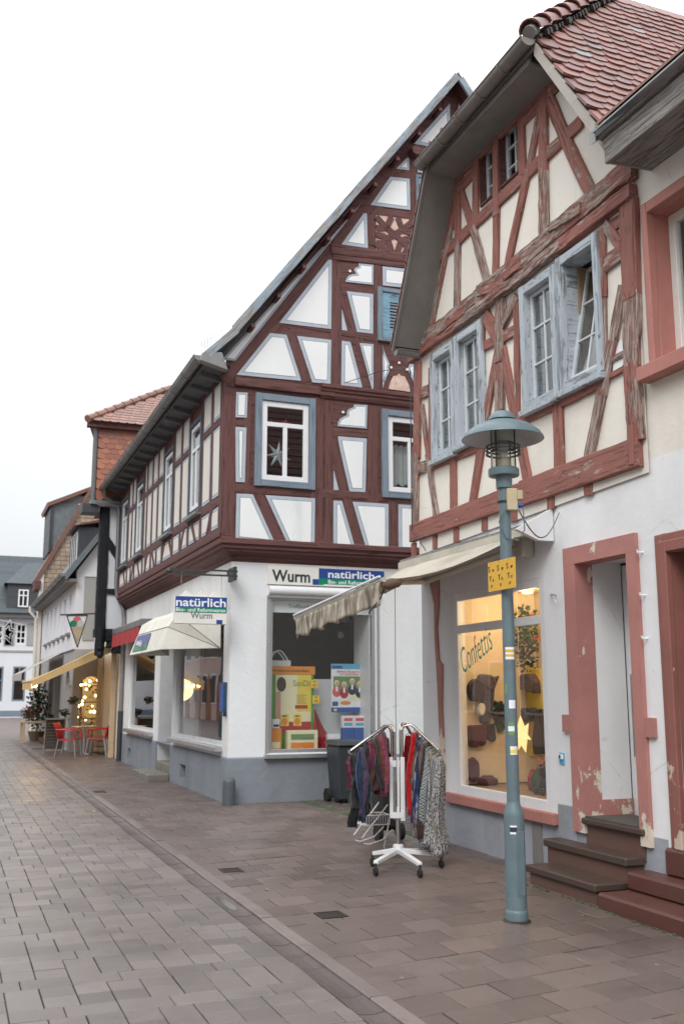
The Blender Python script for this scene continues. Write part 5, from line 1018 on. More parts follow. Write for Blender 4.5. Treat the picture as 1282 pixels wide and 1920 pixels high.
for i, (x0, y1, z) in enumerate(((4.63, 6.66, .115), (4.90, 6.655, .25), (5.06, 6.40, .45))): m = MB(); m.box((x0, 4.6, -.02 if i == 0 else (.116, .251)[i - 1]), (5.12 if i < 2 else 5.5, y1, z)); m.build('step', 'red_sandstone', SC, bevel=.018)
m = MB()
for i in range(60):
    y = 5.0 + random.random() * 2.7; x = (4.62 if y < 6.66 else 4.655) - random.random() * .03; s = random.uniform(.006, .016); m.tube([(x, y - s, .002), (x, y + s, .004)], s * .6, 5)
tag(m.build('moss', 'moss'), 'thin line of moss growing along the foot of the steps', 'moss', kind='stuff')
# eave box and roof
def boardbox(parent, name, lo, hi, mat_, along='Y', wear=.1):
    L = hi[1] - lo[1]; m = MB(); m.box((0, -(hi[0] - lo[0]) / 2, -(hi[2] - lo[2]) / 2), (L, (hi[0] - lo[0]) / 2, (hi[2] - lo[2]) / 2)); w = Matrix.Translation(((lo[0] + hi[0]) / 2, lo[1], (lo[2] + hi[2]) / 2)) @ Matrix.Rotation(math.pi / 2, 4, 'Z'); o = m.build(name, mat_, parent, w, bevel=.006); o['wear'] = wear; return o
boardbox(HC, 'eave_board', (4.66, 1.2, 5.80), (4.70, 6.16, 6.02), 'grey_board', wear=.12); boardbox(HC, 'soffit_board', (4.70, 1.2, 5.82), (4.92, 6.14, 5.845), 'grey_board', wear=.14); boardbox(HC, 'soffit_board', (4.925, 1.2, 5.83), (5.12, 6.13, 5.855), 'grey_board', wear=.06); boardbox(HC, 'eave_batten', (4.62, 1.2, 6.025), (4.70, 6.2, 6.06), 'grey_board', wear=.2)
m = MB(); m.hexa([(4.68, 6.13, 5.81), (5.12, 6.13, 5.83), (5.12, 6.16, 5.83), (4.68, 6.16, 5.81)], [(4.68, 6.13, 6.02), (5.12, 6.13, 6.3), (5.12, 6.16, 6.3), (4.68, 6.16, 6.02)]); m.build('eave_end', 'grey_board', HC)
t40 = math.tan(R(39)); m = MB(); m.ext([(4.56, 1.2, 6.07), (9.0, 1.2, 6.07 + 4.44 * t40), (9.0, 1.2, 6.0 + 4.44 * t40), (4.56, 1.2, 6.055)], (0, 5.0, 0)); m.build('roof', 'zinc', HC)
for i in range(5): m = MB(); x = 4.6 + i * .25; m.hexa([(x, 1.2, 6.10 + (x - 4.56) * t40), (x + .28, 1.2, 6.09 + (x + .28 - 4.56) * t40), (x + .28, 6.18, 6.09 + (x + .28 - 4.56) * t40), (x, 6.18, 6.10 + (x - 4.56) * t40)], [(x, 1.2, 6.125 + (x - 4.56) * t40), (x + .28, 1.2, 6.10 + (x + .28 - 4.56) * t40), (x + .28, 6.18, 6.10 + (x + .28 - 4.56) * t40), (x, 6.18, 6.125 + (x - 4.56) * t40)]); m.build('tile_course', 'old_tile', HC)
m = MB(); m.hexa([(4.6, 6.18, 6.0), (6.2, 6.18, 6.0 + 1.6 * t40), (6.2, 6.26, 6.0 + 1.6 * t40), (4.6, 6.26, 6.0)], [(4.6, 6.18, 6.12), (6.2, 6.18, 6.14 + 1.6 * t40), (6.2, 6.26, 6.14 + 1.6 * t40), (4.6, 6.26, 6.12)]); m.build('flashing', 'zinc', HC)

# ---------------------------------------------------------------- houses further along the street
# black and white timber house with tile-hung upper wall
HD = empty('black_timber_house', (3.85, 24.6, 0), 'narrow house with black timbers and an orange tile hung upper wall', 'house')
DG = PL('Y', 24.62); xl = 3.10
m = MB(); wall_mesh(m, DG, [(xl + .12, 2.95), (7.5, 2.95), (7.5, 6.2), (xl + .12, 6.2)], []); wall_mesh(m, PL('X', xl + .12), [(-25.0, 2.95), (-24.62, 2.95), (-24.62, 6.2), (-25.0, 6.2)], []); m.build('wall', 'far_white', HD)
m = MB(); m.box((3.88, 24.66, 0), (7.5, 28.2, 2.94)); m.build('ground_wall', 'far_cream', HD)
for a, b, w in (((xl + .19, 2.45), (xl + .19, 6.2), .22), ((xl + .1, 3.0), (5, 3.0), .2), ((xl + .1, 6.15), (5, 6.15), .16), ((xl + .2, 5.35), (3.85, 4.55), .17), ((xl + .1, 4.0), (4.2, 4.0), .13)): beam(HD, DG, a, b, w, d=.05, mat_='black_timber', jit=.01)
for a, b, w in (((-25.0, 3.0), (-24.6, 3.0), .2), ((-24.7, 3), (-24.7, 6.2), .16)): beam(HD, PL('X', xl + .12), a, b, w, d=.05, mat_='black_timber', jit=.008)
m = MB(); m.lathe([(0, -.12), (.06, -.1), (.085, -.03), (.06, .04), (.04, .06), (.09, .12), (.07, .3), (.1, .42), (.1, .6)], (xl + .2, 24.58, 2.5), 12); m.build('carved_drop', 'black_timber', HD, smooth=True)
for i, (x0, x1, z0, z1) in enumerate(((xl + .3, 3.9, 2.80, 2.95), (xl + .42, 3.9, 2.66, 2.80), (xl + .55, 3.9, 2.52, 2.66))): MB().box((x0, 24.58, z0), (x1, 25.2, z1)).build('corbel', 'black_timber', HD, bevel=.02)
# tile hung wall
tg = PL('Y', 24.5); tx0 = 3.02; m = MB(); m.box((tx0, 24.52, 6.22), (7.5, 24.95, 8.15)); m.build('upper_wall', 'soffit_dark', HD)
tl = tail(.2, .26, .018); tme = tl.mesh('hung_tile', 'hung_tile'); rows_ = 13; tme2 = tl.mesh('roof_tile', 'pale_tile')
for r_ in range(rows_):
    for c_ in range(12):
        x = tx0 + .1 + c_ * .204 + (.1 if r_ % 2 else 0); z = 6.48 + r_ * .13
        w4 = Matrix.Translation((x, tg.v, z)) @ Matrix.Rotation(R(90 - 5 + random.uniform(-1, 1)), 4, 'X'); link_mesh('hung_tile', tme, HD, w4)
m = MB(); m.box((tx0 - .12, 24.36, 6.10), (4.6, 24.5, 6.2)); m.build('lead_apron', 'zinc', HD); m = MB(); m.box((tx0 - .06, 24.42, 6.2), (tx0 - .02, 24.95, 8.3)); m.box((tx0 - .02, 24.42, 8.0), (tx0 + .02, 24.52, 8.3)); m.build('corner_board', 'soffit_dark', HD); m = MB(); m.box((tx0 - .3, 24.44, 5.9), (tx0 + .1, 24.95, 6.12)); m.build('eave_box', 'dark_slate', HD)
ridge = [(tx0 - .25, 24.3, 8.12), (4.2, 25.2, 8.95), (5.3, 26.2, 9.6), (7.5, 26.4, 9.7)]
m = MB(); m.box((tx0 - .28, 24.3, 8.02), (7.5, 24.5, 8.14)); m.build('verge_fascia', 'dark_red_timber', HD)
m = MB(); m.add([(tx0 - .3, 24.25, 8.14), (7.5, 24.25, 8.14), (7.5, 26.2, 9.75), (5.1, 26.2, 9.75), (3.6, 28.4, 8.14), (7.5, 28.4, 8.14)], [(0, 1, 2, 3), (0, 3, 4), (4, 3, 2, 5), (0, 4, 5, 1)]); rfD = m.build('roof', 'old_tile', HD)
sl = Vector((0, 1.95, 1.61)).normalized(); nn_ = Vector((0, -1.61, 1.95)).normalized(); bs = Matrix((Vector((1, 0, 0)), sl, nn_)).transposed()
for r_ in range(16):
    s_ = .2 + r_ * .155; y = 24.25 + sl.y * s_; z = 8.14 + sl.z * s_; x = tx0 - .25 + (y - 24.25) / 1.95 * 2.45 + (.1 if r_ % 2 else 0)
    while x < 5.6: w4 = (bs @ Matrix.Rotation(R(-4), 3, 'X')).to_4x4(); w4.translation = (x, y, z + .02); link_mesh('roof_tile', tme2, rfD, w4); x += .204
h0, h1 = Vector((tx0 - .3, 24.25, 8.18)), Vector((5.1, 26.2, 9.8))
for i in range(10): a = h0.lerp(h1, i / 10); b = h0.lerp(h1, (i + 1.1) / 10); MB().tube([a, b], [.10, .08], 8).build('hip_tile', 'pale_tile', HD, smooth=True)
MB().tube([(3.05, 24.42, 6.15), (3.1, 24.42, 6.12), (3.9, 24.42, 6.1)], .07, 8).build('gutter', 'zinc', HD, smooth=True)
# white house with the café
HE = empty('cafe_house', (3.1, 28.3, 0), 'white house with grey ground floor holding the ice cream café', 'house'); EG, ES = PL('Y', 28.3), PL('X', 3.08)
AR = []
m = MB(); wall_mesh(m, EG, [(3.08, 2.75), (8, 2.75), (8, 7.2), (5.6, 8.6), (3.08, 4.9)], [(3.62, 3.05, 4.3, 4.55)], .12); m.build('wall', 'far_white', HE)
ew = [(-29.9 - i * 1.45, 3.25, -29.25 - i * 1.45, 4.35) for i in range(6)]
m = MB(); wall_mesh(m, ES, [(-39, 2.75), (-28.3, 2.75), (-28.3, 4.95), (-39, 4.95)], ew, .12); m.build('wall', 'far_white', HE)
for a, b, c, d in ew: window(HE, ES, a, b, c, d, .07, .05, [('v', (a + c) / 2, b, d)], d=-.1); MB().rect(ES, a - .05, b - .08, c + .05, b, 0, .08).build('window_sill', 'soffit_grey', HE)
window(HE, EG, 3.62, 3.05, 4.3, 4.55, .09, .05, [('h', 4.0, 3.7, 4.25)], d=-.08); MB().rect(EG, 3.3, 3.0, 3.60, 4.75, 0, .04).build('grey_panel', 'cafe_grey', HE); MB().rect(EG, 3.3, 4.75, 4.6, 4.82, 0, .07).build('cornice', 'far_white', HE)
# ground floor with arched openings
def arch(u0, u1, z0, z1, n=10): r = (u1 - u0) / 2; return [(u0, z0), (u1, z0)] + [((u0 + u1) / 2 + r * math.cos(math.pi * i / n), z1 - r + r * math.sin(math.pi * i / n)) for i in range(n + 1)]
def arch_wall(pl, U0, U1, Z1, holes, name, mat_, parent, depth=.3):
    m = MB(); x = U0
    for (u0, u1, z0, z1) in holes:
        m.face([pl.P(x, 0), pl.P(u0, 0), pl.P(u0, Z1), pl.P(x, Z1)]); r = (u1 - u0) / 2; n = 10
        if z0 > 0: m.face([pl.P(u0, 0), pl.P(u1, 0), pl.P(u1, z0), pl.P(u0, z0)])
        pts = [((u0 + u1) / 2 - r * math.cos(math.pi * i / n), z1 - r + r * math.sin(math.pi * i / n)) for i in range(n + 1)]
        for p, q in zip(pts, pts[1:]): m.face([pl.P(*p), pl.P(*q), pl.P(q[0], Z1), pl.P(p[0], Z1)])
        loop = [(u0, z0)] + pts + [(u1, z0)]
        for p, q in zip(loop, loop[1:]): m.face([pl.P(*p), pl.P(*q), pl.P(*q, -depth), pl.P(*p, -depth)])
        m.face([pl.P(u0, z0), pl.P(u1, z0), pl.P(u1, z0, -depth), pl.P(u0, z0, -depth)]); x = u1
    m.face([pl.P(x, 0), pl.P(U1, 0), pl.P(U1, Z1), pl.P(x, Z1)]); return m.build(name, mat_, parent)
ca, cb = EG.px(150, 1268), EG.px(191, 1380); lw = (ca[0], .45, cb[0], ca[1])
arch_wall(EG, 3.12, 6.0, 2.75, [(lw[0], lw[2], lw[1], lw[3])], 'cafe_front', 'cafe_grey', HE); arch_wall(PL('X', 3.12), -39, -28.3, 2.75, [(-37.6, -36.2, 0, 2.2), (-35.4, -34, 0, 2.2), (-33, -31.6, 0, 2.2), (-30.3, -29.1, .0, 2.25)], 'cafe_side', 'cafe_grey', HE)
MB().prism(EG, arch(lw[0], lw[2], lw[1], lw[3]), -.12, -.116).build('arched_pane', 'shop_glass', HE)
m = MB(); m.box((3.5, 29.3, .2), (6, 29.35, 2.7)); m.box((3.16, 28.62, 2.72), (6, 39, 2.74)); m.box((4.6, 29.36, 0), (4.65, 39, 2.7)); m.build('inner_walls', 'warm_wall', HE)
cb_ = empty('cafe_display', (3.7, 29, .5), 'glowing shelves of ornaments behind the arched café window', 'shelf')
for z in (.85, 1.3, 1.75): MB().box((lw[0] - .2, 28.75, z), (lw[2] + .3, 29.1, z + .03)).build('shelf', 'display_wood', cb_)
m = MB(); m2 = MB(); m3 = MB()
for i in range(110):
    x = random.uniform(lw[0] - .1, lw[2] + .1); z = random.uniform(.55, 2.15); y = random.uniform(28.7, 29.1); s = random.uniform(.02, .05)
    (m if i % 3 == 0 else m2 if i % 3 == 1 else m3).lathe([(0, -s), (s * .8, -s * .5), (s, 0), (s * .8, s * .5), (0, s)], (x, y, z), 6)
tag(m.build('ornament_lights', 'fairy_light', cb_), kind='stuff'); tag(m2.build('red_ornaments', 'red_star', cb_), kind='stuff'); tag(m3.build('dark_ornaments', 'display_wood', cb_), kind='stuff')
ld = bpy.data.lights.new('cafe_lamp', 'POINT'); ld.energy = 14; ld.color = (1, .68, .32); ld.shadow_soft_size = .15; lo = bpy.data.objects.new('cafe_lamp', ld); COL.objects.link(lo); attach(lo, cb_, Matrix.Translation((3.9, 28.75, 2.3)))
# roof of the café house with dormers
m = MB(); m.ext([(2.75, 28.1, 4.78), (5.6, 28.1, 8.75), (8.4, 28.1, 4.9), (8.4, 28.1, 4.75), (5.6, 28.1, 8.58), (2.75, 28.1, 4.64)], (0, 11, 0)); m.build('roof', 'slate', HE); gutter(HE, (2.70, 28.1, 4.80), (2.70, 39, 4.76), .08, 'zinc', ring=1.5); m = MB(); m.hexa([(2.78, 28.06, 4.60), (5.58, 28.06, 8.52), (5.58, 28.1, 8.52), (2.78, 28.1, 4.60)], [(2.74, 28.06, 4.80), (5.6, 28.06, 8.78), (5.6, 28.1, 8.78), (2.74, 28.1, 4.80)]); m.build('verge_board', 'slate', HE)
m = MB(); m.box((2.78, 28.12, 4.58), (3.1, 39, 4.66)); m.build('eave_soffit', 'grey_board', HE)
def dormer(parent, x0, y0, y1, z0, h, mat_):
    m = MB(); m.box((x0, y0, z0), (x0 + 1.6, y1, z0 + h)); d = m.build('dormer', mat_, parent); MB().ext([(x0 - .15, y0 - .12, z0 + h), (x0 + .1, y0 - .12, z0 + h + .1), (x0 + 1.9, y0 - .12, z0 + h + .55), (x0 + 1.9, y0 - .12, z0 + h + .4)], (0, y1 - y0 + .24, 0)).build('dormer_roof', 'old_tile', d)
    pl = PL('X', x0)
    n_ = max(1, int((y1 - y0) / .45))
    for i in range(n_): u = -y1 + .1 + i * (y1 - y0 - .15) / n_; MB().rect(pl, u, z0 + .25, u + .3, z0 + h - .12, .0, .03).build('dormer_window', 'white_pvc', d); MB().rect(pl, u + .04, z0 + .29, u + .26, z0 + h - .16, .031, .034).build('pane', 'interior_dark', d)
dormer(HE, 3.15, 28.9, 30.9, 5.0, 1.25, 'dark_slate'); dormer(HE, 3.75, 29.2, 30.6, 6.8, .8, 'dark_slate')
# tan slated gable house
HF = empty('tan_gable_house', (3, 39, 0), 'tall house with a tan shingled gable wall and slate hung dormer', 'house'); FG = PL('Y', 39.1)
m = MB(); wall_mesh(m, FG, [(2.95, 0), (8.5, 0), (8.5, 6.2), (5.6, 11.2), (2.95, 6.1)], []); m.build('gable_wall', 'tan_slate', HF); m = MB()
for r_ in range(44):
    z = 3.8 + r_ * .17; xr = 2.95 if z < 6.1 else 2.95 + (z - 6.1) / 1.92
    x = xr + (.11 if r_ % 2 else 0)
    while x < 5.6: m.hexa([(x, 39.1, z), (x + .21, 39.1, z), (x + .21, 39.1, z + .2), (x, 39.1, z + .2)], [(x + .01, 39.07, z + .02), (x + .2, 39.07, z + .02), (x + .21, 39.09, z + .2), (x, 39.09, z + .2)]); x += .22
tag(m.build('shingle_field', 'tan_slate', HF, merge=False), kind='stuff')
m = MB(); wall_mesh(m, PL('X', 2.95), [(-40.3, 0), (-39.1, 0), (-39.1, 6.1), (-40.3, 6.1)], []); m.build('wall', 'far_cream', HF); MB().box((2.9, 39.0, 0), (3.05, 39.12, 6.0)).build('corner_strip', 'awning_cream', HF)
m = MB(); m.ext([(2.7, 38.95, 5.75), (5.6, 38.95, 11.35), (8.8, 38.95, 5.75), (8.6, 38.95, 5.7), (5.6, 38.95, 11.15), (2.85, 38.95, 5.65)], (0, 1.6, 0)); m.build('roof', 'old_tile', HF); MB().box((2.75, 38.9, 5.4), (2.95, 40.4, 5.7)).build('eave_box', 'dark_red_timber', HF)
m = MB(); m.box((3.3, 39.6, 7.0), (5.2, 42, 8.85)); d = m.build('dormer', 'slate', HF); MB().ext([(3.05, 39.4, 8.8), (5.4, 39.4, 9.9), (5.4, 39.4, 9.75), (3.1, 39.4, 8.66)], (0, 2.8, 0)).build('dormer_roof', 'old_tile', d); MB().box((3.2, 39.5, 6.9), (3.3, 42.1, 8.7)).build('dormer_front', 'dark_metal', d)
MB().tube([(2.62, 39.0, 4.75), (2.62, 39.02, 4.55), (2.85, 39.0, 4.3), (2.88, 39.0, .1)], .06, 7).build('downpipe', 'awning_cream', HF, smooth=True)
# white house closing the street
HG = empty('far_white_house', (3, 66, 0), 'white house with grey shutters and dark slate roof closing the street', 'house'); GG = PL('Y', 66)
def gx(x, y): return GG.px(x, y)
wins = [(gx(29, 1208)[0], gx(29, 1208)[1], gx(51, 1170)[0], gx(51, 1170)[1]), (gx(-14, 1208)[0], gx(-14, 1208)[1], gx(8, 1170)[0], gx(8, 1170)[1])]; lws = [(gx(22, 1315)[0], gx(22, 1315)[1], gx(50, 1250)[0], gx(50, 1250)[1]), (gx(-20, 1315)[0], gx(-20, 1315)[1], gx(8, 1250)[0], gx(8, 1250)[1])]
m = MB(); wall_mesh(m, GG, [(-6, 0), (9, 0), (9, 6.3), (-6, 6.3)], wins + lws, .15); m.build('wall', 'far_white', HG); m = MB(); m.box((-6, 67, 0), (9, 67.1, 6.3)); m.build('inner_wall', 'interior_dark', HG)
for a, b, c, d in wins:
    window(HG, GG, a, b, c, d, .1, .08, [('v', (a + c) / 2, b, d)] + [('h', b + (d - b) * k, a, c) for k in (.3, .6)], d=-.1, mw=.07)
    for u in (a - .62, c + .04): s = MB().rect(GG, u, b - .05, u + .56, d + .05, 0, .06).build('shutter', 'cafe_grey', HG)
for a, b, c, d in lws: window(HG, GG, a, b, c, d, .1, .08, [('v', (a + c) / 2, b + (d - b) * .6, d), ('h', b + (d - b) * .6, a, c)], d=-.1, mat_='blue_frame', mw=.08)
for z, h, mt in ((gx(0, 1222)[1], .1, 'cafe_grey'), (.15, .3, 'blue_frame')): MB().rect(GG, -6, z, 9, z + h, 0, .06).build('string_course', mt, HG)
MB().box((-6.3, 65.5, 6.15), (9.3, 66, 6.45)).build('eave', 'soffit_dark', HG)
m = MB(); m.add([(-6.5, 65.4, 6.45), (9.5, 65.4, 6.45), (6.5, 68.5, 10.35), (-.6 + 3, 68.5, 10.35), (-6.5, 72, 6.45), (9.5, 72, 6.45)], [(0, 1, 2, 3), (1, 5, 2), (4, 3, 2, 5), (0, 3, 4), (0, 4, 5, 1)]); rg = m.build('roof', 'dark_slate', HG)
for r_ in range(18): t = r_ / 18; y, z = 65.4 + 3.1 * t, 6.45 + 3.9 * t; x0, x1 = -6.5 + 8.9 * t, 9.5 - 3.0 * t; MB().add([(x0, y - .02, z + .02), (x1, y - .02, z + .02), (x1, y + .18, z + .27), (x0, y + .18, z + .27), (x0, y - .02, z - .01), (x1, y - .02, z - .01)], [(0, 1, 2, 3), (4, 5, 1, 0)]).build('slate_course', 'roof_slate', rg)
a, b = gx(12, 1148), gx(78, 1097); m = MB(); m.box((a[0], 65.6, 6.4), (b[0], 68, b[1])); d = m.build('dormer', 'dark_slate', HG); MB().add([(a[0] - .2, 65.4, b[1]), (b[0] + .2, 65.4, b[1]), (b[0] + .2, 68.2, b[1] + 1.7), (a[0] + 1.3, 68.2, b[1] + 1.7), (a[0] - .2, 68.2, b[1])], [(0, 1, 2, 3), (0, 3, 4)]).build('dormer_roof', 'roof_slate', d)
a, b = gx(33, 1139), gx(54, 1107); dp = PL('Y', 65.6); window(d, dp, a[0], a[1], b[0], b[1], .09, .06, [('v', (a[0] + b[0]) / 2, a[1], b[1]), ('h', a[1] + (b[1] - a[1]) * .66, a[0], b[0])], d=.01, mw=.08); MB().rect(dp, a[0] + .05, a[1] + .05, b[0] - .05, b[1] - .05, .002, .006).build('window_back', 'interior_dark', d)
# ---------------------------------------------------------------- the other side of the street (seen in the shop windows)
for (y0, y1, mt, h, lab) in ((-6, 9, 'far_cream', 5.5, 'cream house across the street nearest the camera, outside the picture'), (9.05, 23, 'far_white', 6.3, 'white house across the street, mirrored in the shop windows'), (23.05, 40, 'pink_wall', 6.0, 'pale pink house across the street, mirrored in the far shop window'), (40.05, 53, 'far_cream', 6.6, 'cream house far across the street, mirrored in the near shop window'), (53.05, 64, 'pink_wall', 5.8, 'farthest pink house across the street with brown arched doors')):
    e = empty('house_across', (-6, (y0 + y1) / 2, 0), lab, 'house', 'houses across the street'); X = -6.2
    m = MB(); m.box((X - 5, y0, 0), (X, y1, h)); m.build('wall', mt, e); MB().ext([(X + .4, y0, h - .1), (X - 2.6, y0, h + 3.2), (X - 5.6, y0, h - .1)], (0, y1 - y0, 0)).build('roof', 'old_tile', e)
    y = y0 + .8
    while y < y1 - 1.6:
        for z, hh in ((.9, 1.7), (3.5, 1.4)): f = MB(); f.box((X, y, z), (X + .05, y + 1.1, z + hh)); f = f.build('window', 'white_pvc', e); MB().box((X + .051, y + .08, z + .08), (X + .055, y + 1.02, z + hh - .08)).build('pane', 'interior_dark', f)
        y += 2.1
    if y0 > 39:
        for k in range(4): yy = y0 + 1 + k * 2.8; pl_ = PL('X', X - .06); MB().prism(PL('X', X), arch(-yy - 1.4, -yy, 0, 2.6), -.05, .07).build('arched_door', 'terracotta_pot', e)
# ---------------------------------------------------------------- awning of the red house
AA = empty('folding_arm_awning', (5.1, 9.3, 3.1), 'pale folding arm awning with a dirty drooping valance over the lit shop window', 'awning')
wy0, wy1 = 7.86, 10.66; n1, n2 = Vector((3.6, 8.27, 2.60)), Vector((3.6, 10.72, 2.42))
m = MB(); m.box((4.86, wy0, 3.10), (5.10, wy1, 3.13)); m.build('cover_board', 'grey_board', AA); m = MB(); m.box((4.84, wy0 - .02, 3.02), (4.90, wy1, 3.098)); m.build('roller', 'awning_edge', AA)
rows = []
for i in range(9):
    t = i / 8; rows.append([Vector((4.92, wy0 + .12 + (wy1 - wy0 - .16) * k / 14, 3.07)).lerp(n1.lerp(n2, k / 14), t) + Vector((0, 0, -.10 * math.sin(math.pi * t) + .012 * math.sin(k * 1.9 + t * 5) * math.sin(math.pi * t))) for k in range(15)])
cv = MB().grid(rows).build('canvas', 'awning_dirty', AA, smooth=True); md = cv.modifiers.new('thick', 'SOLIDIFY'); md.thickness = .004
MB().tube([n1 + Vector((0, -.03, 0)), n2 + Vector((0, .03, 0))], .025, 8).build('front_bar', 'awning_edge', AA, smooth=True)
rows = []
for j in range(7):
    t = j / 6; rows.append([n1.lerp(n2, k / 40) + Vector((-.02 - .03 * t * math.sin(k * .9) - .012 * math.sin(k * 2.3 + t * 3), 0, -.02 - (.21 + .02 * math.sin(k * .8)) * t)) for k in range(41)])
cv = MB().grid(rows).build('valance', 'dirty_canvas', AA, smooth=True); md = cv.modifiers.new('thick', 'SOLIDIFY'); md.thickness = .004
m = MB(); m.tube([n1 + Vector((-.03, 0, .03)), n2 + Vector((-.03, 0, .03))], .012, 6); m.build('bar_lip', 'white_pvc', AA)
for y0, yb in ((8.2, 8.45), (10.5, 10.5)):
    el = Vector((4.35, yb + .5 if y0 < 9 else yb - .55, 2.68)); f = n1.lerp(n2, .06 if y0 < 9 else .92)
    MB().tube([(5.05, y0, 2.98), el], .03, 8).build('arm', 'awning_edge', AA, smooth=True); MB().tube([el, f], .025, 8).build('arm', 'awning_edge', AA, smooth=True); MB().box((4.98, y0 - .08, 2.86), (5.11, y0 + .08, 3.08)).build('arm_bracket', 'awning_edge', AA, bevel=.01)
m = MB(); m.ext([(4.72, 7.78, 3.06), (5.11, 7.78, 3.28), (5.11, 7.78, 2.97), (4.95, 7.78, 2.97)], (0, .06, 0)); m.build('end_plate', 'white_pvc', AA)
b = n1 + Vector((.05, .0, -.03)); m = MB(); m.lathe([(.02, -.1), (.045, -.06), (.05, 0), (.04, .07), (.015, .1)], (0, 0, 0), 10); m.build('wrapped_bag', 'wicker', AA, Matrix.Translation(b + Vector((.04, 0, 0))) @ Matrix.Rotation(R(80), 4, 'Y'), smooth=True)
MB().tube([n1 + Vector((.03, .02, -.05)), n1 + Vector((0, .05, -.16)), n1 + Vector((-.1, .1, -.3))], .008, 5).build('cord', 'black_plastic', AA); MB().tube([n1 + Vector((.12, .0, -.05)), n1 + Vector((.14, .05, -1.2)), n1 + Vector((.15, .06, -2.0))], .004, 5).build('pull_rope', 'soffit_grey', AA)
# ---------------------------------------------------------------- lamp post
LX, LY = 3.85, 6.51; LP = empty('street_lamp', (LX, LY, 0), 'blue grey street lamp post with wide shade in front of the red house', 'street lamp')
C_ = (LX, LY, 0)
MB().lathe([(.10, -.02), (.10, .004), (.088, .012)], C_, 20).build('ground_joint', 'iron', LP)
MB().lathe([(.080, .0), (.082, .06), (.079, .075), (.075, .08), (.073, .72), (.071, .75), (.050, .80), (.047, .82)], C_, 28).build('base', 'lamp_paint', LP, smooth=True); MB().lathe([(.047, .80), (.043, 3.16)], C_, 24).build('pole', 'lamp_paint', LP, smooth=True)
MB().lathe([(.060, 3.13), (.062, 3.14), (.062, 3.22), (.116, 3.225), (.118, 3.235), (.118, 3.275), (.11, 3.285), (.05, 3.285)], C_, 28).build('collar', 'lamp_paint', LP, smooth=True)
MB().lathe([(.096, 3.286), (.096, 3.60)], C_, 28, cap=False).build('glass', 'lamp_glass', LP, smooth=True); MB().lathe([(.05, 3.286), (.055, 3.34), (.045, 3.36), (.02, 3.37)], C_, 16).build('bulb_holder', 'beige_plastic', LP, smooth=True); MB().lathe([(.03, 3.37), (.04, 3.42), (.03, 3.5), (0, 3.52)], C_, 14).build('bulb', 'curtain', LP, smooth=True); MB().lathe([(.08, 3.49), (.082, 3.61)], C_, 20, cap=False).build('reflector', 'curtain', LP, smooth=True)
for z in (3.40, 3.43, 3.46):
    m = MB(); m.lathe([(.116, z - .004), (.134, z - .007), (.134, z + .001), (.116, z + .004), (.116, z - .004)], C_, 28, cap=False); m.build('louvre_ring', 'dark_metal', LP, smooth=True)
for k in range(4): a = k * math.pi / 2 + .5; MB().tube([(LX + .104 * math.cos(a), LY + .104 * math.sin(a), 3.28), (LX + .104 * math.cos(a), LY + .104 * math.sin(a), 3.6)], .006, 6).build('guard_rod', 'dark_metal', LP)
MB().lathe([(.10, 3.655), (.14, 3.648), (.22, 3.615), (.285, 3.565), (.312, 3.525), (.315, 3.515), (.310, 3.512)], C_, 48, cap=False).build('lamp_shade', 'lamp_paint', LP, smooth=True); MB().lathe([(.308, 3.514), (.28, 3.545), (.21, 3.60), (.1, 3.625), (.06, 3.628)], C_, 48, cap=False).build('shade_inside', 'lamp_inner', LP, smooth=True)
MB().lathe([(.085, 3.64), (.085, 3.672)], C_, 24).build('cap_neck', 'dark_metal', LP, smooth=True); MB().lathe([(.108, 3.668), (.104, 3.685), (.085, 3.715), (.05, 3.737), (.0, 3.745)], C_, 28).build('cap', 'lamp_paint', LP, smooth=True)
MB().box((LX - .028, LY - .0755, .18), (LX + .035, LY - .068, .62)).build('service_door', 'lamp_paint', LP, bevel=.003)
# stickers on the pole: curved patches facing the street and the camera
def sticker(z0, z1, r, w, mat_, name='sticker', a0=-112, stripes=None):
    m = MB(); n = 6; rows = [[(LX + (r + .0012) * math.cos(R(a0 - w / 2 + w * i / n)), LY + (r + .0012) * math.sin(R(a0 - w / 2 + w * i / n)), z) for i in range(n + 1)] for z in (z0, z1)]; o = m.grid(rows).build(name, mat_, LP)
    for (s0, s1, mt) in stripes or []: rows = [[(LX + (r + .002) * math.cos(R(a0 - w / 2 + w * i / n)), LY + (r + .002) * math.sin(R(a0 - w / 2 + w * i / n)), z0 + (z1 - z0) * t) for i in range(n + 1)] for t in (s0, s1)]; MB().grid(rows).build('stripe', mt, o)
sticker(1.835, 1.925, .0458, 88, 'print_white', stripes=[(.22, .42, 'yellow_plate'), (.58, .8, 'yellow_plate')]); sticker(1.48, 1.54, .0464, 60, 'print_white', a0=-105); sticker(1.29, 1.38, .0467, 56, 'ink_leaf', a0=-120, stripes=[(.3, .7, 'print_white')]); sticker(1.15, 1.21, .047, 70, 'print_white', a0=-100, stripes=[(.2, .6, 'ink_yellow')]); sticker(.60, .66, .0738, 38, 'print_white', a0=-125, stripes=[(.25, .8, 'print_black')]); sticker(1.58, 1.66, .0462, 30, 'ink_leaf', a0=-160)
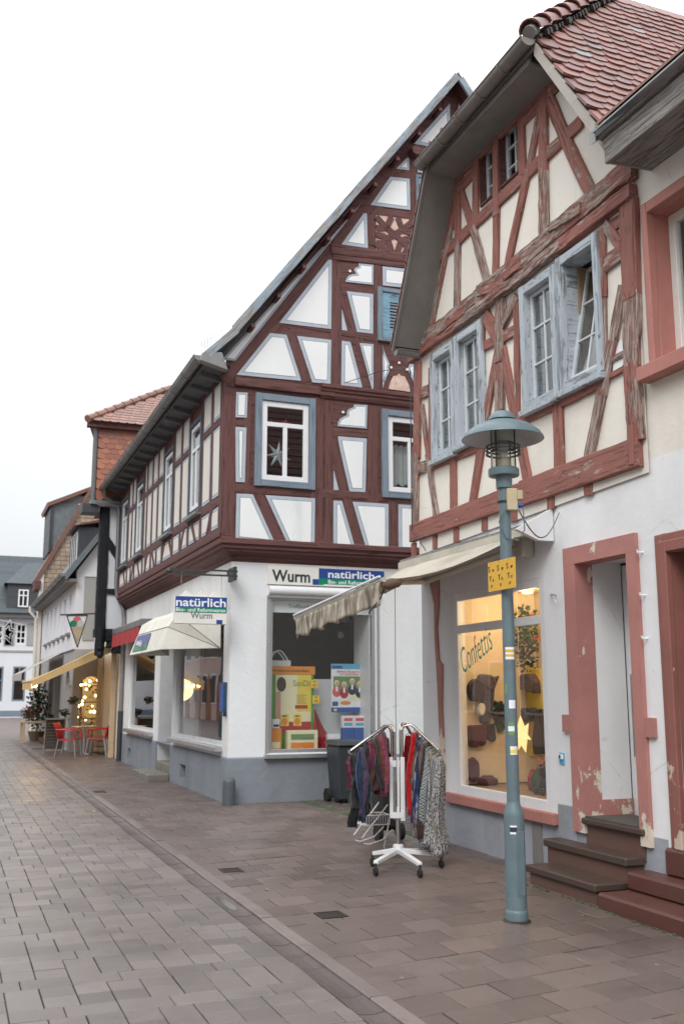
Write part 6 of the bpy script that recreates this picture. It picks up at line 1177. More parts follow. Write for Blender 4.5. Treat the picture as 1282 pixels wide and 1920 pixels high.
# hydrant plate
YP = PL('X', 3.775); ya, yb = YP.px(915, 1108), YP.px(965, 1051); hu0, hu1, hz0, hz1 = ya[0], yb[0], 2.345, 2.57
HS = empty('hydrant_plate', YP.P((hu0 + hu1) / 2, hz0), 'yellow utility plate with black letters and numbers on the lamp post', 'sign'); MB().rect(YP, hu0, hz0, hu1, hz1, -.004, 0).build('plate', 'yellow_plate', HS, bevel=.0015)
w = (hu1 - hu0) / 3
for i, (s1, s2, s3) in enumerate((('S 10', 'T.8', '17'), ('S 80', 'T12', '17'), ('S 80', 'T17', '17'))):
    u = hu0 + w * i + .010; text('lettering', s1[0], 'print_black', HS, YP.M(u, hz1 - .075, .0008), height=.062); text('lettering', s1[2:], 'print_black', HS, YP.M(u + w * .45, hz1 - .075, .0008), height=.028); text('lettering', s2[0], 'print_black', HS, YP.M(u + w * .08, hz1 - .145, .0008), height=.055); text('lettering', s2[1:], 'print_black', HS, YP.M(u + w * .42, hz1 - .150, .0008), height=.03); text('lettering', s3, 'print_black', HS, YP.M(u + w * .25, hz1 - .195, .0008), height=.03); text('lettering', '--', 'print_black', HS, YP.M(u + w * .2, hz1 - .016, .0008), height=.02)
MB().tube([(LX, LY, 2.44), (3.779, LY, 2.44)], .012, 6).build('clamp', 'zinc', HS)
# socket box with plug and cable
SB_ = empty('socket_box', (LX + .05, LY - .05, 3.0), 'beige weatherproof socket box with blue plug on the lamp post', 'socket box'); fw_ = Vector((-_f.x, -_f.y, 0)).normalized(); o_ = Vector((LX, LY, 0)) + _r * .045 + fw_ * .058
def lbox(parent, name, c, hx, hz, hd, mat_, bevel=.004):
    m = MB(); m.box((-hx, -hd, -hz), (hx, hd, hz)); w4 = Matrix((_r, -fw_, Vector((0, 0, 1)))).transposed().to_4x4(); w4.translation = c; return m.build(name, mat_, parent, w4, bevel=bevel)
lbox(SB_, 'box', o_ + Vector((0, 0, 3.03)), .04, .085, .035, 'beige_plastic', .006); lbox(SB_, 'lid', o_ + _r * .058 + Vector((0, 0, 3.065)), .022, .036, .03, 'beige_plastic', .005); MB().tube([o_ + _r * .03 + Vector((0, 0, 2.99)), o_ + _r * .085 + Vector((0, 0, 2.985))], [.024, .016], 10).build('plug', 'ink_blue', SB_, smooth=True)
p0 = o_ + _r * .05 + Vector((0, 0, 2.95)); p1 = AG.P(*AG.px(1051, 962), .02); cab = [p0.lerp(p1, t / 14) + Vector((0, 0, -.22 * math.sin(math.pi * t / 14))) for t in range(15)]; MB().tube(cab, .006, 6).build('cable', 'print_grey', SB_, smooth=True)
MB().tube([o_ + Vector((-.045, 0, 2.98)), o_ - _r * .10 + Vector((0, 0, 2.86)), o_ - _r * .05 + Vector((0, 0, 2.74)), o_ + _r * .04 + Vector((0, 0, 2.72)), o_ + _r * .09 + Vector((0, 0, 2.80)), o_ + _r * .085 + Vector((0, 0, 2.96))], .005, 6).build('cable_loop', 'print_grey', SB_, smooth=True); MB().lathe([(.056, 3.02), (.056, 3.03)], C_, 16).build('strap', 'black_plastic', SB_)
# ---------------------------------------------------------------- loose wires, hooks, house number plate
t = tag(MB().tube([UG.P(*UG.px(640, 722), .1), UG.P(*UG.px(700, 706), .3), (4.95, 10.6, 5.5)], .006, 5).build('overhead_cable', 'print_black'), 'thin black cable running from the white gable to the red house', 'cable')
tag(MB().tube([(5.03, 10.66, 5.5), (5.03, 10.67, 3.5)], .007, 5).build('conductor_wire', 'print_black'), 'thin vertical wire down the left corner of the red house', 'cable')
tag(MB().tube([(5.0, 10.62, 3.48), (4.95, 10.3, 3.32), (4.88, 10.0, 3.16)], .006, 5).build('short_cable', 'print_black'), 'short slack cable dropping from the corner onto the pale awning', 'cable')
for i, (x, y, lab) in enumerate(((1204, 1036, 'topmost of the small wall hooks right of the pink door frame'), (1209, 1116, 'second small wall hook right of the pink door frame'), (1213, 1197, 'lowest small wall hook right of the pink door frame'))):
    u, z = AG.px(x, y); tag(MB().tube([AG.P(u, z), AG.P(u, z, .05), AG.P(u, z + .02, .055)], .009, 6).build('wall_hook', 'print_white'), lab, 'hook', 'wall hooks')
u, z = AG.px(1054, 1422); e = empty('blue_plate', AG.P(u, z), 'small blue and white plate on the wall left of the pink door frame', 'plate'); MB().rect(AG, u - .035, z - .05, u + .035, z + .05, 0, .012).build('plate', 'ink_cyan', e); MB().rect(AG, u - .03, z - .005, u + .03, z + .035, .0125, .03).build('label_field', 'print_white', e); MB().rect(AG, u - .012, z + .0, u + .012, z + .03, .0305, .032).build('emblem', 'ink_navy', e)
u, z = AG.px(1042, 1118); tag(MB().tube([AG.P(u - .08, z + .02, .01), AG.P(u, z + .015, .05), AG.P(u + .08, z, .06), AG.P(u + .08, z - .07, .06)], .008, 6).build('wall_bracket', 'alu'), 'small bent metal bracket on the white wall under the awning end', 'bracket')
# ---------------------------------------------------------------- wheelie bin and bollard
BN = empty('wheelie_bin', (5.5, 14.05, 0), 'dark grey wheelie bin against the white shop house', 'bin'); bx0, by0 = 5.28, 13.78
m = MB(); m.hexa([(bx0 + .05, by0 + .06, .06), (bx0 + .45, by0 + .06, .06), (bx0 + .45, by0 + .48, .06), (bx0 + .05, by0 + .48, .06)], [(bx0, by0, .82), (bx0 + .5, by0, .82), (bx0 + .5, by0 + .52, .82), (bx0, by0 + .52, .82)]); m.build('body', 'bin_grey', BN, bevel=.02); m = MB(); m.hexa([(bx0 - .02, by0 - .03, .825), (bx0 + .52, by0 - .03, .825), (bx0 + .52, by0 + .56, .825), (bx0 - .02, by0 + .56, .825)], [(bx0 + .02, by0 + .0, .885), (bx0 + .48, by0 + .0, .885), (bx0 + .48, by0 + .55, .90), (bx0 + .02, by0 + .55, .90)]); m.build('lid', 'bin_grey', BN, bevel=.015)
for x in (bx0 - .01, bx0 + .45): MB().lathe([(.02, -.03), (.1, -.03), (.1, .03), (.02, .03)], (x + .02, by0 + .46, .1), 18, Matrix.Rotation(math.pi / 2, 3, 'Y')).build('wheel', 'rubber', BN, smooth=True)
MB().rect(PL('Y', by0 + .005), bx0 + .18, .62, bx0 + .34, .72, .0, .004).build('label_field', 'beige_plastic', BN)
tag(MB().lathe([(.092, -.01), (.092, .32), (.085, .355), (.06, .38), (0, .392)], (3.825, 14.36, 0), 24).build('bollard', 'bollard_grey', smooth=True), 'stubby round topped grey bollard at the corner of the white house', 'bollard')
# ---------------------------------------------------------------- clothes rack
RC = Vector((4.00, 8.87, 0)); RK = empty('clothes_rack', RC, 'wheeled chrome and white clothes rack standing on the pavement', 'clothes rack'); fr = Vector((-_f.x, -_f.y, 0)).normalized()
feet = [gnd(704, 1632, .05), gnd(698, 1614, .05), gnd(787, 1635, .05), gnd(827, 1617, .05)]
MB().lathe([(.045, .11), (.05, .13), (.05, .19), (.03, .2)], RC, 16).build('hub', 'white_pvc', RK, smooth=True)
for f in feet:
    f = Vector((f.x, f.y, 0)); d = (f - RC).normalized(); s = d.cross(Vector((0, 0, 1))) * .022; a = RC + d * .03 + Vector((0, 0, .12)); b = f + Vector((0, 0, .10)); up = Vector((0, 0, .045)); g_ = MB().hexa([a - s, a + s, a + s + up, a - s + up], [b - s, b + s, b + s + up * .7, b - s + up * .7]).build('leg', 'white_pvc', RK, bevel=.004)
    MB().lathe([(.008, -.014), (.034, -.014), (.036, 0), (.034, .014), (.008, .014)], f + Vector((0, 0, .037)), 14, Matrix.Rotation(math.pi / 2, 3, 'Y')).build('caster', 'rubber', g_, smooth=True); MB().tube([f + Vector((0, 0, .045)), f + Vector((0, 0, .11))], .014, 8).build('caster_stem', 'dark_metal', g_)
MB().tube([RC + Vector((0, 0, .18)), RC + Vector((0, 0, .5))], .022, 12).build('post', 'chrome', RK, smooth=True); MB().tube([RC - _r * .03 + Vector((0, 0, .42)), RC - _r * .03 + Vector((0, 0, .95))], .012, 8).build('post', 'chrome', RK, smooth=True)
def rb(c, hx, hz, hd, nm): lbox(RK, nm, c, hx, hz, hd, 'white_pvc', .003)
rb(RC - _r * .062 + fr * .02 + Vector((0, 0, .72)), .017, .27, .017, 'upright'); rb(RC + _r * .0 + fr * .03 + Vector((0, 0, .72)), .014, .27, .014, 'upright'); rb(RC + _r * .045 + fr * .02 + Vector((0, 0, .70)), .021, .29, .018, 'upright'); rb(RC - _r * .03 + fr * .022 + Vector((0, 0, .93)), .05, .03, .02, 'cross_plate'); rb(RC - _r * .01 + fr * .022 + Vector((0, 0, .46)), .065, .026, .02, 'cross_plate')
ARMS = []
for k, (dr, da, st, ztop) in enumerate(((-.40, .10, -.055, 1.28), (-.26, -.34, -.03, 1.285), (.35, .07, .045, 1.29), (.22, -.36, .03, 1.30))):
    d = (_r * dr + fr * da); L = d.length; d.normalize(); b0 = RC + _r * st; out_l = L
    pts = [b0 + Vector((0, 0, .90)), b0 + Vector((0, 0, ztop - .06)), b0 + d * .02 + Vector((0, 0, ztop - .015)), b0 + d * .06 + Vector((0, 0, ztop))] + ([] if k == 0 else [b0 + d * .10 + Vector((0, 0, ztop - .005))]) + [b0 + d * out_l + Vector((0, 0, 1.045))]
    MB().tube(pts, .013, 10).build('arm', 'chrome', RK, smooth=True); ARMS.append((pts[-2], pts[-1], d))
    MB().lathe([(0, -.02), (.016, -.015), (.016, .015), (0, .02)], pts[-1], 10).build('arm_end', 'chrome', RK, smooth=True)
# garments
COLS = dict(black=(.012, .012, .014), navy=(.02, .035, .09), teal=(.02, .05, .06), purple=(.07, .05, .09), plum=(.08, .02, .045), brown=(.06, .035, .03), charcoal=(.035, .033, .035), rust=(.15, .05, .03), magenta=(.11, .025, .05), pink=(.17, .05, .075), red=(.42, .012, .018), olive=(.09, .06, .04), maroon=(.07, .025, .035), grey=(.28, .28, .28), beige=(.33, .28, .2), crimson=(.22, .015, .04))
for n_, c_ in COLS.items(): cloth('fabric_' + n_, c_, tuple(x * .55 for x in c_), 'plain', 22)
cloth('fabric_check', (.36, .36, .36), (.02, .05, .06), 'check', 75); cloth('fabric_tweed', (.42, .41, .40), (.05, .05, .055), 'tweed'); cloth('fabric_print', (.06, .08, .2), (.4, .38, .36), 'plain', 26); cloth('fabric_flower', (.06, .028, .035), (.24, .21, .21), 'plain', 9); cloth('fabric_paisley', (.26, .06, .09), (.10, .025, .05), 'plain', 40)
def garment(P, d, L, w, fab, label, ph, fringe=.03, folds=3, sway=0.0, top=.5):
    e = empty('garment', P, label, 'scarf' if L > .5 else 'garment', 'garments on the clothes rack'); s = d.cross(Vector((0, 0, 1))).normalized(); rows = []; nx, nz_ = 12, 16
    for j in range(nz_ + 1):
        t = j / nz_; ww = w * 1.15 * (top + (1 - top) * min(1, t * 2.2)) * (1 + .08 * math.sin(t * 5 + ph)); row = []
        for i in range(nx + 1):
            x = (i / nx - .5); y = (.016 + .026 * t) * math.sin(x * folds * 6.28 + ph + t * 1.5 + .6 * math.sin(t * 4 + ph)) + .016 * math.sin(t * 6 + ph); zz = -.045 - L * t - (.035 * abs(x) if t < .15 else 0) - (fringe * noise.noise(Vector((x * 14, ph * 3, 1))) if t > .97 else 0)
            row.append(P + s * (x * ww + sway * t * t) + d * y + Vector((0, 0, zz)))
        rows.append(row)
    o = MB().grid(rows).build('cloth', fab, e, smooth=True); md = o.modifiers.new('thick', 'SOLIDIFY'); md.thickness = .016
    m = MB(); m.tube([P + Vector((0, 0, .012)) + s * .012, P + Vector((0, 0, .02)), P + Vector((0, 0, .0)) - s * .014, P + Vector((0, 0, -.03)), P + s * w * .3 + Vector((0, 0, -.05))], .003, 5); m.tube([P + Vector((0, 0, -.03)), P - s * w * .3 + Vector((0, 0, -.05))], .003, 5); m.build('hanger', 'dark_metal', e)
L1 = [('magenta', .30, .12, 'short magenta scarf at the outer tip of the left rack arm'), ('black', .64, .17, 'long black scarf near the outer tip of the left rack arm'), ('navy', .62, .18, 'long navy blue scarf beside the black one'), ('teal', .50, .17, 'dark teal scarf between the navy and the purple one'), ('purple', .62, .19, 'dusty purple scarf on the left rack arm'), ('plum', .42, .16, 'dark plum garment right of the purple scarf'), ('brown', .46, .18, 'dark brown garment in the middle of the left rack arm'), ('charcoal', .47, .17, 'charcoal garment right of the dark brown one'), ('rust', .46, .15, 'rusty brown patterned garment on the left rack arm'), ('paisley', .56, .17, 'pinkish red patterned scarf nearest the post on the left arm'), ('pink', .55, .13, 'pink fringed scarf beside the left uprights of the rack')]
L1[2:2] = [('charcoal', .5, .16, 'dark grey scarf between the black and the navy one')]; L1[6:6] = [('charcoal', .6, .18, 'dark scarf tucked right behind the purple one')]; L1[8:8] = [('crimson', .4, .16, 'deep crimson garment between the plum and the brown one')]
p, q, d = ARMS[0]
for i, (f, L, w, lab) in enumerate(L1): garment(q.lerp(p, (i + .3) / len(L1)), (d + fr * random.uniform(-.35, .1)).normalized(), L, w * 1.5, 'fabric_' + f, lab, i * 1.7, sway=random.uniform(-.03, .03))
p, q, d = ARMS[1]
for i, (f, L, w, lab) in enumerate((('crimson', .3, .14, 'crimson scarf on the rear left rack arm'), ('charcoal', .4, .2, 'dark grey garment on the rear left rack arm'), ('maroon', .42, .2, 'maroon garment close to the post on the rear left rack arm'))): garment(q.lerp(p, (i + .4) / 3.2), d, L, w, 'fabric_' + f, lab, i * 2.1 + .4)
p, q, d = ARMS[2]
L3 = [('tweed', .84, .20, 'grey tweed scarf at the outer tip of the right rack arm'), ('beige', .84, .13, 'beige and grey scarf near the tip of the right rack arm'), ('tweed', .82, .19, 'grey woven scarf beside the beige scarf'), ('check', .86, .18, 'black and white checked scarf on the right rack arm'), ('flower', .80, .20, 'dark garment with pale blotches on the right rack arm'), ('print', .74, .14, 'navy blue printed scarf on the right rack arm'), ('olive', .62, .12, 'olive brown scarf beside the red garment'), ('red', .70, .15, 'bright red garment right of the rack uprights')]
L3 = [(a, b * 1.07, c, d) for a, b, c, d in L3]; L3[4:4] = [('brown', .84, .18, 'dark brown scarf between the checked and the blotched one')]; L3[7:7] = [('navy', .78, .16, 'plain dark navy scarf right of the printed one')]; L3.insert(1, ('grey', .86, .18, 'plain mid grey scarf next to the outermost tweed scarf'))
for i, (f, L, w, lab) in enumerate(L3): garment(q.lerp(p, (i + .25) / len(L3)), (d + fr * random.uniform(.1, .6)).normalized(), L, w * 1.5, 'fabric_' + f, lab, i * 1.3 + .7, sway=random.uniform(-.01, .04))
p, q, d = ARMS[3]
for i, (f, L, w, lab) in enumerate((('brown', .5, .18, 'brown scarf on the rear right rack arm'), ('plum', .6, .2, 'plum garment on the rear right rack arm'), ('red', .55, .16, 'second red garment behind, on the rear right rack arm'))): garment(q.lerp(p, (i + .4) / 3.2), d, L, w, 'fabric_' + f, lab, i * 2.3)
# white wire basket trolley behind the rack
WB = empty('wire_basket_stand', (4.0, 9.5, 0), 'white wire basket stand behind the clothes rack', 'basket stand'); P_ = PL('Y', 9.45); zk = zt(620, 1330, 4.93)
def wp(x, y, dy=0): v = P_.P(*P_.px(*zk(x, y))); return v + Vector((0, dy, 0))
for dy in (0, .22):
    MB().tube([wp(525, 880, dy), wp(430, 1010, dy), wp(370, 1080, dy), wp(290, 1190, dy), wp(305, 1240, dy), wp(350, 1250, dy), wp(480, 1205, dy), wp(570, 1110, dy)], .007, 8).build('frame', 'white_pvc', WB, smooth=True)
MB().tube([wp(550, 960), wp(520, 1130), wp(490, 1270), wp(520, 1315), wp(640, 1290), wp(840, 1290)], .007, 8).build('frame', 'white_pvc', WB, smooth=True)
b0, b1 = wp(310, 985), wp(545, 1030); z0 = wp(300, 1075).z
m = MB(); zt_ = b0.z
for dy in (0, .22): m.tube([b0 + Vector((0, dy, 0)), Vector((b1.x, b1.y + dy, zt_))], .006, 6); m.tube([Vector((b0.x, b0.y + dy, z0)), Vector((b1.x, b1.y + dy, z0))], .005, 6)
for k in range(12):
    x = b0.x + (b1.x - b0.x) * k / 11
    for dy in (0, .22): m.tube([(x, b0.y + dy, zt_), (x, b0.y + dy, z0)], .003, 4)
    m.tube([(x, b0.y, z0), (x, b0.y + .22, z0)], .003, 4)
for x in (b0.x, b1.x): m.tube([(x, b0.y, zt_), (x, b0.y + .22, zt_)], .005, 5)
m.build('wire_basket', 'white_pvc', WB)
m = MB(); rows = [[(b0.x + (b1.x - b0.x) * (.15 + .8 * i / 8), b0.y + .02 + .18 * j / 5, z0 + .02 + .07 * math.sin(math.pi * j / 5) * (1 + .3 * math.sin(i * 2))) for i in range(9)] for j in range(6)]; o = tag(m.grid(rows).build('folded_cloth', 'fabric_purple', smooth=True), 'purple folded cloth lying in the white wire basket', 'cloth'); o.modifiers.new('t', 'SOLIDIFY').thickness = .03
BW = empty('shopping_trolley', (4.3, 9.75, 0), 'black wheeled bag half hidden behind the clothes rack', 'trolley bag')
pw = gnd(722, 1578); MB().box((pw.x - .05, pw.y + .05, .1), (pw.x + .22, pw.y + .3, .62)).build('bag', 'black_plastic', BW, bevel=.05)
for dx in (-.06, .2): MB().lathe([(.02, -.025), (.09, -.025), (.09, .025), (.02, .025)], (pw.x + dx, pw.y + .05, .092), 18, Matrix.Rotation(math.pi / 2, 3, 'Y')).build('wheel', 'rubber', BW, smooth=True)
# ---------------------------------------------------------------- goods in the lit shop window
GP = PL('X', 6.1); z6_ = zt(840, 1080, 4)
def ware(name, pts, mat_, label, cat, th=.06, pl=GP):
    q = [pl.px(*z6_(*p)) for p in pts]; o = MB().prism(pl, q, -.02, th).build(name, mat_, bevel=.015); return tag(o, label, cat)
def rnd_(cx, cy, rx, ry, n=12, k=.12): return [(cx + rx * math.cos(i * 6.283 / n) * (1 + random.uniform(-k, k)), cy + ry * math.sin(i * 6.283 / n) * (1 + random.uniform(-k, k))) for i in range(n)]
cloth('fabric_dusk', (.10, .10, .13), (.05, .05, .07)); cloth('fabric_wine', (.12, .02, .025), (.05, .015, .02)); cloth('fabric_umber', (.05, .035, .03), (.03, .02, .02)); cloth('fabric_mauve', (.13, .09, .11), (.05, .04, .05)); cloth('fabric_denim', (.05, .06, .12), (.025, .03, .06))
SP_ = PL('Y', 9.945); ware('felt_hat', rnd_(195, 860, 65, 85), 'fabric_umber', 'dark brown felt hat hanging left in the lit shop window', 'hat', .10, SP_); ware('knit_scarf', [(205, 790), (225, 735), (300, 740), (340, 760), (375, 745), (335, 850), (330, 930), (300, 1100), (230, 1100), (245, 940), (205, 900)], 'fabric_dusk', 'grey knitted scarf hanging beside the brown hat', 'scarf', .05, SP_); ware('shoulder_bag', [(140, 1120), (260, 1115), (265, 1250), (240, 1280), (215, 1262), (190, 1285), (150, 1280)], 'fabric_wine', 'dark wine red bag hanging low in the lit shop window', 'bag', .08, SP_); ware('winter_gloves', [(255, 1105), (340, 1110), (352, 1230), (320, 1245), (290, 1225), (262, 1180)], 'fabric_umber', 'pair of dark gloves beside the wine red bag', 'gloves', .04, SP_); ware('dark_shawl', [(330, 930), (400, 960), (430, 1010), (415, 1150), (370, 1180), (340, 1060)], 'leaf', 'dark green shawl hanging behind the lamp post', 'shawl', .05, SP_)
ware('beanie', [(550, 860), (560, 770), (600, 735), (650, 735), (685, 790), (692, 880), (660, 870), (600, 850)], 'fabric_mauve', 'mauve knitted beanie right of the lamp post', 'hat', .10); ware('display_panel', [(530, 700), (735, 690), (740, 1340), (540, 1360)], 'ink_yellow', 'ochre display panel behind the mauve beanie', 'panel', -.005); ware('denim_cap', rnd_(625, 1040, 58, 60), 'fabric_denim', 'dark blue cap below the mauve beanie', 'hat', .09); ware('long_coat', [(690, 1000), (730, 995), (750, 1180), (755, 1330), (680, 1340), (668, 1250)], 'fabric_umber', 'long dark coat at the right edge of the lit shop window', 'coat', .08)
for i in range(7): x, y = 515 + 12 * math.sin(i * 2), 700 + i * 46; ware('red_bauble', rnd_(x, y, 16, 18, 10, .02), 'red_star', ('topmost', 'second', 'third', 'fourth', 'fifth', 'sixth', 'lowest')[i] + ' red bauble in the string right of the lamp post', 'bauble', .05)
def tuft(name, c, rad, n, mats, label, cat, leaf=.05, squash=(1, 1, 1), stems=True, group=None):
    e = empty(name, c, label, cat, group); c = Vector(c); m = MB()
    for i in range(n):
        v = Vector((random.gauss(0, 1), random.gauss(0, 1), random.gauss(0, 1))).normalized() * rad * random.random() ** .45; v = Vector((v.x * squash[0], v.y * squash[1], v.z * squash[2])); p = c + Vector((0, 0, rad * squash[2])) + v; a = Vector((random.uniform(-1, 1), random.uniform(-1, 1), random.uniform(-.3, 1))).normalized(); b = a.cross(Vector((random.random(), random.random(), random.random()))).normalized(); s = leaf * random.uniform(.6, 1.3); m.mat(0 if random.random() > mats[2] else 1); m.add([p, p + a * s * .5 + b * s * .28, p + a * s, p + a * s * .5 - b * s * .28], [(0, 1, 2, 3)])
    tag(m.build('foliage', [mats[0], mats[1]], e, merge=False), kind='stuff')
    if stems: MB().tube([c, c + Vector((0, 0, rad * squash[2]))], .012, 5).build('stem', 'display_wood', e)
    return e
g0 = GP.P(*GP.px(*z6_(640, 640)), .1); tuft('fir_garland', g0 - Vector((0, 0, .15)), .26, 420, ('leaf', 'red_star', .05), 'dark green fir garland with red bits, upper right in the lit shop window', 'garland', .06, (.5, .75, 1.5), False)
FPX = PL('X', 5.6)
for nm, x, y, w, h, mt, lab, cat in (('brown_shoes', 340, 1590, 110, 60, 'fabric_wine', 'brown shoes on the floor of the lit shop window', 'shoes'), ('red_box', 600, 1600, 70, 130, 'red_star', 'red gift box on the floor of the lit shop window', 'box'), ('green_jug', 650, 1650, 60, 130, 'leaf', 'dark green jug at the right of the shop window floor', 'jug')):
    u, z = FPX.px(*z6_(x, y)); s = .0029 / 1; m = MB(); ww, hh = w * .0012, h * .0015; m.lathe([(ww * .8, 0), (ww, hh * .3), (ww * .95, hh * .7), (ww * .5, hh), (ww * .55, hh * 1.1)], (5.6 + random.uniform(-.1, .1), -u, .602), 10 if cat == 'jug' else 6); tag(m.build(nm, mt, smooth=cat == 'jug', bevel=.01), lab, cat)
# glowing paper star
u, z = PL('X', 5.55).px(*z6_(545, 1190)); sp = PL('X', 5.55); m = MB(); pts = [(u + (.2 if i % 2 == 0 else .06) * math.sin(i * math.pi / 7), z + (.2 if i % 2 == 0 else .06) * math.cos(i * math.pi / 7)) for i in range(14)]; f = [sp.P(*p) for p in pts]
for i in range(14): m.face([f[i], f[(i + 1) % 14], sp.P(u, z, .08)]); m.face([f[i], f[(i + 1) % 14], sp.P(u, z, -.08)])
e = empty('paper_star', sp.P(u, z), 'glowing yellow paper star lantern in the lit shop window', 'lantern'); m.build('star', 'star_paper', e); MB().tube([sp.P(u, z + .2), sp.P(u, 2.72)], .003, 4).build('cord', 'print_white', e)
# ---------------------------------------------------------------- café terrace
CA = empty('cafe_awning', (3.5, 26.5, 2.8), 'ochre lit café awning with warm bulbs along its front', 'awning'); E1 = PL('Y', 25.3)
ta, tb2 = E1.px(209, 1208), E1.px(60, 1277); a0, a1, b0, b1 = Vector((ta[0], 25.3, ta[1])), Vector((ta[0], 28.2, ta[1])), Vector((tb2[0], 25.3, tb2[1])), Vector((tb2[0], 28.4, tb2[1]))
cv = MB().grid([[a0.lerp(b0, t / 6) + Vector((0, 0, -.05 * math.sin(math.pi * t / 6))) for t in range(7)], [a1.lerp(b1, t / 6) + Vector((0, 0, -.05 * math.sin(math.pi * t / 6))) for t in range(7)]]).build('canvas', 'awning_ochre', CA, smooth=True); cv.modifiers.new('t', 'SOLIDIFY').thickness = .01
MB().tube([b0, b1], .03, 8).build('front_bar', 'awning_ochre', CA); rows = [[b0.lerp(b1, k / 16) + Vector((-.02 * (k % 2), 0, -.2 * t)) for k in range(17)] for t in (0, 1)]; MB().grid(rows).build('valance', 'awning_ochre', CA); MB().tube([a0, b0], .025, 6).build('side_bar', 'awning_ochre', CA); MB().grid([[a0.lerp(b0, t / 8) + Vector((0, -.02, -h_ * (1 - .25 * t / 8))) for t in range(9)] for h_ in (0, .2)]).build('side_valance', 'awning_ochre', CA)
for k in range(5):
    p = b0.lerp(b1, (k + .2) / 5) + Vector((.10, 0, -.10)); MB().lathe([(0, -.05), (.04, -.03), (.045, .0), (.02, .05)], p, 10).build('bulb', 'warm_bulb', CA, smooth=True)
ld = bpy.data.lights.new('awning_light', 'POINT'); ld.energy = 16; ld.color = (1, .62, .25); ld.shadow_soft_size = .3; lo = bpy.data.objects.new('awning_light', ld); COL.objects.link(lo); attach(lo, CA, Matrix.Translation(b0.lerp(b1, .4) + Vector((.3, 0, -.2))))
GA = empty('grey_awning', (3, 33, 2.8), 'pale grey awning of the shop beyond the café', 'awning'); cv = MB().grid([[Vector((3.05, 31 + k * 1.6, 2.75)).lerp(Vector((1.95, 31 + k * 1.6, 2.15)), t / 4) for t in range(5)] for k in range(4)]).build('canvas', 'awning_grey', GA); cv.modifiers.new('t', 'SOLIDIFY').thickness = .01; MB().grid([[Vector((1.95, 31 + k * 1.6, 2.15)), Vector((1.94, 31 + k * 1.6, 1.95))] for k in range(4)]).build('valance', 'awning_grey', GA)
for k, y in enumerate((25.4, 27.9)): tag(MB().box((3.72, y, 0), (3.84, y + .14, 2.75)).build('wooden_post', 'light_wood', bevel=.01), ('nearer', 'farther')[k] + ' pale wooden post beside the café front', 'post', 'café posts')
# ice cream sign
IC = empty('ice_cream_sign', (2.8, 24.8, 2.6), 'triangular ice cream cone sign hanging from a black bar', 'sign'); IP = PL('Y', 24.9); zi = zt(60, 880, 5.644); q = [IP.px(*zi(*p)) for p in [(370, 1545), (590, 1545), (483, 1885)]]
MB().prism(IP, q, -.02, 0).build('panel', 'sign_white', IC); MB().prism(IP, [IP.px(*zi(*p)) for p in [(405, 1650), (560, 1650), (483, 1850)]], .001, .006).build('cone', 'light_wood', IC)
for (x, y, r, mt) in ((480, 1600, 42, 'ink_rose'), (442, 1632, 34, 'sign_green'), (515, 1632, 34, 'curtain')): c = IP.px(*zi(x, y)); r = r / 5.644 * .0138; MB().prism(IP, [(c[0] + r * math.cos(i * .5236), c[1] + r * math.sin(i * .5236)) for i in range(12)], .001, .007 if mt == 'ink_rose' else .009).build('scoop', mt, IC)
for i in range(3): MB().tube([IP.P(*q[i], .01), IP.P(*q[(i + 1) % 3], .01)], .014, 6).build('frame', 'dark_metal', IC)
p0, p1 = IP.px(*zi(300, 1540)), IP.px(*zi(720, 1525)); MB().tube([IP.P(*p0), IP.P(*p1)], .02, 6).build('bar', 'dark_metal', IC)
# chairs, table, board
def chair_proto():
    e = empty('cafe_chair', (0, 0, 0), 'x', 'chair', 'red café chairs'); rows = [[(-.21 + .42 * i / 6, -.21 + .42 * j / 6, .45 - .02 * math.sin(math.pi * i / 6)) for i in range(7)] for j in range(7)]; s = MB().grid(rows).build('seat', 'red_plastic', e, smooth=True); s.modifiers.new('t', 'SOLIDIFY').thickness = .025
    rows = [[(-.21 - .12 * t * t, -.22 + .44 * i / 8, .47 + .38 * t) for i in range(9)] for t in (0, .25, .5, .75, 1)]; s = MB().grid(rows).build('backrest', 'red_plastic', e, smooth=True); s.modifiers.new('t', 'SOLIDIFY').thickness = .025
    for y in (-.24, .24):
        MB().tube([(-.26, y, .68), (.05, y, .67), (.2, y, .64), (.22, y * .95, .45)], .02, 7).build('armrest', 'red_plastic', e, smooth=True); MB().tube([(.2, y * .9, .45), (.26, y, 0)], .014, 7).build('leg', 'alu', e); MB().tube([(-.19, y * .9, .45), (-.27, y, 0)], .014, 7).build('leg', 'alu', e)
    return e
cp = chair_proto(); c1 = gnd(128, 1420); c2 = gnd(183, 1417); cp['label'] = 'red café chair with metal legs, left of the small table'; cp.matrix_basis = Matrix.Translation(c1) @ Matrix.Rotation(R(-25), 4, 'Z'); WM[cp.name] = cp.matrix_basis.copy(); k = copy_tree(cp, None, Matrix.Translation(c2) @ Matrix.Rotation(R(160), 4, 'Z')); k['label'] = 'red café chair with metal legs, right of the small table'
tpos = gnd(157, 1416); e = empty('cafe_table', tpos, 'small round grey café table between two red chairs', 'table'); MB().lathe([(.0, .70), (.33, .70), (.34, .715), (.33, .73), (0, .73)], tpos, 24).build('table_top', 'alu', e); MB().tube([tpos + Vector((0, 0, .02)), tpos + Vector((0, 0, .7))], .03, 10).build('column', 'alu', e)
for k in range(4): a = k * 1.5708 + .4; MB().tube([tpos + Vector((0, 0, .06)), tpos + Vector((.28 * math.cos(a), .28 * math.sin(a), .015))], .018, 6).build('foot', 'alu', e)
jp = tpos + Vector((.75, .55, 0)); e = empty('crate_bench', jp, 'pale wooden crate bench behind the right red chair', 'bench'); 
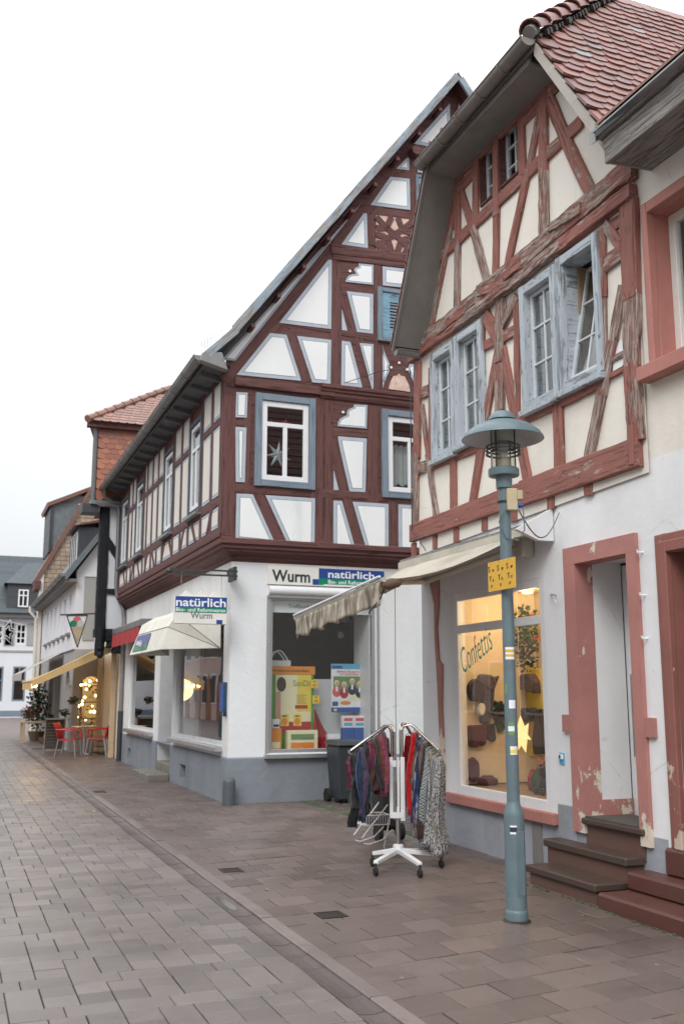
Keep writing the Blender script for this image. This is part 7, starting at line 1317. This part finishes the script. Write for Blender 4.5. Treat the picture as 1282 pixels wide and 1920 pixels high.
for z in (.12, .26, .4): MB().box((jp.x - .4, jp.y - .2, z - .05), (jp.x + .4, jp.y + .2, z + .05)).build('board', 'light_wood', e, bevel=.005)
rows = [[(jp.x + .05 + .22 * math.cos(a) * r, jp.y - .05 + .15 * math.sin(a) * r, .45 + h + .03 * math.sin(a * 3)) for a in [i * 6.2832 / 12 for i in range(13)]] for r, h in ((1, .0), (1.05, .15), (.7, .32), (.2, .4))]; tag(MB().grid(rows).build('navy_jacket', 'fleece_navy', smooth=True), 'navy jacket heaped on the wooden crate bench', 'jacket')
tp2 = gnd(178, 1408) + Vector((.1, .8, 0)); e = empty('bistro_table', tp2, 'white folding bistro table under the glowing arched window', 'table'); MB().lathe([(0, .72), (.35, .72), (.35, .745), (0, .745)], tp2, 20).build('table_top', 'alu', e)
for s in (-1, 1): MB().tube([tp2 + Vector((-.28 * s, -.1, 0)), tp2 + Vector((.28 * s, -.1, .72))], .014, 6).build('leg', 'white_pvc', e); MB().tube([tp2 + Vector((-.28 * s, .1, 0)), tp2 + Vector((.28 * s, .1, .72))], .014, 6).build('leg', 'white_pvc', e)
tag(MB().lathe([(.03, 0), (.1, .03), (.12, .1), (.07, .18), (.03, .24), (.05, .28)], tp2 + Vector((.1, 0, .746)), 12).build('white_jug', 'white_pvc', smooth=True), 'white jug standing on the bistro table', 'jug')
mb_ = gnd(101, 1411); e = empty('menu_board', mb_, 'tall dark chalk menu board standing left of the red chairs', 'menu board'); wv = _r * .27; 
def mq(o1, o2, z0, z1, th, nm, mt): a = mb_ + wv * o1; b = mb_ + wv * o2; t_ = fr * th; MB().hexa([a + Vector((0, 0, z0)), b + Vector((0, 0, z0)), b + Vector((0, 0, z1)) - fr * .06, a + Vector((0, 0, z1)) - fr * .06], [a + Vector((0, 0, z0)) + t_, b + Vector((0, 0, z0)) + t_, b + Vector((0, 0, z1)) + t_ - fr * .06, a + Vector((0, 0, z1)) + t_ - fr * .06]).build(nm, mt, e)
mq(-.92, .92, .1, .86, .015, 'board', 'chalkboard'); mq(-1, -.9, 0, .9, .04, 'frame', 'grey_board'); mq(.9, 1, 0, .9, .04, 'frame', 'grey_board'); mq(-.9, .9, .86, .9, .04, 'frame', 'grey_board'); mq(-.9, .9, .06, .1, .04, 'frame', 'grey_board')
for i in range(8): mq(-.75, .75 - .3 * random.random(), .2 + i * .078, .215 + i * .078, .02, 'chalk_line', 'soffit_grey')
# plants
pb = gnd(60, 1391)
e = empty('plant_table', gnd(42, 1392), 'wooden plant table at the left of the café terrace', 'table'); p = gnd(42, 1392); MB().box((p.x - .1, p.y - .5, .62), (p.x + 1.2, p.y + .4, .66)).build('table_top', 'light_wood', e)
for dx, dy in ((0, -.45), (1.1, -.45), (0, .35), (1.1, .35)): MB().box((p.x - .05 + dx, p.y + dy - .04, 0), (p.x + .04 + dx, p.y + dy + .04, .62)).build('leg', 'light_wood', e)
P1 = gnd(68, 1388); tuft('potted_shrub', P1 + Vector((0, 0, .25)), .55, 700, ('leaf', 'pink_flower', .05), 'tall leafy shrub with pink flowers beside the café', 'plant', .12, (.7, .7, 1.5)); MB().lathe([(.2, 0), (.28, .3), (.26, .3)], P1, 14).build('flower_pot', 'wicker'); o = bpy.context.scene.objects['flower_pot']; tag(o, 'woven pot holding the tall leafy shrub', 'pot')
tuft('flowering_plant', p + Vector((.15, 0, .67)), .24, 260, ('leaf', 'pink_flower', .22), 'small pink flowering plant on the wooden plant table', 'plant', .09); tuft('green_plant', gnd(84, 1394) + Vector((.2, 0, .62)), .22, 220, ('leaf', 'leaf', .0), 'low green plant in front of the café window', 'plant', .1, (1.3, 1, .7))
bk = gnd(68, 1394) + Vector((.3, -.2, 0)); tag(MB().lathe([(.2, 0), (.26, .2), (.24, .2), (.18, .05)], bk, 14).build('wicker_basket', 'wicker', smooth=True), 'low wicker basket in front of the tall shrub', 'basket')
for i, (x, y, lab) in enumerate(((125, 1345, 'dark hanging basket plant at the café side wall'), (140, 1322, 'small hanging plant near the café corner'))): pp = PL('X', 3.0).px(x, y); tuft('hanging_plant', Vector((2.95, -pp[0], pp[1])), .11, 90, ('leaf', 'red_star', .1), lab, 'plant', .08, (1, 1, .9), False)
# christmas star over the far street
XS = empty('street_star', (2.0, 45, 6), 'pale outlined star ornament strung across the far street', 'star ornament'); SPX = PL('Y', 45); c = SPX.px(14, 1186)
for r_ in (.55, .3): pts = [SPX.P(c[0] + (r_ if i % 2 == 0 else r_ * .45) * math.sin(i * .6283 + .2), c[1] + (r_ if i % 2 == 0 else r_ * .45) * math.cos(i * .6283 + .2)) for i in range(11)]; MB().tube(pts, .03, 5).build('star_tube', 'curtain', XS)
q0, q1 = SPX.px(-60, 1160), SPX.px(46, 1172); MB().tube([SPX.P(*q0), SPX.P((q0[0] + q1[0]) / 2, c[1] + .55), SPX.P(*q1)], .02, 5).build('wire', 'curtain', XS)
pg = gnd(84, 1394) + Vector((.2, 0, 0)); e = empty('plant_stool', pg, 'small wooden stool under the low green plant', 'stool'); MB().box((pg.x - .2, pg.y - .2, .57), (pg.x + .2, pg.y + .2, .61)).build('seat', 'light_wood', e)
for sx_ in (-.17, .17):
    for sy_ in (-.17, .17): MB().box((pg.x + sx_ - .02, pg.y + sy_ - .02, 0), (pg.x + sx_ + .02, pg.y + sy_ + .02, .57)).build('leg', 'light_wood', e)
# ---------------------------------------------------------------- more goods in the lit shop window
SHL = empty('glass_shelf', (6.0, 8.5, 1.0), 'narrow shelf of gifts on the right of the lit shop window', 'shelf')
for z in (.95, 1.3): MB().box((5.95, 7.95, z), (6.24, 8.75, z + .02)).build('board', 'light_wood', SHL)
def goods(nm, c, prof, mt, lab, cat, n=12): tag(MB().lathe(prof, c, n).build(nm, mt, smooth=n > 8), lab, cat)
vase = [(.03, 0), (.05, .05), (.03, .12), (.04, .15)]; cup = [(.035, 0), (.045, .09), (.04, .09)]; boxp = [(.05, 0), (.05, .1), (0, .1)]; tin = [(.06, 0), (.06, .14), (.03, .16)]
for nm, y, z, pr, mt, lab, cat, n in (('blue_vase', 8.05, 1.32, vase, 'ink_blue', 'small blue vase on the upper gift shelf', 'vase', 12), ('white_cup', 8.2, 1.32, cup, 'print_white', 'white cup beside the blue vase', 'cup', 12), ('red_tin', 8.36, 1.32, tin, 'red_star', 'red tin on the upper gift shelf', 'tin', 12), ('brown_jar', 8.55, 1.32, tin, 'terracotta_pot', 'brown jar at the left of the upper gift shelf', 'jar', 12), ('green_box', 8.08, .97, boxp, 'sign_green', 'green gift box on the lower gift shelf', 'box', 4), ('gold_box', 8.27, .97, boxp, 'ink_orange', 'gold gift box on the lower gift shelf', 'box', 4), ('dark_vase', 8.46, .97, vase, 'fabric_navy', 'dark vase on the lower gift shelf', 'vase', 12), ('pink_cup', 8.62, .97, cup, 'pink_flower', 'pink cup on the lower gift shelf', 'cup', 12)): goods(nm, (6.08, y, z), pr, mt, lab, cat, n)
for nm, x, y, s, mt, lab in (('stuffed_bear', 5.7, 9.0, .10, 'terracotta_pot', 'brown stuffed bear sitting on the shop window floor'), ('stuffed_moose', 5.55, 8.75, .09, 'fabric_umber', 'dark stuffed toy in front of the paper star'), ('stuffed_sheep', 5.8, 8.35, .09, 'paper', 'white stuffed toy on the right of the shop window floor')):
    e = empty(nm, (x, y, .6), lab, 'stuffed toy'); ball = lambda r: [(0, -r), (r * .7, -r * .7), (r, 0), (r * .7, r * .7), (0, r)]
    MB().lathe(ball(s), (x, y, .6 + s), 12).build('body', mt, e, smooth=True); MB().lathe(ball(s * .7), (x - .02, y, .6 + s * 2.4), 12).build('head', mt, e, smooth=True)
    for sy in (-1, 1): MB().lathe(ball(s * .28), (x - .02, y + sy * s * .5, .6 + s * 3.0), 8).build('ear', mt, e, smooth=True); MB().lathe(ball(s * .4), (x - s * .9, y + sy * s * .6, .6 + s * .4), 8).build('leg', mt, e, smooth=True)
tuft('small_fir', (5.75, 8.12, .62), .2, 420, ('leaf', 'fairy_light', .03), 'small decorated fir tree at the right of the shop window floor', 'fir tree', .05, (.7, .7, 1.5))
tuft('fir_wreath', PL('Y', 9.945).P(*PL('Y', 9.945).px(*z6_(375, 1040)), .06) - Vector((0, 0, .12)), .13, 260, ('leaf', 'red_star', .18), 'fir wreath with red berries left of the lamp post', 'wreath', .05, (1, .4, 1), False)
for i, (x, y, w, h, mt, lab) in enumerate(((170, 1450, 60, 90, 'fabric_wine', 'dark red throw hanging low on the left display wall'), (300, 800, 40, 60, 'fabric_mauve', 'small mauve pouch pinned over the grey scarf'), (225, 1000, 30, 50, 'paper', 'white tag hanging under the brown hat'))): ware('pinned_item', rnd_(x, y, w, h, 9, .15), mt, lab, 'goods', .05 + .02 * i, SP_)
# fallen leaves and litter on the paving
for i, (x, y, lab) in enumerate(((176, 1521, 'yellow leaf lying in the gutter channel'), (1095, 1716, 'brown leaf by the foot of the sandstone steps'), (500, 1668, 'small pale leaf on the pavement near the channel'))):
    p = gnd(x, y, .006); a = random.uniform(0, 6); d1, d2 = Vector((math.cos(a), math.sin(a), .1)) * .03, Vector((-math.sin(a), math.cos(a), 0)) * .014
    tag(MB().add([p - d1, p - d1 * .2 + d2 + Vector((0, 0, .004)), p + d1, p - d1 * .2 - d2 + Vector((0, 0, .006))], [(0, 1, 2, 3)]).build('fallen_leaf', ('ink_yellow', 'terracotta_pot', 'light_wood')[i]), lab, 'leaf', 'fallen leaves')

LP2 = copy_tree(LP, None, Matrix.Translation((-1.4, 36, 0))); LP2['label'] = 'second street lamp across the road, seen only mirrored in the shop window'; LP2['group'] = 'street lamps'; LP['group'] = 'street lamps'
